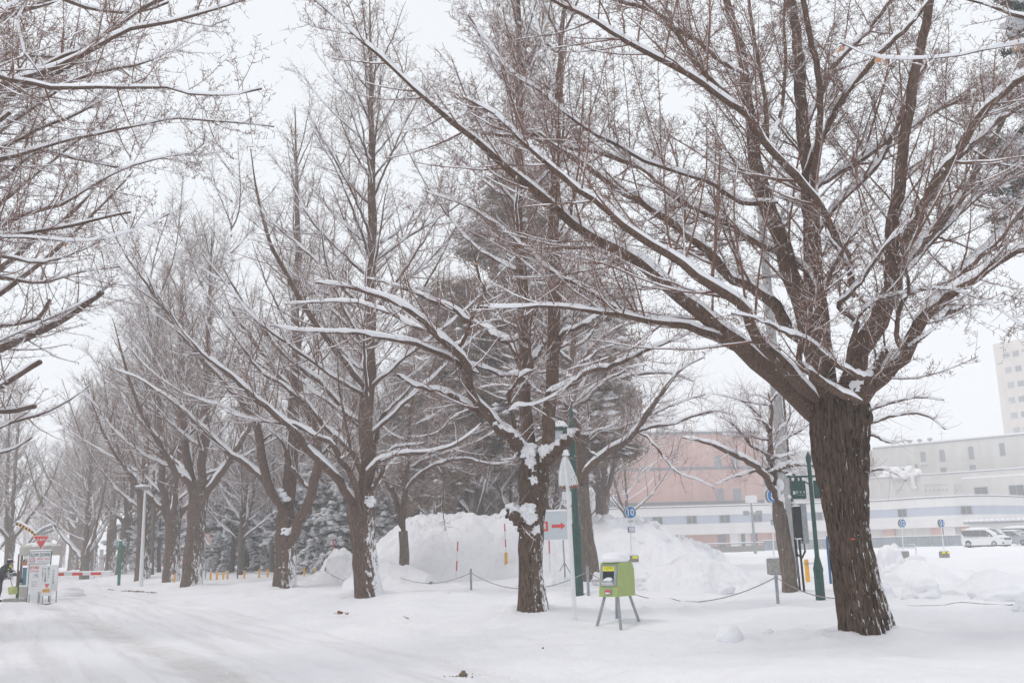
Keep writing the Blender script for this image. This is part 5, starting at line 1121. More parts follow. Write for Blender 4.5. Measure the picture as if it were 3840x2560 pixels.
pile('snow_pile', 'grey shaded snow heap left of the pollarded ginkgo', 42, [(1150, 2175), (1190, 2148), (1225, 2120), (1255, 2078), (1275, 2066), (1300, 2080), (1330, 2110), (1370, 2150)], 3, 13, 'ploughed snow piles', amp=.28, nx=90)
pile('snow_pile', 'small rounded snow heap at the foot of the big pile, behind the chain posts', 38, [(1300, 2160), (1340, 2135), (1390, 2120), (1440, 2115), (1500, 2122), (1560, 2132), (1620, 2150)], 2.4, 14, 'ploughed snow piles', amp=.14, nx=90)
pile('snow_pile', 'long soft snow hummock at the right edge below the silver car', 24, [(3580, 2215), (3640, 2190), (3700, 2158), (3760, 2145), (3830, 2158), (3900, 2165), (3990, 2210)], 2.2, 17, 'ploughed snow piles', amp=.12, nx=100, mat='snow')
pile('snow_pile', 'low drift below the twelfth parking sign, behind the boulders', 30, [(3330, 2160), (3400, 2122), (3450, 2100), (3500, 2118), (3540, 2150), (3600, 2140), (3700, 2175)], 2.4, 19, 'ploughed snow piles', amp=.15, nx=100, mat='snow')
def lump(label, px, py, w, h, seed, fl=-.5, amp=.3, mat='pile', dz=0.0, grp='snow lumps'):
    b = gnd(px, py); k = b[1]/F; o = MB().ball((0, 0, h*k*.18), (w*k/2*1.1, w*k/2*.85, h*k*.80), seed, amp*.8, 1.6, 5).build('snow_lump', mat)
    o.location = b; return tag(o, label, 'snow lump', grp)
lump('tallest peaked snow boulder with a dirty face, left of the eleventh parking sign', 3350, 2175, 95, 125, 1)
lump('smooth rounded snow boulder joined to the peaked one', 3430, 2160, 110, 70, 2, mat='snow')
lump('small upright snow boulder below the eleventh parking sign', 3504, 2180, 46, 62, 3)
lump('broad snow boulder with a cracked right side, in front of the peaked one', 3455, 2238, 130, 70, 4)
lump('low snow lump by the huge trunk, behind the rope', 3320, 2238, 60, 50, 5, mat='snow')
lump('wide flat snow hump near the right edge, just behind the rope', 3740, 2246, 190, 60, 6, mat='snow', amp=.12)
lump('snow lump cut by the right edge, in front of the rope', 3840, 2290, 70, 50, 7, mat='snow')
lump('round snow boulder behind the left of the lime green box', 2250, 2185, 50, 40, 8)
lump('snow lump touching the right side of the lime green box', 2430, 2205, 85, 50, 9)
lump('pair of joined snow lumps left of the green lamp post', 2095, 2196, 40, 55, 10)
lump('snow lump just left of the green lamp post', 2135, 2194, 34, 38, 11)
lump('lone small snow lump under the sagging rope', 2722, 2218, 52, 34, 12)
lump('smooth snow mound alone on the flat snow, left of the huge trunk', 2735, 2392, 84, 52, 13, mat='snow', amp=.04)
lump('tiny snow mound right of the lone smooth mound', 2880, 2370, 34, 16, 14, mat='snow', amp=.04)
lump('upright snow lump beside the pollarded ginkgo', 1320, 2168, 70, 70, 15)
lump('dirty snow block half way up the big pile', 1642, 2128, 60, 46, 16)
lump('dirty snow block at the right foot of the two-pronged tree', 1570, 2168, 66, 40, 17)
lump('snow block left of the two-pronged tree', 1490, 2118, 44, 34, 18)
lump('low snow mound at the foot of the sign boards', 210, 2238, 190, 44, 19, mat='snow', amp=.2)
lump('tall slab of snow behind the barrier arm', 317, 2150, 34, 74, 20, mat='snow')
d = gnd(1640, 2100); 
# blocks lodged in the face of the pile
for i, (px, py, w, h) in enumerate([(1650, 2080, 62, 64), (1600, 2000, 24, 16), (1810, 1995, 30, 20), (2235, 2010, 30, 26), (1900, 2075, 26, 18), (1735, 2040, 20, 12), (2080, 1975, 26, 16)]):
    # march the sight line until it meets the pile: approximate with its front slope
    Yd = 41.5+(2110-py)*.035; p = at(px, py, Yd); o = MB().ball((0, 0, 0), (w*Yd/F/2, w*Yd/F/2.5, h*Yd/F/2), 30+i, .35, 1.7, 3).build('snow_lump', 'pile'); o.location = p
    tag(o, ['large dirty snow block high on the face of the big pile', 'small snow block near the top left of the big pile', 'snow block below the notch of the big pile', 'snow block right of the striped pole', 'snow block low on the big pile near the twin-stemmed ginkgo', 'small crumb of snow in the middle of the big pile', 'snow block just right of the arrow board'][i], 'snow lump', 'snow lumps')

# ------------------------------------------------------------ street furniture
def px2m(w, Y): return w*Y/F
def rustmat(zb, zt, xr):
    m, nt, b = newmat('rusty_white_enamel')
    tc = N(nt, 'ShaderNodeTexCoord'); sx = N(nt, 'ShaderNodeSeparateXYZ'); L(nt, tc.outputs['Object'], sx.inputs[0])
    mp = N(nt, 'ShaderNodeMapping'); mp.inputs['Scale'].default_value = (45, 45, 9); L(nt, tc.outputs['Object'], mp.inputs[0])
    n = N(nt, 'ShaderNodeTexNoise'); n.inputs['Scale'].default_value = 1; n.inputs['Detail'].default_value = 5; L(nt, mp.outputs[0], n.inputs['Vector'])
    edge = math_(nt, 'SUBTRACT', 1.0, math_(nt, 'MULTIPLY', math_(nt, 'ADD', sx.outputs[2], -zb), 13.0), True)
    top = math_(nt, 'SUBTRACT', 1.0, math_(nt, 'MULTIPLY', math_(nt, 'SUBTRACT', zt, sx.outputs[2]), 9.0), True)
    rt = math_(nt, 'MULTIPLY', math_(nt, 'ADD', sx.outputs[0], -xr), 3.0, True)
    f = math_(nt, 'ADD', math_(nt, 'ADD', n.outputs[0], math_(nt, 'MULTIPLY', edge, .38)), math_(nt, 'ADD', math_(nt, 'MULTIPLY', rt, .22), math_(nt, 'MULTIPLY', top, .2)))
    k = math_(nt, 'MULTIPLY', math_(nt, 'ADD', f, -.68), 12.0, True)
    L(nt, mixc(nt, k, (.72, .74, .75), (.20, .075, .03)), b.inputs['Base Color']); b.inputs['Roughness'].default_value = .6
    return m
# lime green box on four legs
b = gnd(2322, 2332); s = b[1]/F
lb_ = thing('ticket_box', 'lime green box on four splayed metal legs with a cap of snow', 'ticket machine', b, R_(-42)); lb_.scale = (.86, .66, .71)
W2, D2 = .60*.5, .74*.5
zb_, zt_ = .62, 1.42
# body: side profile in local (y, z), front leans back; front faces -Y
prof = [(-.42, zb_), (.33, zb_), (.36, zb_+.05), (.36, zt_-.18), (.30, zt_-.04), (.20, zt_), (-.24, zt_), (-.30, zt_-.03)]
MB().prism(prof, -.23, .23, 'x').build('body', 'lime', lb_)
tl = math.atan2(.12, .78)
def fb_(x, z, d=0.0): return (x, -.42+(z-zb_)*.154-d, z)
MB().box(fb_(0, 1.11, .012), (.40, .03, .50), rx=-tl).build('front_panel', 'galv', lb_)
MB().box(fb_(0, 1.275, .032), (.28, .012, .105), rx=-tl).build('notice', 'reflect', lb_); text('定期券専用', 'ink', lb_, fb_(0, 1.295, .042), .24, .035); text('お札は使えません', 'ink', lb_, fb_(0, 1.255, .042), .24, .03)
MB().box(fb_(0, 1.10, .028), (.27, .012, .22), rx=-tl).build('display', 'black', lb_); MB().ball(fb_(0, 1.02, .03), (.12, .03, .045), 3, .3).build('snow_cover', 'cap', lb_)
MB().box(fb_(0, .90, .03), (.26, .05, .02), rx=-tl).box(fb_(-.02, .94, .03), (.26, .03, .02), rx=-tl).build('ledge', 'wpaint', lb_)
MB().box(fb_(0, .735, .01), (.17, .04, .13), rx=-tl).build('slot_frame', 'galv', lb_); MB().box(fb_(0, .735, .03), (.12, .012, .08), rx=-tl).build('label_plate', 'red', lb_); MB().box(fb_(0, .705, .04), (.10, .014, .035), rx=-tl).build('slot', 'wpaint', lb_)
MB().ball((0, -.05, zt_+.07), (.28, .42, .19), 7, .07, 1.2, 4, flat=-.06).build('snow_cap', 'cap', lb_)
for sx, sy in ((-1, -1), (1, -1), (-1, 1), (1, 1)):
    MB().tube([(sx*.16, sy*.26-.03, zb_+.01), (sx*.30, sy*.44-.03, -.12)], .032, 8).build('leg', 'galv', lb_)
# leaning white post with the rusty mirror hood
b = gnd(2157, 2324); Yp = b[1]; tp_ = at(2122, 1700, Yp); 
hp = thing('mirror_post', 'rust-edged white enamel mirror hood on a slightly leaning white post', 'road mirror', b)
MB().tube([(0, 0, -.2), tuple(tp_-b)], [.042, .037], 14).build('post', 'wpaint', hp)
def rel(px, py, d=0): return at(px, py, Yp+d)-b
MB().ball(rel(2122, 1694), (.055, .055, .05), 1, .05).ball(rel(2122, 1703), (.075, .075, .03), 2, .1).build('finial_snow', 'cap', hp)
prf = [rel(x, y) for x, y in ((2109, 1712), (2131, 1712), (2146, 1745), (2165, 1790), (2170, 1810), (2171, 1828), (2098, 1828), (2095, 1805), (2095, 1775), (2100, 1745))]
prf = [(p[0], p[2]) for p in prf]; M['rust'] = rustmat(min(p[1] for p in prf), max(p[1] for p in prf), prf[6][0]*.3+prf[5][0]*.7-.12); c0 = np.mean(prf, 0)
mb = MB(); n = len(prf); v = []
for (yy, k) in ((-.16, .72), (-.11, .93), (0, 1.0), (.06, .97)): v += [(c0[0]+(x-c0[0])*k, yy+.11, c0[1]+(z-c0[1])*(k if yy < 0 and z > c0[1] else 1)) for x, z in prf]
mb.add(v, [(j*n+i, j*n+(i+1) % n, (j+1)*n+(i+1) % n, (j+1)*n+i) for j in range(3) for i in range(n)]+[tuple(range(n)), tuple(range(3*n, 4*n))], False); hood = mb.build('hood', 'rust', hp)
MB().tube([rel(2117, 1712, -.10), rel(2128, 1830, -.10)], .030, 10).build('front_tube', 'wpaint', hp)
MB().box(rel(2122, 1713), (.10, .10, .015)).box(rel(2127, 1825), (.10, .12, .018)).build('clamp', 'galv', hp)
# green lamp posts
def lamppost(px, py, topx, topy, r, label, nm='street_lamp'):
    b = gnd(px, py); Yp = b[1]; k = Yp/F; root = thing(nm, label, 'street lamp', b); return root, b, Yp, k
lp, b, Yp, k = lamppost(2170, 2229, 0, 0, 0, 'dark green lamp post with a snow-capped lantern on a curled arm, behind the mirror post')
H1 = at(2160, 1965, Yp)[2]-b[2]; H2 = at(2140, 1545, Yp)[2]-b[2]
MB().lathe([(.16, -.1), (.155, 0), (.13, .04), (.128, H1-.1), (.12, H1-.03), (.085, H1+.04), (.078, H2-.4), (.09, H2-.38), (.09, H2-.34), (.06, H2-.3), (.05, H2), (.015, H2+.12)], n=16).build('post', 'green', lp)
hx = at(2093, 1650, Yp)[0]-b[0]; zl = at(2093, 1612, Yp)[2]-b[2]
MB().tube([(0, 0, zl-.02), (-.12, 0, zl+.02), (hx*.55, 0, zl+.16), (hx*.8, 0, zl+.30), (hx, 0, zl+.27), (hx, 0, zl+.08)], .022, 8).tube([(0, 0, zl-.35), (hx*.35, 0, zl-.1), (hx*.5, 0, zl+.12)], .014, 8).build('arm', 'green', lp)
MB().lathe([(.26, 0), (.13, -.02), (.20, -.03)], (hx, 0, zl), 4, math.pi/4).lathe([(.27, 0), (.27, .03), (.05, .13)], (hx, 0, zl-.01), 4, math.pi/4).build('lantern_roof', 'green', lp)
MB().lathe([(.19, -.02), (.13, -.42), (.06, -.45)], (hx, 0, zl), 4, math.pi/4).build('lantern_glass', 'lampglass', lp)
mb = MB()
for a in range(4):
    w = math.pi/4+a*math.pi/2; mb.cyl((hx+.197*math.cos(w), .197*math.sin(w), zl-.02), (hx+.135*math.cos(w), .135*math.sin(w), zl-.44), .012, None, 6)
mb.build('lantern_frame', 'green', lp)
MB().ball((hx, 0, zl+.12), (.26, .26, .14), 5, .1, 1.5, 3, flat=-.04).ball((.02, 0, zl+.02), (.07, .07, .05), 2, .2).build('snow_cover', 'cap', lp)
sg = thing('sign_post', 'dark green octagonal post carrying the dentistry direction board, left of the huge trunk', 'direction sign', gnd(3078, 2247)); b = np.array(sg.location); Yp = b[1]
Z1 = at(3066, 2135, Yp)[2]-b[2]; Z2 = at(3058, 2095, Yp)[2]-b[2]; Z3 = at(3030, 1735, Yp)[2]-b[2]; Z4 = at(3029, 1695, Yp)[2]-b[2]; kk = Yp/F
MB().lathe([(.112, -.1), (.106, Z1*.2), (.104, Z1-.04), (.112, Z1-.03), (.112, Z1+.03), (.10, Z1+.07), (.052, Z2+.06), (.048, Z2+.6), (.046, Z3), (.062, Z3+.02), (.062, Z3+.14), (.008, Z4+.02)], n=8).build('post', 'green', sg)
xl = at(2970, 1850, Yp)[0]-b[0]; xr = at(3024, 1850, Yp)[0]-b[0]; za_ = at(2995, 1802, Yp)[2]-b[2]; zb2 = at(2995, 1870, Yp)[2]-b[2]; zarm = at(2995, 1786, Yp)[2]-b[2]
def plate(x0, x1, nm='board'):
    MB().box(((x0+x1)/2, 0, (za_+zb2)/2), (x1-x0, .05, za_-zb2), bev=.012).build(nm, 'green', sg)
plate(xl, xr-.01); plate(.06, .06+(xr-xl)*.9)
MB().tube([(xl-.02, 0, zarm), (.5, 0, zarm)], .022, 8).cyl((xl+.12, 0, za_-.01), (xl+.12, 0, zarm), .045, None, 4).cyl((xr-.10, 0, za_-.01), (xr-.10, 0, zarm), .03, None, 4).cyl((xl-.04, 0, zarm-.02), (xl-.04, 0, zarm+.05), .06, .02, 8).build('hanger', 'green', sg)
wB = xr-xl; zt3_ = zb2+(za_-zb2)*.37
MB().box((xl+wB*.13, -.034, zt3_-.01), (wB*.15, .004, wB*.22)).build('arrow_tile', 'wpaint', sg)
aw = wB*.06; cx, cz = xl+wB*.13, zt3_-.01
MB().prism([(cx-aw, cz), (cx, cz+aw), (cx+aw*.2, cz+aw*.75), (cx-aw*.3, cz+aw*.2), (cx+aw, cz+aw*.2), (cx+aw, cz-aw*.2), (cx-aw*.3, cz-aw*.2), (cx+aw*.2, cz-aw*.75), (cx, cz-aw)], -.0385, -.0365).build('arrow', 'green', sg)
for i, ch in enumerate('歯学部'): text(ch, 'wpaint', sg, (xl+wB*(.33+.25*i), -.028, zt3_), wB*.125, wB*.16)
text('School of Dentistry', 'wpaint', sg, (xl+wB*.60, -.028, zt3_-wB*.19), wB*.55, wB*.06)
MB().ball((xl-.03, 0, zarm+.05), (.07, .05, .03), 3, .2).build('snow_cover', 'cap', sg)
# concrete utility pole with its cabinets
b = gnd(2985, 2150); Yp = 33.0; q = at(2958, 2050, Yp); b = np.array([q[0], q[1], gz(q[0], q[1])]); tp_ = at(2905, 600, Yp)
up = thing('utility_pole', 'tall grey concrete utility pole rising behind the huge ginkgo', 'utility pole', b)
MB().tube([(0, 0, -.3), (0, 0, 4), (0, 0, tp_[2]-b[2])], [.20, .18, .13], 16).build('pole', 'polec', up)
MB().box((.22, -.05, 4.2), (.06, .06, 7.0)).build('cable_conduit', 'black', up)
mb = MB()
for z in (1.0, 2.2, 3.4, 4.6, 5.8): mb.lathe([(.205, 0), (.205, .03)], (0, 0, z), 16)
mb.build('steel_band', 'galv', up)
b = gnd(3000, 2214); Yp = b[1]
cb = thing('meter_cabinet', 'black and grey meter cabinet on twin thin pipes right of the short crooked tree', 'meter cabinet', b)
def R2(px, py): p = at(px, py, Yp)-b; return p[0], p[2]
x0, z1 = R2(2971, 1898); x1, z0 = R2(3008, 2018); MB().box(((x0+x1)/2, 0, (z0+z1)/2), (x1-x0, .24, z1-z0), bev=.03).build('black_case', 'black', cb)
x2, z2 = R2(3031, 2036); x0b, z1b = R2(2975, 1890); MB().box(((x1+x2)/2, .04, (z2+z1b)/2), (x2-x1-.004, .3, z1b-z2)).build('grey_case', 'galv', cb)
MB().box(((x0b+x2)/2, .02, z1b+.04), (x2-x0b+.02, .36, .07), bev=.025).ball(((x0+x1)/2, -.02, z1+.01), (.12, .12, .035), 2, .15).build('snow_cover', 'cap', cb)
xa, za1 = R2(2988, 2022); xb, zb1_ = R2(3000, 2214)
MB().tube([(xa-.03, 0, za1), (xa-.01, 0, -.1)], .014, 8).tube([(xa+.06, 0, za1), (xa+.08, 0, -.1)], .03, 8).tube([(xa-.06, .02, za1), (xa-.03, .02, -.1)], .012, 8).build('pipe', 'black', cb)
pz = R2(3000, 2090)[1]; MB().tube([(xa+.08, -.04, za1+.1), (xa+.16, -.06, za1-.05), (xa+.17, -.06, pz+.15), (xa+.08, -.06, pz), (xa-.03, -.05, pz+.08), (xa-.05, -.04, pz+.2)], .028, 8).build('cable_loop', 'black', cb)
MB().ball(((x0+x1)/2, -.03, za1+.03), (.11, .09, .03), 1, .2).build('ledge_snow', 'cap', cb)
# yellow and dark blue posts
b = gnd(3030, 2180); Yp = b[1]; yp = thing('marker_post', 'square yellow post with a wire between the meter cabinet and the green signpost', 'post', b); h = at(3022, 2096, Yp)[2]-b[2]
MB().box((0, 0, h/2-.05), (.11, .11, h+.1), bev=.01).build('post', 'yellow', yp); MB().tube([(-.12, -.07, h*.85), (.3, -.07, h*.83)], .006, 6).tube([(-.12, -.07, h*.80), (.3, -.07, h*.79)], .006, 6).build('wire', 'rope', yp)
b = gnd(3116, 2188); Yp = b[1]; bp = thing('marker_post', 'thin dark blue pipe beside the huge trunk', 'post', b); h = at(3095, 2012, Yp)[2]-b[2]
MB().tube([(0, 0, -.1), (0, 0, h-.08), (.02, 0, h), (.12, 0, h+.02), (.2, .3, h-.1)], .038, 8).build('post', 'dblue', bp)
# numbered parking signs on concrete blocks
def numsign(num, base, disc, rx_, ry_, block, label, small=True, board=True, rz=-.35, refl=(), Ypos=None):
    b = gnd(*base) if Ypos is None else at(*base, Ypos); Yp = b[1]; root = thing('parking_sign', label, 'sign', b, 0, 'numbered parking signs')
    def r(px, py): p = at(px, py, Yp)-b; return p[0], p[2]
    bxl, bzt = r(block[0], block[1]); bxr, bzb = r(block[2], block[3]); cx = (bxl+bxr)/2
    MB().box((cx, 0, (bzt+bzb)/2), (bxr-bxl, (bxr-bxl)*.8, bzt-bzb), bev=.03).build('concrete_block', 'concrete', root)
    MB().ball((cx, 0, bzt), ((bxr-bxl)*.52, (bxr-bxl)*.42, .10), 4, .12, 2, 3, flat=-.01).build('snow_cover', 'cap', root)
    for (a0, a1, c0_, c1_) in refl:
        xl_, zt_2 = r(a0, c0_); xr_, zb_2 = r(a1, c1_); MB().box(((xl_+xr_)/2, -(bxr-bxl)*.4-.012, (zt_2+zb_2)/2), (xr_-xl_, .02, zt_2-zb_2)).build('reflector', 'reflect', root)
    dx, dz = r(*disc); rad = rx_*Yp/F; radz = ry_*Yp/F
    MB().cyl((cx, 0, bzt-.02), (dx, 0, dz+radz), .028, None, 10).build('pole', 'wpaint', root)
    n = 40
    for off, y0_, nm, rot in ((0, -.05, 'disc', rz), (0, .05, 'back_disc', rz)):
        pass
    u = np.array([math.cos(rz), math.sin(rz)]); nn = np.array([u[1], -u[0]])
    def disc_(o, rr, mt, nm, th=.012, shx=0):
        v = [(dx+shx+u[0]*rr*math.cos(t)+nn[0]*oo, u[1]*rr*math.cos(t)+nn[1]*oo, dz+rr*math.sin(t)) for oo in (o, o-th) for t in np.linspace(0, 2*math.pi, n, endpoint=False)]
        MB().add(v, [tuple(range(n)), tuple(range(n, 2*n))[::-1]]+[(i, (i+1) % n, n+(i+1) % n, n+i) for i in range(n)]).build(nm, mt, root)
    disc_(.075, radz, 'wpaint', 'disc_rim'); disc_(.082, radz*.90, 'blue', 'disc'); disc_(-.06, radz, 'galv', 'back_disc')
    MB().cyl((dx-.02, -.05, dz), (dx+.02, .07, dz), .02, None, 8).build('bracket', 'galv', root)
    text(num, 'wpaint', root, (dx+nn[0]*.086, nn[1]*.086, dz), radz*(1.15 if len(num) > 1 else .8), radz*1.15, 'number', rz, off=.02)
    if small:
        x_, z_ = r(disc[0]+2, disc[1]+ry_+10); MB().box((x_, -.04, z_), (.24, .01, .10)).build('name_plate', 'wpaint', root); text('北大病院', 'ink', root, (x_, -.047, z_+.015), .18, .03); MB().box((x_, -.047, z_-.025), (.17, .003, .012)).build('underline', 'ink', root)
    if board:
        x_, z_ = r(*board); bw_, bh_ = .23, .215
        MB().box((x_, -.045, z_), (bw_, .012, bh_)).build('board_frame', 'blue', root); MB().box((x_, -.054, z_), (bw_*.86, .01, bh_*.84)).build('board', 'wpaint', root)
        text('出 口', 'blue', root, (x_, -.061, z_+.03), bw_*.5, bh_*.28); MB().prism([(x_-.07, z_-.058), (x_+.03, z_-.058), (x_+.03, z_-.072), (x_+.075, z_-.05), (x_+.03, z_-.028), (x_+.03, z_-.044), (x_-.07, z_-.044)], -.064, -.062).build('arrow', 'red', root)
        MB().box((x_-bw_*.35, .05, z_), (bw_*.6, .012, bh_)).build('back_board', 'galv', root)
    return root, b, r
numsign('10', (2369, 2106), (2362, 1920), 17, 23, (2343, 2082, 2394, 2106), 'round blue sign 10 on a concrete block, in front of the big snow pile', board=(2369, 1985), rz=.35, Ypos=39.0, refl=((2369, 2389, 2083, 2093),))
numsign('8', (2910, 2152), (2895, 1858), 26, 27, (2877, 2092, 2932, 2152), 'round blue sign 8 half hidden by the short crooked tree', board=(2906, 1957), rz=.4, refl=((2922, 2932, 2094, 2104),))
numsign('12', (3388, 2092), (3382, 1961), 12, 16, (3371, 2066, 3407, 2092), 'round blue sign 12 with a white tube rail behind it', small=False, board=None, rz=.5)
numsign('11', (3541, 2090), (3529, 1961), 10, 15, (3524, 2066, 3558, 2089), 'round blue sign 11 with two yellow reflectors on its block', small=False, board=None, rz=.6, refl=((3527, 3540, 2067, 2074), (3546, 3556, 2067, 2074)))
# white tube rail
q = at(3387, 2058, 60); b = np.array([q[0], q[1], gz(q[0], q[1])]); r_ = thing('tube_rail', 'white bent tube rail behind the blue sign 12', 'railing', b)
w = 92*60/F/2; zt_r = at(3387, 2040, 60)[2]-b[2]; zm = at(3387, 2054, 60)[2]-b[2]
MB().tube([(-w, 0, -.1), (-w, 0, zt_r-.12), (-w+.1, 0, zt_r), (w-.1, 0, zt_r), (w, 0, zt_r-.12), (w, 0, -.1)], .04, 8).tube([(-w, 0, zm), (w, 0, zm)], .035, 8).build('tube', 'wpaint', r_)
# car-park lamp post in front of the white building
q = at(2833, 2075, 100); b = np.array([q[0], q[1], gz(q[0], q[1])]); r_ = thing('floodlight_post', 'thin grey floodlight post in front of the white hospital front', 'street lamp', b)
zt_r = at(2827, 1880, 100)[2]-b[2]; MB().cyl((0, 0, -.1), (-.05, 0, zt_r), .16, .09, 10).build('pole', 'galv', r_)
MB().box((-.05, -.1, zt_r+.25), (.62, .2, .75)).box((-.05, -.1, zt_r+.25), (1.15, .12, .7)).build('floodlight', 'wpaint', r_); MB().box((-.65, -.1, zt_r-1.1), (.5, .4, .45)).box((.65, -.1, zt_r-1.1), (.5, .4, .45)).box((0, 0, zt_r-1.1), (1.2, .1, .1)).build('camera_box', 'frame', r_)
# arrow board on a tripod
b = gnd(2060, 2140); Yp = 34.0; q = at(2110, 2130, Yp); b = np.array([q[0], q[1], gz(q[0], q[1])])
ab = thing('arrow_board', 'pale blue board with a red arrow on a steel stand, half behind the twin-stemmed ginkgo', 'sign board', b)
def r(px, py): p = at(px, py, Yp)-b; return p[0], p[2]
xl_, zt_4 = r(1960, 1921); xr_, zb_4 = r(2129, 2020); MB().box(((xl_+xr_)/2, -.03, (zt_4+zb_4)/2), (xr_-xl_, .03, zt_4-zb_4)).build('board', 'board', ab); MB().box(((xl_+xr_)/2, -.03, zt_4+.035), (xr_-xl_, .07, .07), bev=.025).build('snow_cover', 'cap', ab)
ax, az = r(2069, 1972); bx_, bz_ = r(2119, 1972); hh_ = 14*Yp/F; tk = 6*Yp/F
MB().prism([(ax, az-tk), (bx_-hh_*1.1, az-tk), (bx_-hh_*1.1, az-hh_), (bx_, az), (bx_-hh_*1.1, az+hh_), (bx_-hh_*1.1, az+tk), (ax, az+tk)], -.052, -.046).build('arrow', 'red', ab)
kx, kz = r(2033, 1973); kw = .32; MB().box((kx+kw/2, -.048, kz), (.07, .008, kw)).box((kx-kw/2, -.048, kz), (.07, .008, kw)).box((kx, -.0475, kz-kw/2+.035), (kw-.07, .007, .07)).box((kx, -.0475, kz+kw/2-.035), (kw-.07, .007, .07)).build('character', 'red', ab)
cx_, _ = r(2112, 2040); mb = MB().cyl((cx_, 0, zb_4-.02), (cx_+.03, 0, .1), .025, None, 8); hb = r(2115, 2108)[1]
for a in (200, 320, 90): mb.cyl((cx_+.02, 0, hb), (cx_+.02+.55*math.cos(R_(a)), .55*math.sin(R_(a)), -.15), .018, None, 6)
mb.build('stand', 'galv', ab)
# small white 15 plate
q = at(2125, 1900, 40); b = np.array([q[0], q[1], gz(q[0], q[1])]); w5 = thing('number_plate_sign', 'white shield-shaped plate reading 15 behind the mirror post', 'sign', b); Yp = 40.0
def r(px, py): p = at(px, py, Yp)-b; return p[0], p[2]
pts_ = [r(x, y) for x, y in ((2107, 1843), (2143, 1843), (2144, 1889), (2128, 1905), (2108, 1889))]
MB().prism(pts_, -.03, -.01).build('plate', 'wpaint', w5); x_, z_ = r(2119, 1880); text('15', 'ink', w5, (x_, -.036, z_), .13, .13); x_, z_ = r(2124, 1862); text('(', 'blue', w5, (x_, -.036, z_), .035, .09)
MB().cyl((r(2130, 1900)[0], .03, -.1), (r(2128, 1850)[0], .03, r(2128, 1840)[1]), .02, None, 8).build('pole', 'galv', w5)
# red and white snow poles
def snowpole(x0, y0, x1, y1, d, label, bands=4, yel=False):
    a_p = at(x0, y0, d); t_p = at(x1, y1, d); root = thing('snow_pole', label, 'marker pole', a_p, 0, 'red and white snow poles'); v = t_p-a_p
    for i in range(bands):
        MB().cyl(tuple(v*i/bands), tuple(v*(i+1)/bands), .028, None, 8).build('band', 'redw' if (bands-i) % 2 else 'wpaint', root)
    MB().cyl(tuple(-v*.25), (0, 0, 0), .026, None, 8).build('foot', 'wpaint', root)
    if yel: MB().box(tuple(v*.03+np.array([-.02, -.04, .12])), (.12, .03, .5)).build('tag', 'yellow', root)
snowpole(1712, 2138, 1717, 2029, 39, 'shorter thin red snow pole low on the big pile', 3)
snowpole(1900, 2110, 1892, 1962, 41, 'long red and white snow pole with a yellow tag at its foot', 5, True)
snowpole(2062, 2124, 2059, 2024, 40, 'pinkish snow pole under the arrow board', 2)
snowpole(2221, 2140, 2219, 1960, 36, 'red and white snow pole right of the grey zelkova trunk', 5)
snowpole(1249, 2068, 1249, 2018, 47, 'red snow pole left of the pollarded ginkgo', 1)
# rope posts and ropes
posts = [(694, 2166, 2102), (890, 2166, 2126), (960, 2140, 2110), (1220, 2183, 2128), (1449, 2194, 2128), (1767, 2209, 2134), (2207, 2232, 2126), (2918, 2262, 2144)]
pl = ['slanting rope post left of the three-stemmed ginkgo', 'dark rope post between the left-centre ginkgos', 'grey rope post right of the three-stemmed ginkgo', 'rope post in front of the grey shaded heap', 'rope post right of the pollarded ginkgo', 'rope post standing alone before the big snow pile', 'rope post right of the green lamp post', 'rope post in front of sign 8']
posts = [(770, 2168, 2124), (890, 2168, 2126), (1220, 2183, 2128), (1449, 2194, 2128), (1767, 2209, 2134), (2207, 2232, 2126), (2918, 2262, 2144)]; pl = [pl[2], pl[1]]+pl[3:]
tops = []
for (x, y, yt), lab in zip(posts, pl):
    b = gnd(x, y); h = at(x, yt, b[1])[2]-b[2]; root = thing('rope_post', lab, 'post', b, 0, 'grey rope posts')
    MB().cyl((0, 0, -.15), (0, 0, h), .035, None, 10).build('post', 'galv' if x != 890 else 'brown', root); MB().cyl((0, 0, h-.13), (0, 0, h-.09), .045, None, 10).ball((0, 0, h+.01), (.035, .035, .02), 1, .1).build('collar', 'galv', root); tops.append(b+np.array([0, 0, h-.1]))
def rope(a, b_, sag, label, tw=.011):
    n = 24; P = np.array([a+(b_-a)*u-np.array([0, 0, sag*4*u*(1-u)]) for u in np.linspace(0, 1, n)]); P[:, 2] = np.maximum(P[:, 2], G(P[:, 0], P[:, 1])+.0)
    o = MB().tube(P-a, tw, 6).build('rope', 'rope'); o.location = a; tag(o, label, 'rope', 'ropes strung between the posts')
rl = ['rope between the two posts left of the low-forking ginkgo', 'rope passing behind the low-forking ginkgo', 'rope passing behind the pollarded ginkgo', 'rope sagging in front of the big pile, left of the lone post', 'rope passing behind the twin-stemmed ginkgo', 'long rope sagging to the snow right of the lime green box']
for i in range(len(tops)-1): rope(tops[i], tops[i+1], [.28, .22, .42, .38, .45, .62][i], rl[i])
e1 = at(3160, 2242, 19.0); rope(tops[-1], e1, .12, 'rope running from the sign 8 post behind the huge trunk')
e2 = at(3960, 2228, 18.5); rope(e1, e2, .25, 'rope crossing behind the huge trunk to the right edge')
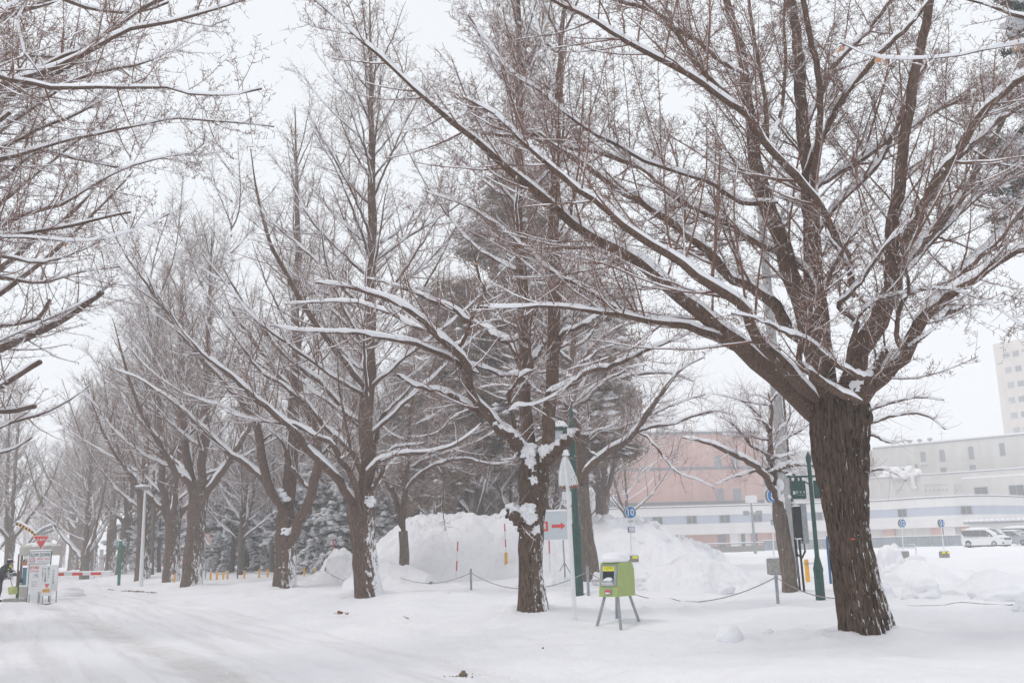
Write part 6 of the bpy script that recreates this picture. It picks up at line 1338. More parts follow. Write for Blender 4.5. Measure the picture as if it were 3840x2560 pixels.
# yellow posts and chains at the wood's edge
ypx = [(748, 2138), (820, 2136), (852, 2138), (915, 2136), (972, 2134), (1008, 2134), (1142, 2140), (1182, 2136), (1220, 2140)]
ORD = 'first second third fourth fifth sixth seventh eighth ninth tenth eleventh twelfth thirteenth fourteenth'.split()
for i, (x, y) in enumerate(sorted([(756, 2140), (790, 2138), (814, 2141), (838, 2142), (854, 2142), (916, 2141), (972, 2134), (1004, 2136), (1141, 2142), (1182, 2137), (1220, 2134), (1254, 2132), (690, 2140), (655, 2140)])):
    p = at(x, y, 52+.1*i); b = np.array([p[0], p[1], gz(p[0], p[1])]); 
    o = MB().lathe([(.05, -.2), (.05, .36), (.03, .44)], n=8).build('bollard', 'yellow'); o.location = b; tag(o, 'small yellow bollard at the edge of the wood behind the rope, '+ORD[i]+' from the left', 'bollard', 'yellow bollards at the edge of the wood')

# ------------------------------------------------------------ toll gate on the left
YB = 41.0
def lr(b, Y):
    return lambda px, py: (lambda p: (p[0], p[2]))(at(px, py, Y)-b)
q = at(82, 2236, YB); b = np.array([q[0], q[1], gz(q[0], q[1])]); r = lr(b, YB); k = YB/F
bo = thing('toll_booth', 'small beige toll booth with a snow-rounded roof behind the traffic boards', 'toll booth', b)
xl_, z1 = r(78, 2046); xr_, z0 = r(184, 2081); MB().box(((xl_+xr_)/2, .5, (z0+z1)/2), (xr_-xl_, 1.3, z1-z0), bev=.06).build('roof_box', 'booth', bo)
MB().ball(((xl_+xr_)/2, .5, z1-.02), ((xr_-xl_)/2, .66, .17), 4, .1, 1.2, 4, flat=-.02).build('roof_snow', 'cap', bo)
x0, zt_5 = r(83, 2081); x1, zb_5 = r(112, 2236)
MB().box((x1-.06, .35, zt_5/2), (.12, 1.0, zt_5)).build('frame', 'wpaint', bo)
MB().box((x0-.13, .0, zt_5/2+.3), (.05, .05, zt_5-.5)).box((x0-.03, .05, zt_5/2+.4), (.07, .07, zt_5-.8)).build('corner_post', 'brown', bo)
c = r(98, 2164); MB().box((c[0], .0, c[1]), (.30, .05, .78)).build('window_panel', 'teal', bo)
c = r(97, 2112); MB().box((c[0], -.02, c[1]), (.26, .12, .14)).build('letter_box', 'orange', bo)
c = r(98, 2101); MB().box((c[0], .0, c[1]), (.21, .05, .10)).build('sign_plate', 'black', bo); MB().prism([(c[0]-.07, c[1]-.03), (c[0]+.02, c[1]+.03), (c[0]+.08, c[1]+.02), (c[0], c[1]-.02)], -.032, -.028).build('mark', 'wpaint', bo)
c = r(98, 2218); MB().box((c[0], .0, c[1]), (.30, .4, .42)).build('base_cabinet', 'booth', bo); MB().box((c[0], -.02, c[1]+.24), (.36, .46, .06)).build('ledge_snow', 'cap', bo)
c = r(82, 2176); MB().box((c[0], -.05, c[1]), (.09, .08, .18)).build('handle_box', 'black', bo)
c = r(76, 2210); MB().box((c[0], .15, c[1]), (.2, .05, .5)).build('side_panel', 'paleyel', bo)
q = at(70, 2236, YB-.6); MB().box((.0, -.45, .05), (.9, .4, .16), bev=.03).build('kerb_stone', 'concrete', bo)
# striped curved arms above the roof
aa = thing('crossing_gate', 'raised pair of curved bars crossing above the booth roof, one striped yellow and black', 'barrier', b)
def arc(pts, w, Y=YB+.3):
    return [np.array(at(x, y, Y))-b for x, y in pts]
P = resample(arc([(63, 1963), (80, 1968), (100, 1980), (118, 1990), (132, 2004), (140, 2010)], 0), 15)
for i in range(14): MB().tube(P[i:i+2], .07, 6).build('band', 'yellow' if i % 2 else 'black', aa)
MB().tube(P+np.array([0, 0, .09]), .055, 6).build('snow_cover', 'cap', aa)
P = resample(arc([(196, 1972), (180, 1977), (160, 1985), (145, 1997), (125, 2012), (108, 2034)], 0), 15)
MB().tube(P, .06, 6).tube(P+np.array([.05, 0, -.17]), .045, 6).build('rail_arm', 'frame', aa); MB().tube(P+np.array([0, 0, .08]), .05, 6).build('snow_cover', 'cap', aa)
# stop sign
YS = 40.35
q = at(154, 2236, YS); b = np.array([q[0], q[1], gz(q[0], q[1])]); r = lr(b, YS)
st = thing('stop_sign', 'red triangular Japanese stop sign above the traffic boards', 'road sign', b)
v = [r(x, y) for x, y in ((123, 2007), (188, 2007), (153, 2061))]; c0 = np.mean(v, 0)
MB().prism(v, -.02, -.005).build('rim', 'wpaint', st); MB().prism([tuple(c0+(np.array(p)-c0)*.88) for p in v], -.028, -.0225).build('plate', 'red', st)
c = r(155, 2022); text('止まれ', 'wpaint', st, (c[0], -.033, c[1]), .36, .115, off=.03); c = r(156, 2020)
MB().cyl((c0[0]+.05, .03, -.1), (c0[0]+.02, .03, v[0][1]), .035, None, 8).build('pole', 'wpaint', st)
# slow down board and the permit board below
YS = 39.9; q = at(150, 2236, YS); b = np.array([q[0], q[1], gz(q[0], q[1])]); r = lr(b, YS)
sd_ = thing('speed_board', 'framed white SLOW DOWN board with a 25 speed roundel, over a red-lettered permit panel', 'sign board', b)
x0, z1 = r(112, 2067); x1, z0 = r(191, 2112)
MB().box(((x0+x1)/2, 0, (z0+z1)/2), (x1-x0, .04, z1-z0)).build('frame', 'text_dk', sd_); MB().box(((x0+x1)/2, -.022, (z0+z1)/2), (x1-x0-.035, .01, z1-z0-.035)).build('board', 'wpaint', sd_)
MB().box(((x0+x1)/2, 0, z1+.03), (x1-x0, .07, .055), bev=.02).build('snow_cover', 'cap', sd_)
H_ = z1-z0; W_ = x1-x0; text('SLOW DOWN', 'text_dk', sd_, ((x0+x1)/2, -.030, z1-H_*.28), W_*.9, H_*.30, off=.025)
cx, cz = x0+W_*.17, z0+H_*.30; rr = H_*.21
def ringm(c, r0, r1, y, mt, nm, par):
    n = 32; v = [(c[0]+q_*math.cos(t), y, c[1]+q_*math.sin(t)) for q_ in (r0, r1) for t in np.linspace(0, 2*math.pi, n, endpoint=False)]
    MB().add(v, [(i, (i+1) % n, n+(i+1) % n, n+i) for i in range(n)]).build(nm, mt, par)
ringm((cx, cz), rr*.72, rr, -.029, 'red', 'roundel', sd_); text('25', 'blue', sd_, (cx, -.030, cz), rr*.95, rr*.75, off=.02)
text('構内速度25km/h', 'red', sd_, (x0+W_*.66, -.030, z0+H_*.40), W_*.56, H_*.15, off=.012); text('ご協力をお願いします', 'ink', sd_, (x0+W_*.66, -.030, z0+H_*.18), W_*.52, H_*.08)
x2, z2 = r(112, 2114); x3, z3 = r(160, 2236)
MB().box(((x2+x3)/2, .005, z2/2-.02), (x3-x2, .035, z2+.04)).build('lower_panel', 'wpaint', sd_)
c = r(132, 2127); text('許可車両', 'red', sd_, (c[0], -.016, c[1]), .40, .12, off=.02); c = r(132, 2140); text('以外進入禁止', 'red', sd_, (c[0], -.016, c[1]), .40, .07, off=.01)
MB().box((x0+.015, .02, z1/2-.1), (.03, .03, z1+.2)).box((x1-.015, .02, z1/2-.1), (.03, .03, z1+.2)).build('leg', 'text_dk', sd_)
YS = 39.2
def paperboard(px0, py0, px1, py1, Y, name, label, lines, lean=0):
    q = at((px0+px1)/2, 2240, Y); b = np.array([q[0], q[1], gz(q[0], q[1])]); r = lr(b, Y); root = thing('notice_board', label, 'notice board', b)
    x0, z1 = r(px0, py0); x1, z0 = r(px1, py1); MB().box(((x0+x1)/2, 0, (z0+z1)/2), (x1-x0, .04, z1-z0)).build('board', 'wpaint', root)
    for s_, px, py, w, h, mt in lines: c = r(px, py); text(s_, mt, root, (c[0], -.026, c[1]), w, h, off=.008)
    MB().box((x0+.02, .03, z1/2-.05), (.03, .03, z1)).box((x1-.02, .03, z1/2-.05), (.03, .03, z1)).build('leg', 'galv', root); return root
paperboard(112, 2147, 149, 2226, 39.5, 'notice', 'white notice board with a blue heading and faded lines of text', [('入構案内', 136, 2154, .22, .05, 'blue'), ('こちらの道路は', 134, 2161, .26, .04, 'ink'), ('関係者以外の', 130, 2180, .24, .03, 'ink'), ('通り抜けは', 130, 2188, .22, .03, 'ink'), ('ご遠慮ください', 130, 2196, .26, .03, 'ink')])
paperboard(148, 2118, 213, 2215, 39.0, 'notice', 'large white notice board with columns of vertical Japanese writing', [('お\n止\nま\nり\nく', 161, 2152, .07, .50, 'ink'), ('の\nこ\nと\nろ\n速\n度', 171, 2154, .075, .52, 'ink'), ('第\nの\nな\nし\n、', 183, 2150, .075, .50, 'ink'), ('み\nん\nな\nの\n道', 201, 2160, .065, .52, 'ink')])
sm2 = paperboard(160, 2184, 189, 2232, 38.6, 'notice', 'knee-high stand with a tiny red stop triangle above a yellow panel', [])
b = np.array(sm2.location); r = lr(b, 38.6); v = [r(x, y) for x, y in ((168, 2188), (186, 2188), (176, 2204))]; MB().prism(v, -.034, -.024).build('triangle', 'red', sm2); c = r(177, 2192); text('止まれ', 'wpaint', sm2, (c[0], -.038, c[1]), .09, .03)
x0, z1 = r(162, 2207); x1, z0 = r(187, 2219); MB().box(((x0+x1)/2, -.03, (z0+z1)/2), (x1-x0, .012, z1-z0)).build('panel', 'yellow', sm2); c = r(174, 2213); text('車は一時', 'ink', sm2, (c[0], -.038, c[1]), .2, .07)
MB().box((0, -.1, -.0), (.42, .3, .05)).build('foot', 'black', sm2)
# red and white barrier arm with its teal post
YA = 41.5; q = at(212, 2236, YA); b = np.array([q[0], q[1], gz(q[0], q[1])]); ar = thing('boom_gate', 'red and white striped barrier arm lowered across the road', 'barrier', b)
segs = [(212, 241, 'red'), (241, 272, 'wpaint'), (272, 311, 'red'), (311, 341, 'wpaint'), (341, 380, 'red'), (380, 418, 'wpaint')]
zz = lambda px: 2152-(px-212)*.022
for a0, a1, mt in segs:
    p0 = at(a0, zz(a0), YA)-b; p1 = at(a1, zz(a1), YA)-b; h = .13*(1 if a0 < 380 else .8); MB().box(tuple((p0+p1)/2), (abs(p1[0]-p0[0]), .05, h)).build('band', mt, ar)
p0 = at(212, zz(212)-7, YA)-b; p1 = at(418, zz(418)-6, YA)-b; MB().tube([p0, (p0+p1)/2, p1], .035, 6).build('snow_cover', 'cap', ar)
p0 = at(130, 2154, YA)-b; p1 = at(212, 2152, YA)-b; MB().tube([p0, p1], .04, 6).build('root_tube', 'wpaint', ar)
YT = 42.2; q = at(65, 2236, YT); b = np.array([q[0], q[1], gz(q[0], q[1])]); tp2 = thing('gate_post', 'teal gate post with a short side bar between the stooping person and the booth', 'post', b); r = lr(b, YT)
c = r(66, 2138); MB().box((0, 0, c[1]/2), (.09, .09, c[1])).build('post', 'green', tp2); c1 = r(36, 2153); c2 = r(66, 2152); MB().box(((c1[0]+c2[0])/2, -.02, c1[1]), (c2[0]-c1[0], .06, .05)).box((c2[0]-.1, -.03, c1[1]), (.14, .1, .14)).build('side_bar', 'green', tp2); MB().box(((c1[0]+c2[0])/2, -.02, c1[1]+.045), (c2[0]-c1[0], .07, .03)).build('snow_cover', 'cap', tp2)
# round-backed triangle sign (seen from behind), notice posts
b = gnd(410, 2172); Yp = b[1]; r = lr(b, Yp); bs = thing('road_sign', 'grey back of a triangular road sign on a pole behind the barrier arm', 'road sign', b)
v = [r(x, y) for x, y in ((340, 2050), (367, 2016), (372, 2050))]
b = gnd(354, 2168); Yp = b[1]; bs.location = b; r = lr(b, Yp); v = [r(x, y) for x, y in ((336, 2050), (353, 2018), (371, 2050), (368, 2054), (339, 2054))]
MB().prism(v, .03, .045).build('plate', 'galv', bs); c = r(354, 2013); MB().cyl((0, 0, -.15), (c[0], 0, c[1]), .035, None, 8).build('pole', 'wpaint', bs)
def noticepost(px, py, Y, plates, label):
    b = gnd(px, py); Y = b[1]; r = lr(b, Y); root = thing('notice_post', label, 'sign', b); ztop = -9
    for (a0, b0, a1, b1, mt, fr, tx) in plates:
        x0, z1 = r(a0, b0); x1, z0 = r(a1, b1); ztop = max(ztop, z1)
        if fr: MB().box(((x0+x1)/2, 0, (z0+z1)/2), (x1-x0, .03, z1-z0)).build('frame', fr, root)
        MB().box(((x0+x1)/2, -.012, (z0+z1)/2), ((x1-x0)*.9 if fr else x1-x0, .03, (z1-z0)*.92 if fr else z1-z0)).build('plate', mt, root)
        if tx: text(tx, 'ink', root, ((x0+x1)/2, -.03, (z0+z1)/2), (x1-x0)*.5, None)
    MB().cyl((0, .03, -.2), (0, .03, ztop), .03, None, 8).build('pole', 'galv', root); return root, r
noticepost(381, 2160, 44, [(375, 2059, 385, 2089, 'wpaint', None, ''), (373, 2093, 389, 2136, 'wpaint', 'redw', '')], 'white notice post with a red-topped panel behind the tip of the barrier arm')
ns, r = noticepost(684, 2164, 47, [(673, 2088, 693, 2114, 'wpaint', None, '')], 'white no-smoking plate with a red ring between two ginkgos right of the light pole')
c = r(683, 2098); ringm(c, .07, .10, -.032, 'red', 'ring', ns); MB().prism([(c[0]-.07, c[1]+.045), (c[0]-.05, c[1]+.065), (c[0]+.07, c[1]-.045), (c[0]+.05, c[1]-.065)], -.034, -.0325).build('slash', 'red', ns); MB().box((c[0], -.031, c[1]), (.1, .006, .02)).build('cigarette', 'ink', ns)
noticepost(564, 2158, 50, [(560, 2108, 569, 2130, 'wpaint', 'redw', '')], 'small pink-edged notice post right of the white street light pole')
# green post with the white bell
b = gnd(445, 2194); Yp = b[1]; r = lr(b, Yp); gp = thing('speaker_post', 'bright green square post carrying a white bell-shaped speaker', 'speaker post', b)
h = r(447, 2026)[1]; MB().box((0, 0, h/2-.1), (.13, .13, h+.2)).build('post', 'bgreen', gp); c = r(462, 2050); MB().box((c[0], 0, c[1]), (.12, .14, .26), bev=.04).build('side_box', 'bgreen', gp)
c = r(434, 2034); MB().lathe([(.03, .16), (.07, .13), (.11, .02), (.125, -.12), (.10, -.15), (.02, -.15)], (c[0], 0, c[1]-.02), 16).build('bell', 'lampglass', gp); c2 = r(440, 2021); MB().box((c2[0]-.02, 0, c2[1]), (.24, .06, .05)).build('bracket', 'galv', gp); MB().ball((0, 0, h), (.09, .09, .05), 2, .1).build('snow_cover', 'cap', gp)
# white street light pole
b = gnd(528, 2199); Yp = b[1]; r = lr(b, Yp); lp2 = thing('street_lamp', 'tall tapering white street light pole left of centre-left ginkgos', 'street lamp', b)
lp2['label'] = 'tapering pale street light pole with a flat snow-topped head among the left trees'
c = r(540, 1836); MB().tube([(0, 0, -.15), (0, 0, .6), (0, 0, c[1])], [.125, .105, .055], 14).build('pole', 'wpaint', lp2); MB().box((.0, 0, c[1]+.06), (.26, .16, .16)).box((-.22, 0, c[1]+.12), (.5, .2, .07)).build('head', 'frame', lp2); MB().ball((-.15, 0, c[1]+.2), (.36, .14, .08), 2, .3).build('snow_cover', 'cap', lp2)

# ------------------------------------------------------------ stooping person clearing snow
YP = 41.2
def P3(px, py, d=0.0): return at(px, py, YP+d)
foot = P3(4, 2238); bz0 = gz(foot[0], foot[1]); pb = np.array([foot[0], foot[1], bz0]); k = YP/F
pe = thing('person', 'person in dark hooded snow-flecked clothes stooping over a yellow-green snow shovel', 'person', pb)
def skin(name, verts, edges, mat, parent, root=0, sub=2):
    me = bpy.data.meshes.new(name); me.from_pydata([tuple(v[:3]) for v in verts], edges, []); me.materials.append(M[mat])
    o = bpy.data.objects.new(name, me); COL.objects.link(o); o.parent = parent
    o.modifiers.new('skin', 'SKIN').use_smooth_shade = True
    sv = me.skin_vertices[0].data
    for i, v in enumerate(verts): sv[i].radius = (v[3], v[4] if len(v) > 4 else v[3]); sv[i].use_root = (i == root)
    s = o.modifiers.new('sub', 'SUBSURF'); s.levels = s.render_levels = sub
    return o
S = 1.0
V = [(-.12, 0, .88, .17, .14),      # pelvis 0
     (-.06, 0, 1.05, .17, .14), (.02, 0, 1.24, .19, .15), (.10, 0, 1.38, .17, .15), (.17, 0, 1.44, .075, .075), (.24, -.01, 1.48, .10, .10), (.28, -.01, 1.53, .09, .09),   # spine, neck, head 6
     (-.10, -.10, .80, .115, .115), (.00, -.11, .50, .085, .085), (-.06, -.11, .14, .062, .062), (-.06, -.11, .06, .06, .05), (.12, -.12, .04, .05, .04),   # near leg 11
     (-.14, .10, .80, .115, .115), (-.14, .12, .48, .085, .085), (-.26, .12, .14, .062, .062), (-.26, .12, .06, .06, .05), (-.08, .12, .04, .05, .04),   # far leg 16
     (.10, -.19, 1.34, .08, .08), (.12, -.24, 1.08, .062, .062), (.30, -.20, .95, .05, .05),     # near arm 19
     (.12, .19, 1.34, .08, .08), (.22, .22, 1.14, .062, .062), (.32, .10, 1.20, .05, .05)]       # far arm 22
E = [(0, 1), (1, 2), (2, 3), (3, 4), (4, 5), (5, 6), (0, 7), (7, 8), (8, 9), (9, 10), (10, 11), (0, 12), (12, 13), (13, 14), (14, 15), (15, 16), (3, 17), (17, 18), (18, 19), (3, 20), (20, 21), (21, 22)]
skin('body', V, E, 'coat', pe)
MB().ball((.325, -.01, 1.49), (.07, .075, .10), 4, .03, 1, 3).ball((.395, -.01, 1.485), (.018, .016, .028), 1, 0).build('face', 'skin', pe)
MB().ball((.26, -.01, 1.57), (.13, .12, .10), 3, .05, 1, 3).box((.37, -.01, 1.565), (.12, .18, .025), bev=.01).build('hat', 'coat', pe); MB().ball((.26, -.01, 1.66), (.10, .1, .03), 6, .2).build('hat_snow', 'cap', pe)
MB().ball((.31, -.01, 1.40), (.06, .08, .05), 3, .15).build('scarf', 'reflect', pe)
def glove(c, ax, parent):
    hv = [(c[0], c[1], c[2], .038, .03), (c[0]+ax[0]*.07, c[1]+ax[1]*.07, c[2]+ax[2]*.07, .042, .026)]; E_ = [(0, 1)]
    for f in range(4):
        o = (f-1.5)*.021; l = [.05, .06, .055, .042][f]; j = len(hv)
        hv += [(hv[1][0]+ax[0]*.03, hv[1][1]+o, hv[1][2]+ax[2]*.03, .0105), (hv[1][0]+ax[0]*(.03+l*.6)+.01, hv[1][1]+o, hv[1][2]+ax[2]*.04-.02, .010), (hv[1][0]+ax[0]*.03+.01, hv[1][1]+o, hv[1][2]-.05, .009)]
        E_ += [(1, j), (j, j+1), (j+1, j+2)]
    j = len(hv); hv += [(c[0]+ax[0]*.04, c[1]-.04, c[2]+ax[2]*.04, .012), (c[0]+ax[0]*.07, c[1]-.055, c[2]-.02, .010)]; E_ += [(0, j), (j, j+1)]
    skin('glove', hv, E_, 'black', parent, 0, 1)
glove((.32, -.19, .93), (.9, .1, -.2), pe); glove((.34, .09, 1.21), (.9, -.1, -.1), pe)
shv = thing('snow_shovel', 'yellow-green plastic snow shovel held upright in the snow by the stooping person', 'shovel', pb)
def rr_(px, py, d=0): p = at(px, py, YP+d)-pb; return tuple(p)
MB().tube([rr_(31, 2133), rr_(40, 2170), rr_(48, 2205)], .017, 8).build('handle', 'galv', shv); MB().cyl(rr_(27, 2133), rr_(37, 2132), .02, None, 8).build('grip', 'reflect', shv)
v = [rr_(x, y) for x, y in ((29, 2202), (36, 2199), (60, 2196), (65, 2200), (66, 2222), (62, 2226), (36, 2229), (32, 2226))]
mb = MB(); n = len(v); c0 = np.mean(v, 0)
mb.add([(p[0], p[1]-.03+.10*abs(p[0]-c0[0]), p[2]) for p in v]+[(p[0], p[1]-.01+.10*abs(p[0]-c0[0]), p[2]) for p in v]+[tuple(c0+np.array([0, -.09, 0])), tuple(c0+np.array([0, -.07, 0]))], [(i, (i+1) % n, 2*n) for i in range(n)]+[(n+i, n+(i+1) % n, 2*n+1) for i in range(n)]+[(i, (i+1) % n, n+(i+1) % n, n+i) for i in range(n)]); mb.build('blade', 'shovel', shv)
for j in (-.12, 0, .12): MB().tube([tuple(np.array(rr_(48, 2200))+np.array([j, -.10, -.02])), tuple(np.array(rr_(48, 2225))+np.array([j, -.08, .02]))], .01, 6).build('rib', 'shovel', shv)

# ------------------------------------------------------------ vehicles
def car(name, label, cat, loc, rz, Lc, Wc, Hc, side, belt, glass_side, screen, paint, wheelx, wr, snow=.06, van=True):
    """side: outline (x, z) of the body, nose at +x; narrower above the belt line"""
    root = thing(name, label, cat, loc, rz, 'vehicles in the car park')
    hw = Wc/2; prof = []
    out = resample(np.array(side+[side[0]], float), 160)[:-1]; ysl = [-1, -.96, -.80, -.4, 0, .4, .80, .96, 1]
    n = len(out); v = []
    cz = .45*Hc
    for s in ysl:
        for x, z in out:
            e = abs(s)**6; tum = max(0, (z-belt))/(Hc-belt); hwz = hw*(1-.16*tum**1.2); xx = x*(1-.035*e); zz_ = cz+(z-cz)*(1-.05*e)
            nose = .12*abs(s)**3*(1 if x > Lc*.35 else .5 if x < -Lc*.45 else 0); v.append((xx-nose*np.sign(x), s*hwz, zz_))
    f = []
    for j in range(len(ysl)-1):
        for i in range(n): i2 = (i+1) % n; f.append((j*n+i, j*n+i2, (j+1)*n+i2, (j+1)*n+i))
    mb = MB(); mb.add(v, f, True); mb.add([v[i] for i in range(n)], [tuple(range(n))]); mb.add(v[-n:], [tuple(range(n))]); mb.build('body', paint, root)
    def yat(z, o=.006): tum = max(0, (z-belt))/(Hc-belt); return hw*(1-.16*tum**1.2)+o
    def sidepanel(poly, nm, mt, o=.008, par=root):
        r_ = None
        for s in (-1, 1):
            V_ = [(x*.965, s*yat(z, o), cz+(z-cz)*.95) for x, z in poly]; W_ = [(x*.965, s*(yat(z, o)-.02), cz+(z-cz)*.95) for x, z in poly]; m = len(poly)
            MB().add(V_+W_, [tuple(range(m)), tuple(range(m, 2*m))]+[(i, (i+1) % m, m+(i+1) % m, m+i) for i in range(m)]).build(nm, mt, par)
    for g_ in glass_side: sidepanel(g_, 'side_window', 'carglass')
    (xa, za), (xb, zb) = screen
    d = np.array([xb-xa, zb-za]); nn = np.array([-d[1], d[0]]); nn = nn/np.linalg.norm(nn)*(1 if nn[1]*1 > 0 else -1)*.03
    V_ = []
    for t_ in (0, 1):
        for s in (-1, -.6, 0, .6, 1):
            x, z = (xa, za) if t_ == 0 else (xb, zb); w_ = yat(z, 0)*.87; V_.append((x+nn[0]-.10*abs(s)**2.5, s*w_, z+nn[1]-.01*abs(s)**2))
    MB().add(V_, [(i, i+1, 6+i, 5+i) for i in range(4)], True).build('windscreen', 'carglass', root)
    for wx in wheelx:
        for s in (-1, 1):
            y = s*(hw-.10)
            w_ = MB(); w_.v = []; pr = [(wr*.62, -.11), (wr*.93, -.11), (wr, -.07), (wr, .07), (wr*.93, .11), (wr*.62, .11)]; m = 24
            vv = [(wx+q_*math.cos(a), y+s*o, wr+q_*math.sin(a)) for q_, o in pr for a in np.linspace(0, 2*math.pi, m, endpoint=False)]
            w_.add(vv, [(i*m+k_, i*m+(k_+1) % m, (i+1)*m+(k_+1) % m, (i+1)*m+k_) for i in range(5) for k_ in range(m)], True); tyre = w_.build('wheel', 'rubber', root)
            rim = MB(); rim.cyl((wx, y+s*.02, wr), (wx, y+s*.075, wr), wr*.62, wr*.60, 20)
            rm = rim.build('rim', 'black', tyre); sp = MB()
            for a in range(5): t_ = a*1.2566+.3; sp.box((wx+wr*.33*math.cos(t_), y+s*.09, wr+wr*.33*math.sin(t_)), (wr*.58, .02, wr*.2), ry=-t_)
            sp.cyl((wx, y+s*.08, wr), (wx, y+s*.105, wr), wr*.14, None, 12); sp.build('spoke', 'wheel', tyre)
            arch = [(wx+(wr+.07)*math.cos(a), wr+(wr+.07)*math.sin(a)) for a in np.linspace(-.35, math.pi+.35, 18)]; MB().prism(arch, s*(hw-.005), s*(hw-.25)).build('wheel_arch', 'black', root)
    return root, yat
q = at(3704, 2064, 100); b = np.array([q[0], q[1], gz(q[0], q[1])]); Lc, Wc, Hc = 4.75, 1.72, 1.86
side = [(-2.3, .28), (-2.36, .6), (-2.34, 1.0), (-2.26, 1.45), (-2.12, 1.78), (-1.6, 1.84), (-.6, 1.87), (.3, 1.84), (.75, 1.76), (1.3, 1.42), (1.75, 1.12), (2.15, 1.0), (2.32, .86), (2.38, .6), (2.36, .34), (2.2, .22), (.5, .2), (-1.8, .2)]
gs = [[(-2.2, 1.66), (-2.18, 1.35), (-1.9, 1.12), (-.9, 1.10), (-.9, 1.72), (-2.0, 1.74)], [(-.86, 1.10), (-.1, 1.08), (-.1, 1.72), (-.86, 1.72)], [(-.06, 1.08), (.75, 1.05), (.75, 1.62), (.45, 1.71), (-.06, 1.72)], [(.8, 1.05), (1.5, 1.02), (1.15, 1.36), (.8, 1.58)]]
van, yat = car('minivan', 'white minivan with dark side glass parked nose right before the ribbed shed', 'minivan', b, R_(-62), Lc, Wc, Hc, side, 1.05, gs, ((.80, 1.74), (1.68, 1.14)), 'carwhite', (-1.45, 1.45), .32)
MB().box((2.365, 0, .80), (.06, .95, .20), bev=.02).build('grille', 'black', van); mb = MB()
for z in (.74, .80, .86): mb.box((2.40, 0, z), (.03, .9, .018))
mb.build('grille_bar', 'galv', van)
for s in (-1, 1): MB().box((2.17, s*.66, .90), (.28, .32, .10), rz=-s*.45, bev=.03).build('headlight', 'lampglass', van)
for s in (-1, 1): MB().box((2.28, s*.62, .42), (.10, .26, .14), bev=.03).build('fog_lamp', 'black', van)
MB().box((2.40, 0, .46), (.02, .33, .16)).build('number_plate', 'wpaint', van)
for s in (-1, 1): MB().box((1.12, s*.98, 1.10), (.12, .20, .15), bev=.04).build('mirror', 'carwhite', van)
for s in (-1, 1): MB().box((-1.2, s*(Wc/2+.002), 1.0), (1.9, .02, .03)).build('slide_rail', 'galv', van)
for s in (-1, 1): MB().box((-.2, s*(Wc/2+.01), .95), (.18, .03, .03)).box((.35, s*(Wc/2+.01), .95), (.18, .03, .03)).build('door_handle', 'carwhite', van)
MB().ball((-.75, 0, 1.84), (1.4, .68, .10), 3, .08, 1.5, 4, flat=-.02).build('roof_snow', 'cap', van)
MB().box((0, 0, .17), (4.2, 1.3, .14)).build('underbody', 'black', van)
side2 = [(-2.15, .28), (-2.22, .6), (-2.2, .95), (-1.95, 1.1), (-1.5, 1.38), (-.9, 1.48), (-.1, 1.50), (.4, 1.44), (.9, 1.18), (1.25, .98), (1.8, .88), (2.12, .76), (2.2, .55), (2.18, .32), (2.0, .2), (0, .18), (-1.9, .2)]
gs2 = [[(-1.75, 1.12), (-1.0, 1.0), (-.85, 1.0), (-.85, 1.42), (-1.3, 1.38)], [(-.8, 1.0), (-.05, .98), (-.05, 1.44), (-.8, 1.43)], [(0, .98), (1.0, .95), (.7, 1.2), (.35, 1.40), (0, 1.44)]]
q = at(3812, 2062, 101.5); b = np.array([q[0], q[1], gz(q[0], q[1])])
car2, y2 = car('parked_car', 'silver hatchback parked half behind the nose of the white minivan', 'car', b, R_(-60), 4.4, 1.7, 1.5, side2, .95, gs2, ((.40, 1.42), (1.15, 1.02)), 'silver', (-1.35, 1.35), .30)
MB().box((.75, -.92, .98), (.1, .16, .11), bev=.03).box((.75, .92, .98), (.1, .16, .11), bev=.03).build('mirror', 'silver', car2)
MB().ball((-.5, 0, 1.47), (1.1, .6, .08), 3, .08, 1.5, 4, flat=-.02).build('roof_snow', 'cap', car2)
for s in (-1, 1): MB().box((2.0, s*.62, .74), (.26, .3, .12), rz=-s*.4, bev=.03).build('headlight', 'lampglass', car2)
q = at(3850, 2058, 108); b = np.array([q[0], q[1], gz(q[0], q[1])])
van2 = dup(van, b, R_(-58), 'second white minivan, cut by the right edge behind the silver car'); van2['label'] = 'second white minivan cut by the right edge, behind the silver car'

# ------------------------------------------------------------ small things on the snow
for i, (px, py, s_, rz, lab) in enumerate([(1274, 2312, .12, .5, 'larger curled brown leaf on the snow at the road edge'), (1300, 2313, .095, -1.0, 'smaller folded brown leaf beside the larger one'), (1526, 2328, .06, .3, 'tiny brown leaf scrap alone at the road edge')]):
    b = gnd(px, py); g = np.random.default_rng(90+i); n = 14; v = []
    for j in range(n+1): t = -2.6+5.2*j/n; rr2 = s_*(.6+.35*abs(math.sin(2.5*t))); v.append((rr2*math.cos(t)*.8, rr2*math.sin(t)*.55, .35*s_+.9*rr2*abs(math.sin(t))*.8+.02))
    v.append((-.1*s_, 0, .06)); o = MB().add(v, [(j, j+1, n+1) for j in range(n)]).tube([(-.1*s_, 0, .06), (-s_*1.1, .02, .1)], .006, 5).build('fallen_leaf', 'brownleaf'); o.location = b; o.rotation_euler = (0, 0, rz); tag(o, lab, 'leaf', 'fallen leaves')
g = np.random.default_rng(7); b = gnd(1736, 2534)
o = MB().ball((0, 0, .02), (.05, .035, .045), 3, .3, 2, 3).build('dirt_clod', 'dirt'); o.location = b; tag(o, 'brown frozen clod on the road at the bottom centre', 'clod')
o = MB()
for i in range(46): x, y = g.normal(.03, .13), g.normal(0, .07); z = gz(b[0]+x, b[1]+y)-b[2]; s_ = .004+.012*g.random()**2; o.ball((x, y, z+s_*.3), (s_*1.4, s_, s_*.8), i, .3, 2, 1)
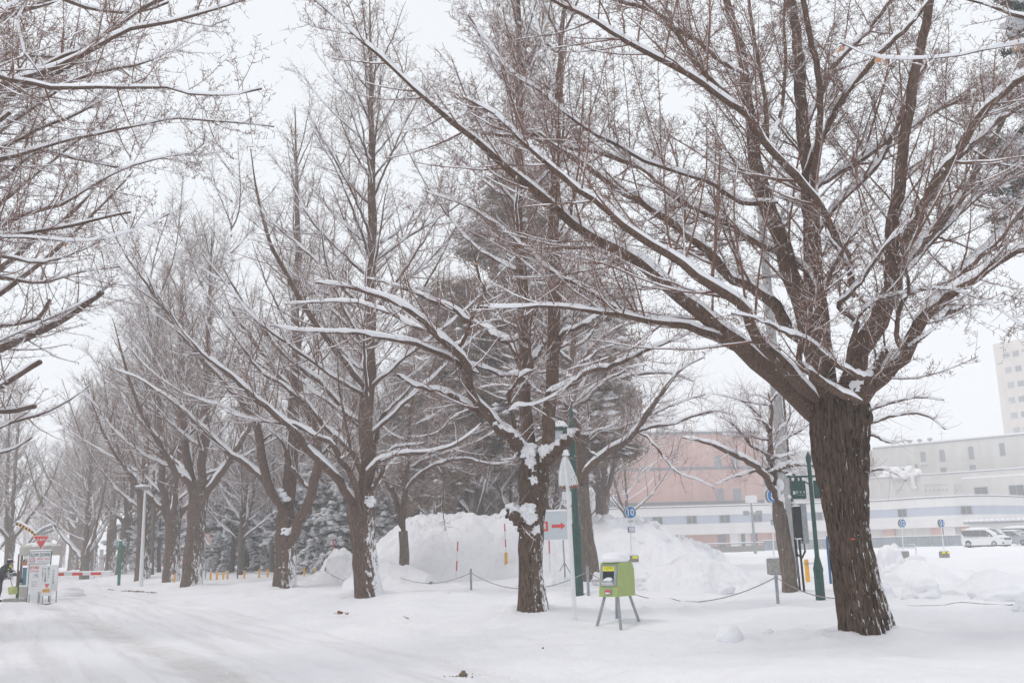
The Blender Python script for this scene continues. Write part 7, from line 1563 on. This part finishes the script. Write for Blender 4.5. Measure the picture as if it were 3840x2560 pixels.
o = o.build('grit', 'dirt'); o.location = b; tag(o, 'scatter of dark grit round the frozen clod', 'grit', kind='stuff')
b = gnd(2036, 2431); o = MB().ball((0, 0, .01), (.014, .01, .012), 3, .3, 2, 2).build('dirt_clod', 'brownleaf'); o.location = b; tag(o, 'tiny reddish crumb on the snow below the lime green box', 'clod')
# dark grit along the kerb
b = gnd(500, 2216); mb = MB(); g = np.random.default_rng(8)
for i in range(90):
    px = 385+205*g.random()**.6; py = 2209+(px-385)*.066+g.normal(0, 1.0); p = gnd(px, py); s_ = .01+.035*g.random()**2; mb.ball(p-b, (s_*2, s_*1.5, s_), i, .3, 2, 1)
o = mb.build('kerb_grit', 'dirt'); o.location = b; tag(o, 'broken dark edge of the kerb showing through the snow on the left', 'kerb grit', kind='stuff')
# falling snow
g = np.random.default_rng(77); n = 9000; Yf = 5+45*g.random(n)**.6; px = -100+4040*g.random(n); py = -100+2760*g.random(n)
C = np.zeros((n, 3)); r_all = (MRn @ np.stack([(px-1920)/F, -(py-1280)/F, -np.ones(n)])).T; C = CAM[None]+r_all*(Yf/r_all[:, 1])[:, None]
C += g.normal(0, 1.2, C.shape)*np.array([1, 1, 0]); C = C[(C[:, 2] > G(C[:, 0], C[:, 1])+.05) & (C[:, 1] > 4.5)]; n = len(C)
sz = (.003+.0035*g.random(n))[:, None, None]; O6 = np.array([[1, 0, 0], [-1, 0, 0], [0, 1, 0], [0, -1, 0], [0, 0, 1], [0, 0, -1]])
V = (C[:, None]+O6[None]*sz*(.6+.8*g.random((n, 6, 1)))); T8 = np.array([[0, 2, 4], [2, 1, 4], [1, 3, 4], [3, 0, 4], [2, 0, 5], [1, 2, 5], [3, 1, 5], [0, 3, 5]])
tag(mesh_np('falling_snow', V.reshape(-1, 3), ((np.arange(n)*6)[:, None, None]+T8[None]).reshape(-1, 3), M['cap'], None, False), 'fine snowflakes drifting through the air', 'snowflakes', kind='stuff')
# ------------------------------------------------------------ haze of falling snow
hz_ = MB().box((0, 200, 31), (680, 440, 66)).build('haze', 'snow'); tag(hz_, 'thin white haze of falling snow', 'haze', kind='stuff')
hm = bpy.data.materials.new('haze'); hm.use_nodes = True; nt = hm.node_tree; nt.nodes.clear(); out = nt.nodes.new('ShaderNodeOutputMaterial'); pv = nt.nodes.new('ShaderNodeVolumePrincipled')
pv.inputs['Color'].default_value = (1, 1, 1, 1); pv.inputs['Density'].default_value = .0027; pv.inputs['Anisotropy'].default_value = 0.2; nt.links.new(pv.outputs[0], out.inputs['Volume'])
hz_.data.materials.clear(); hz_.data.materials.append(hm)
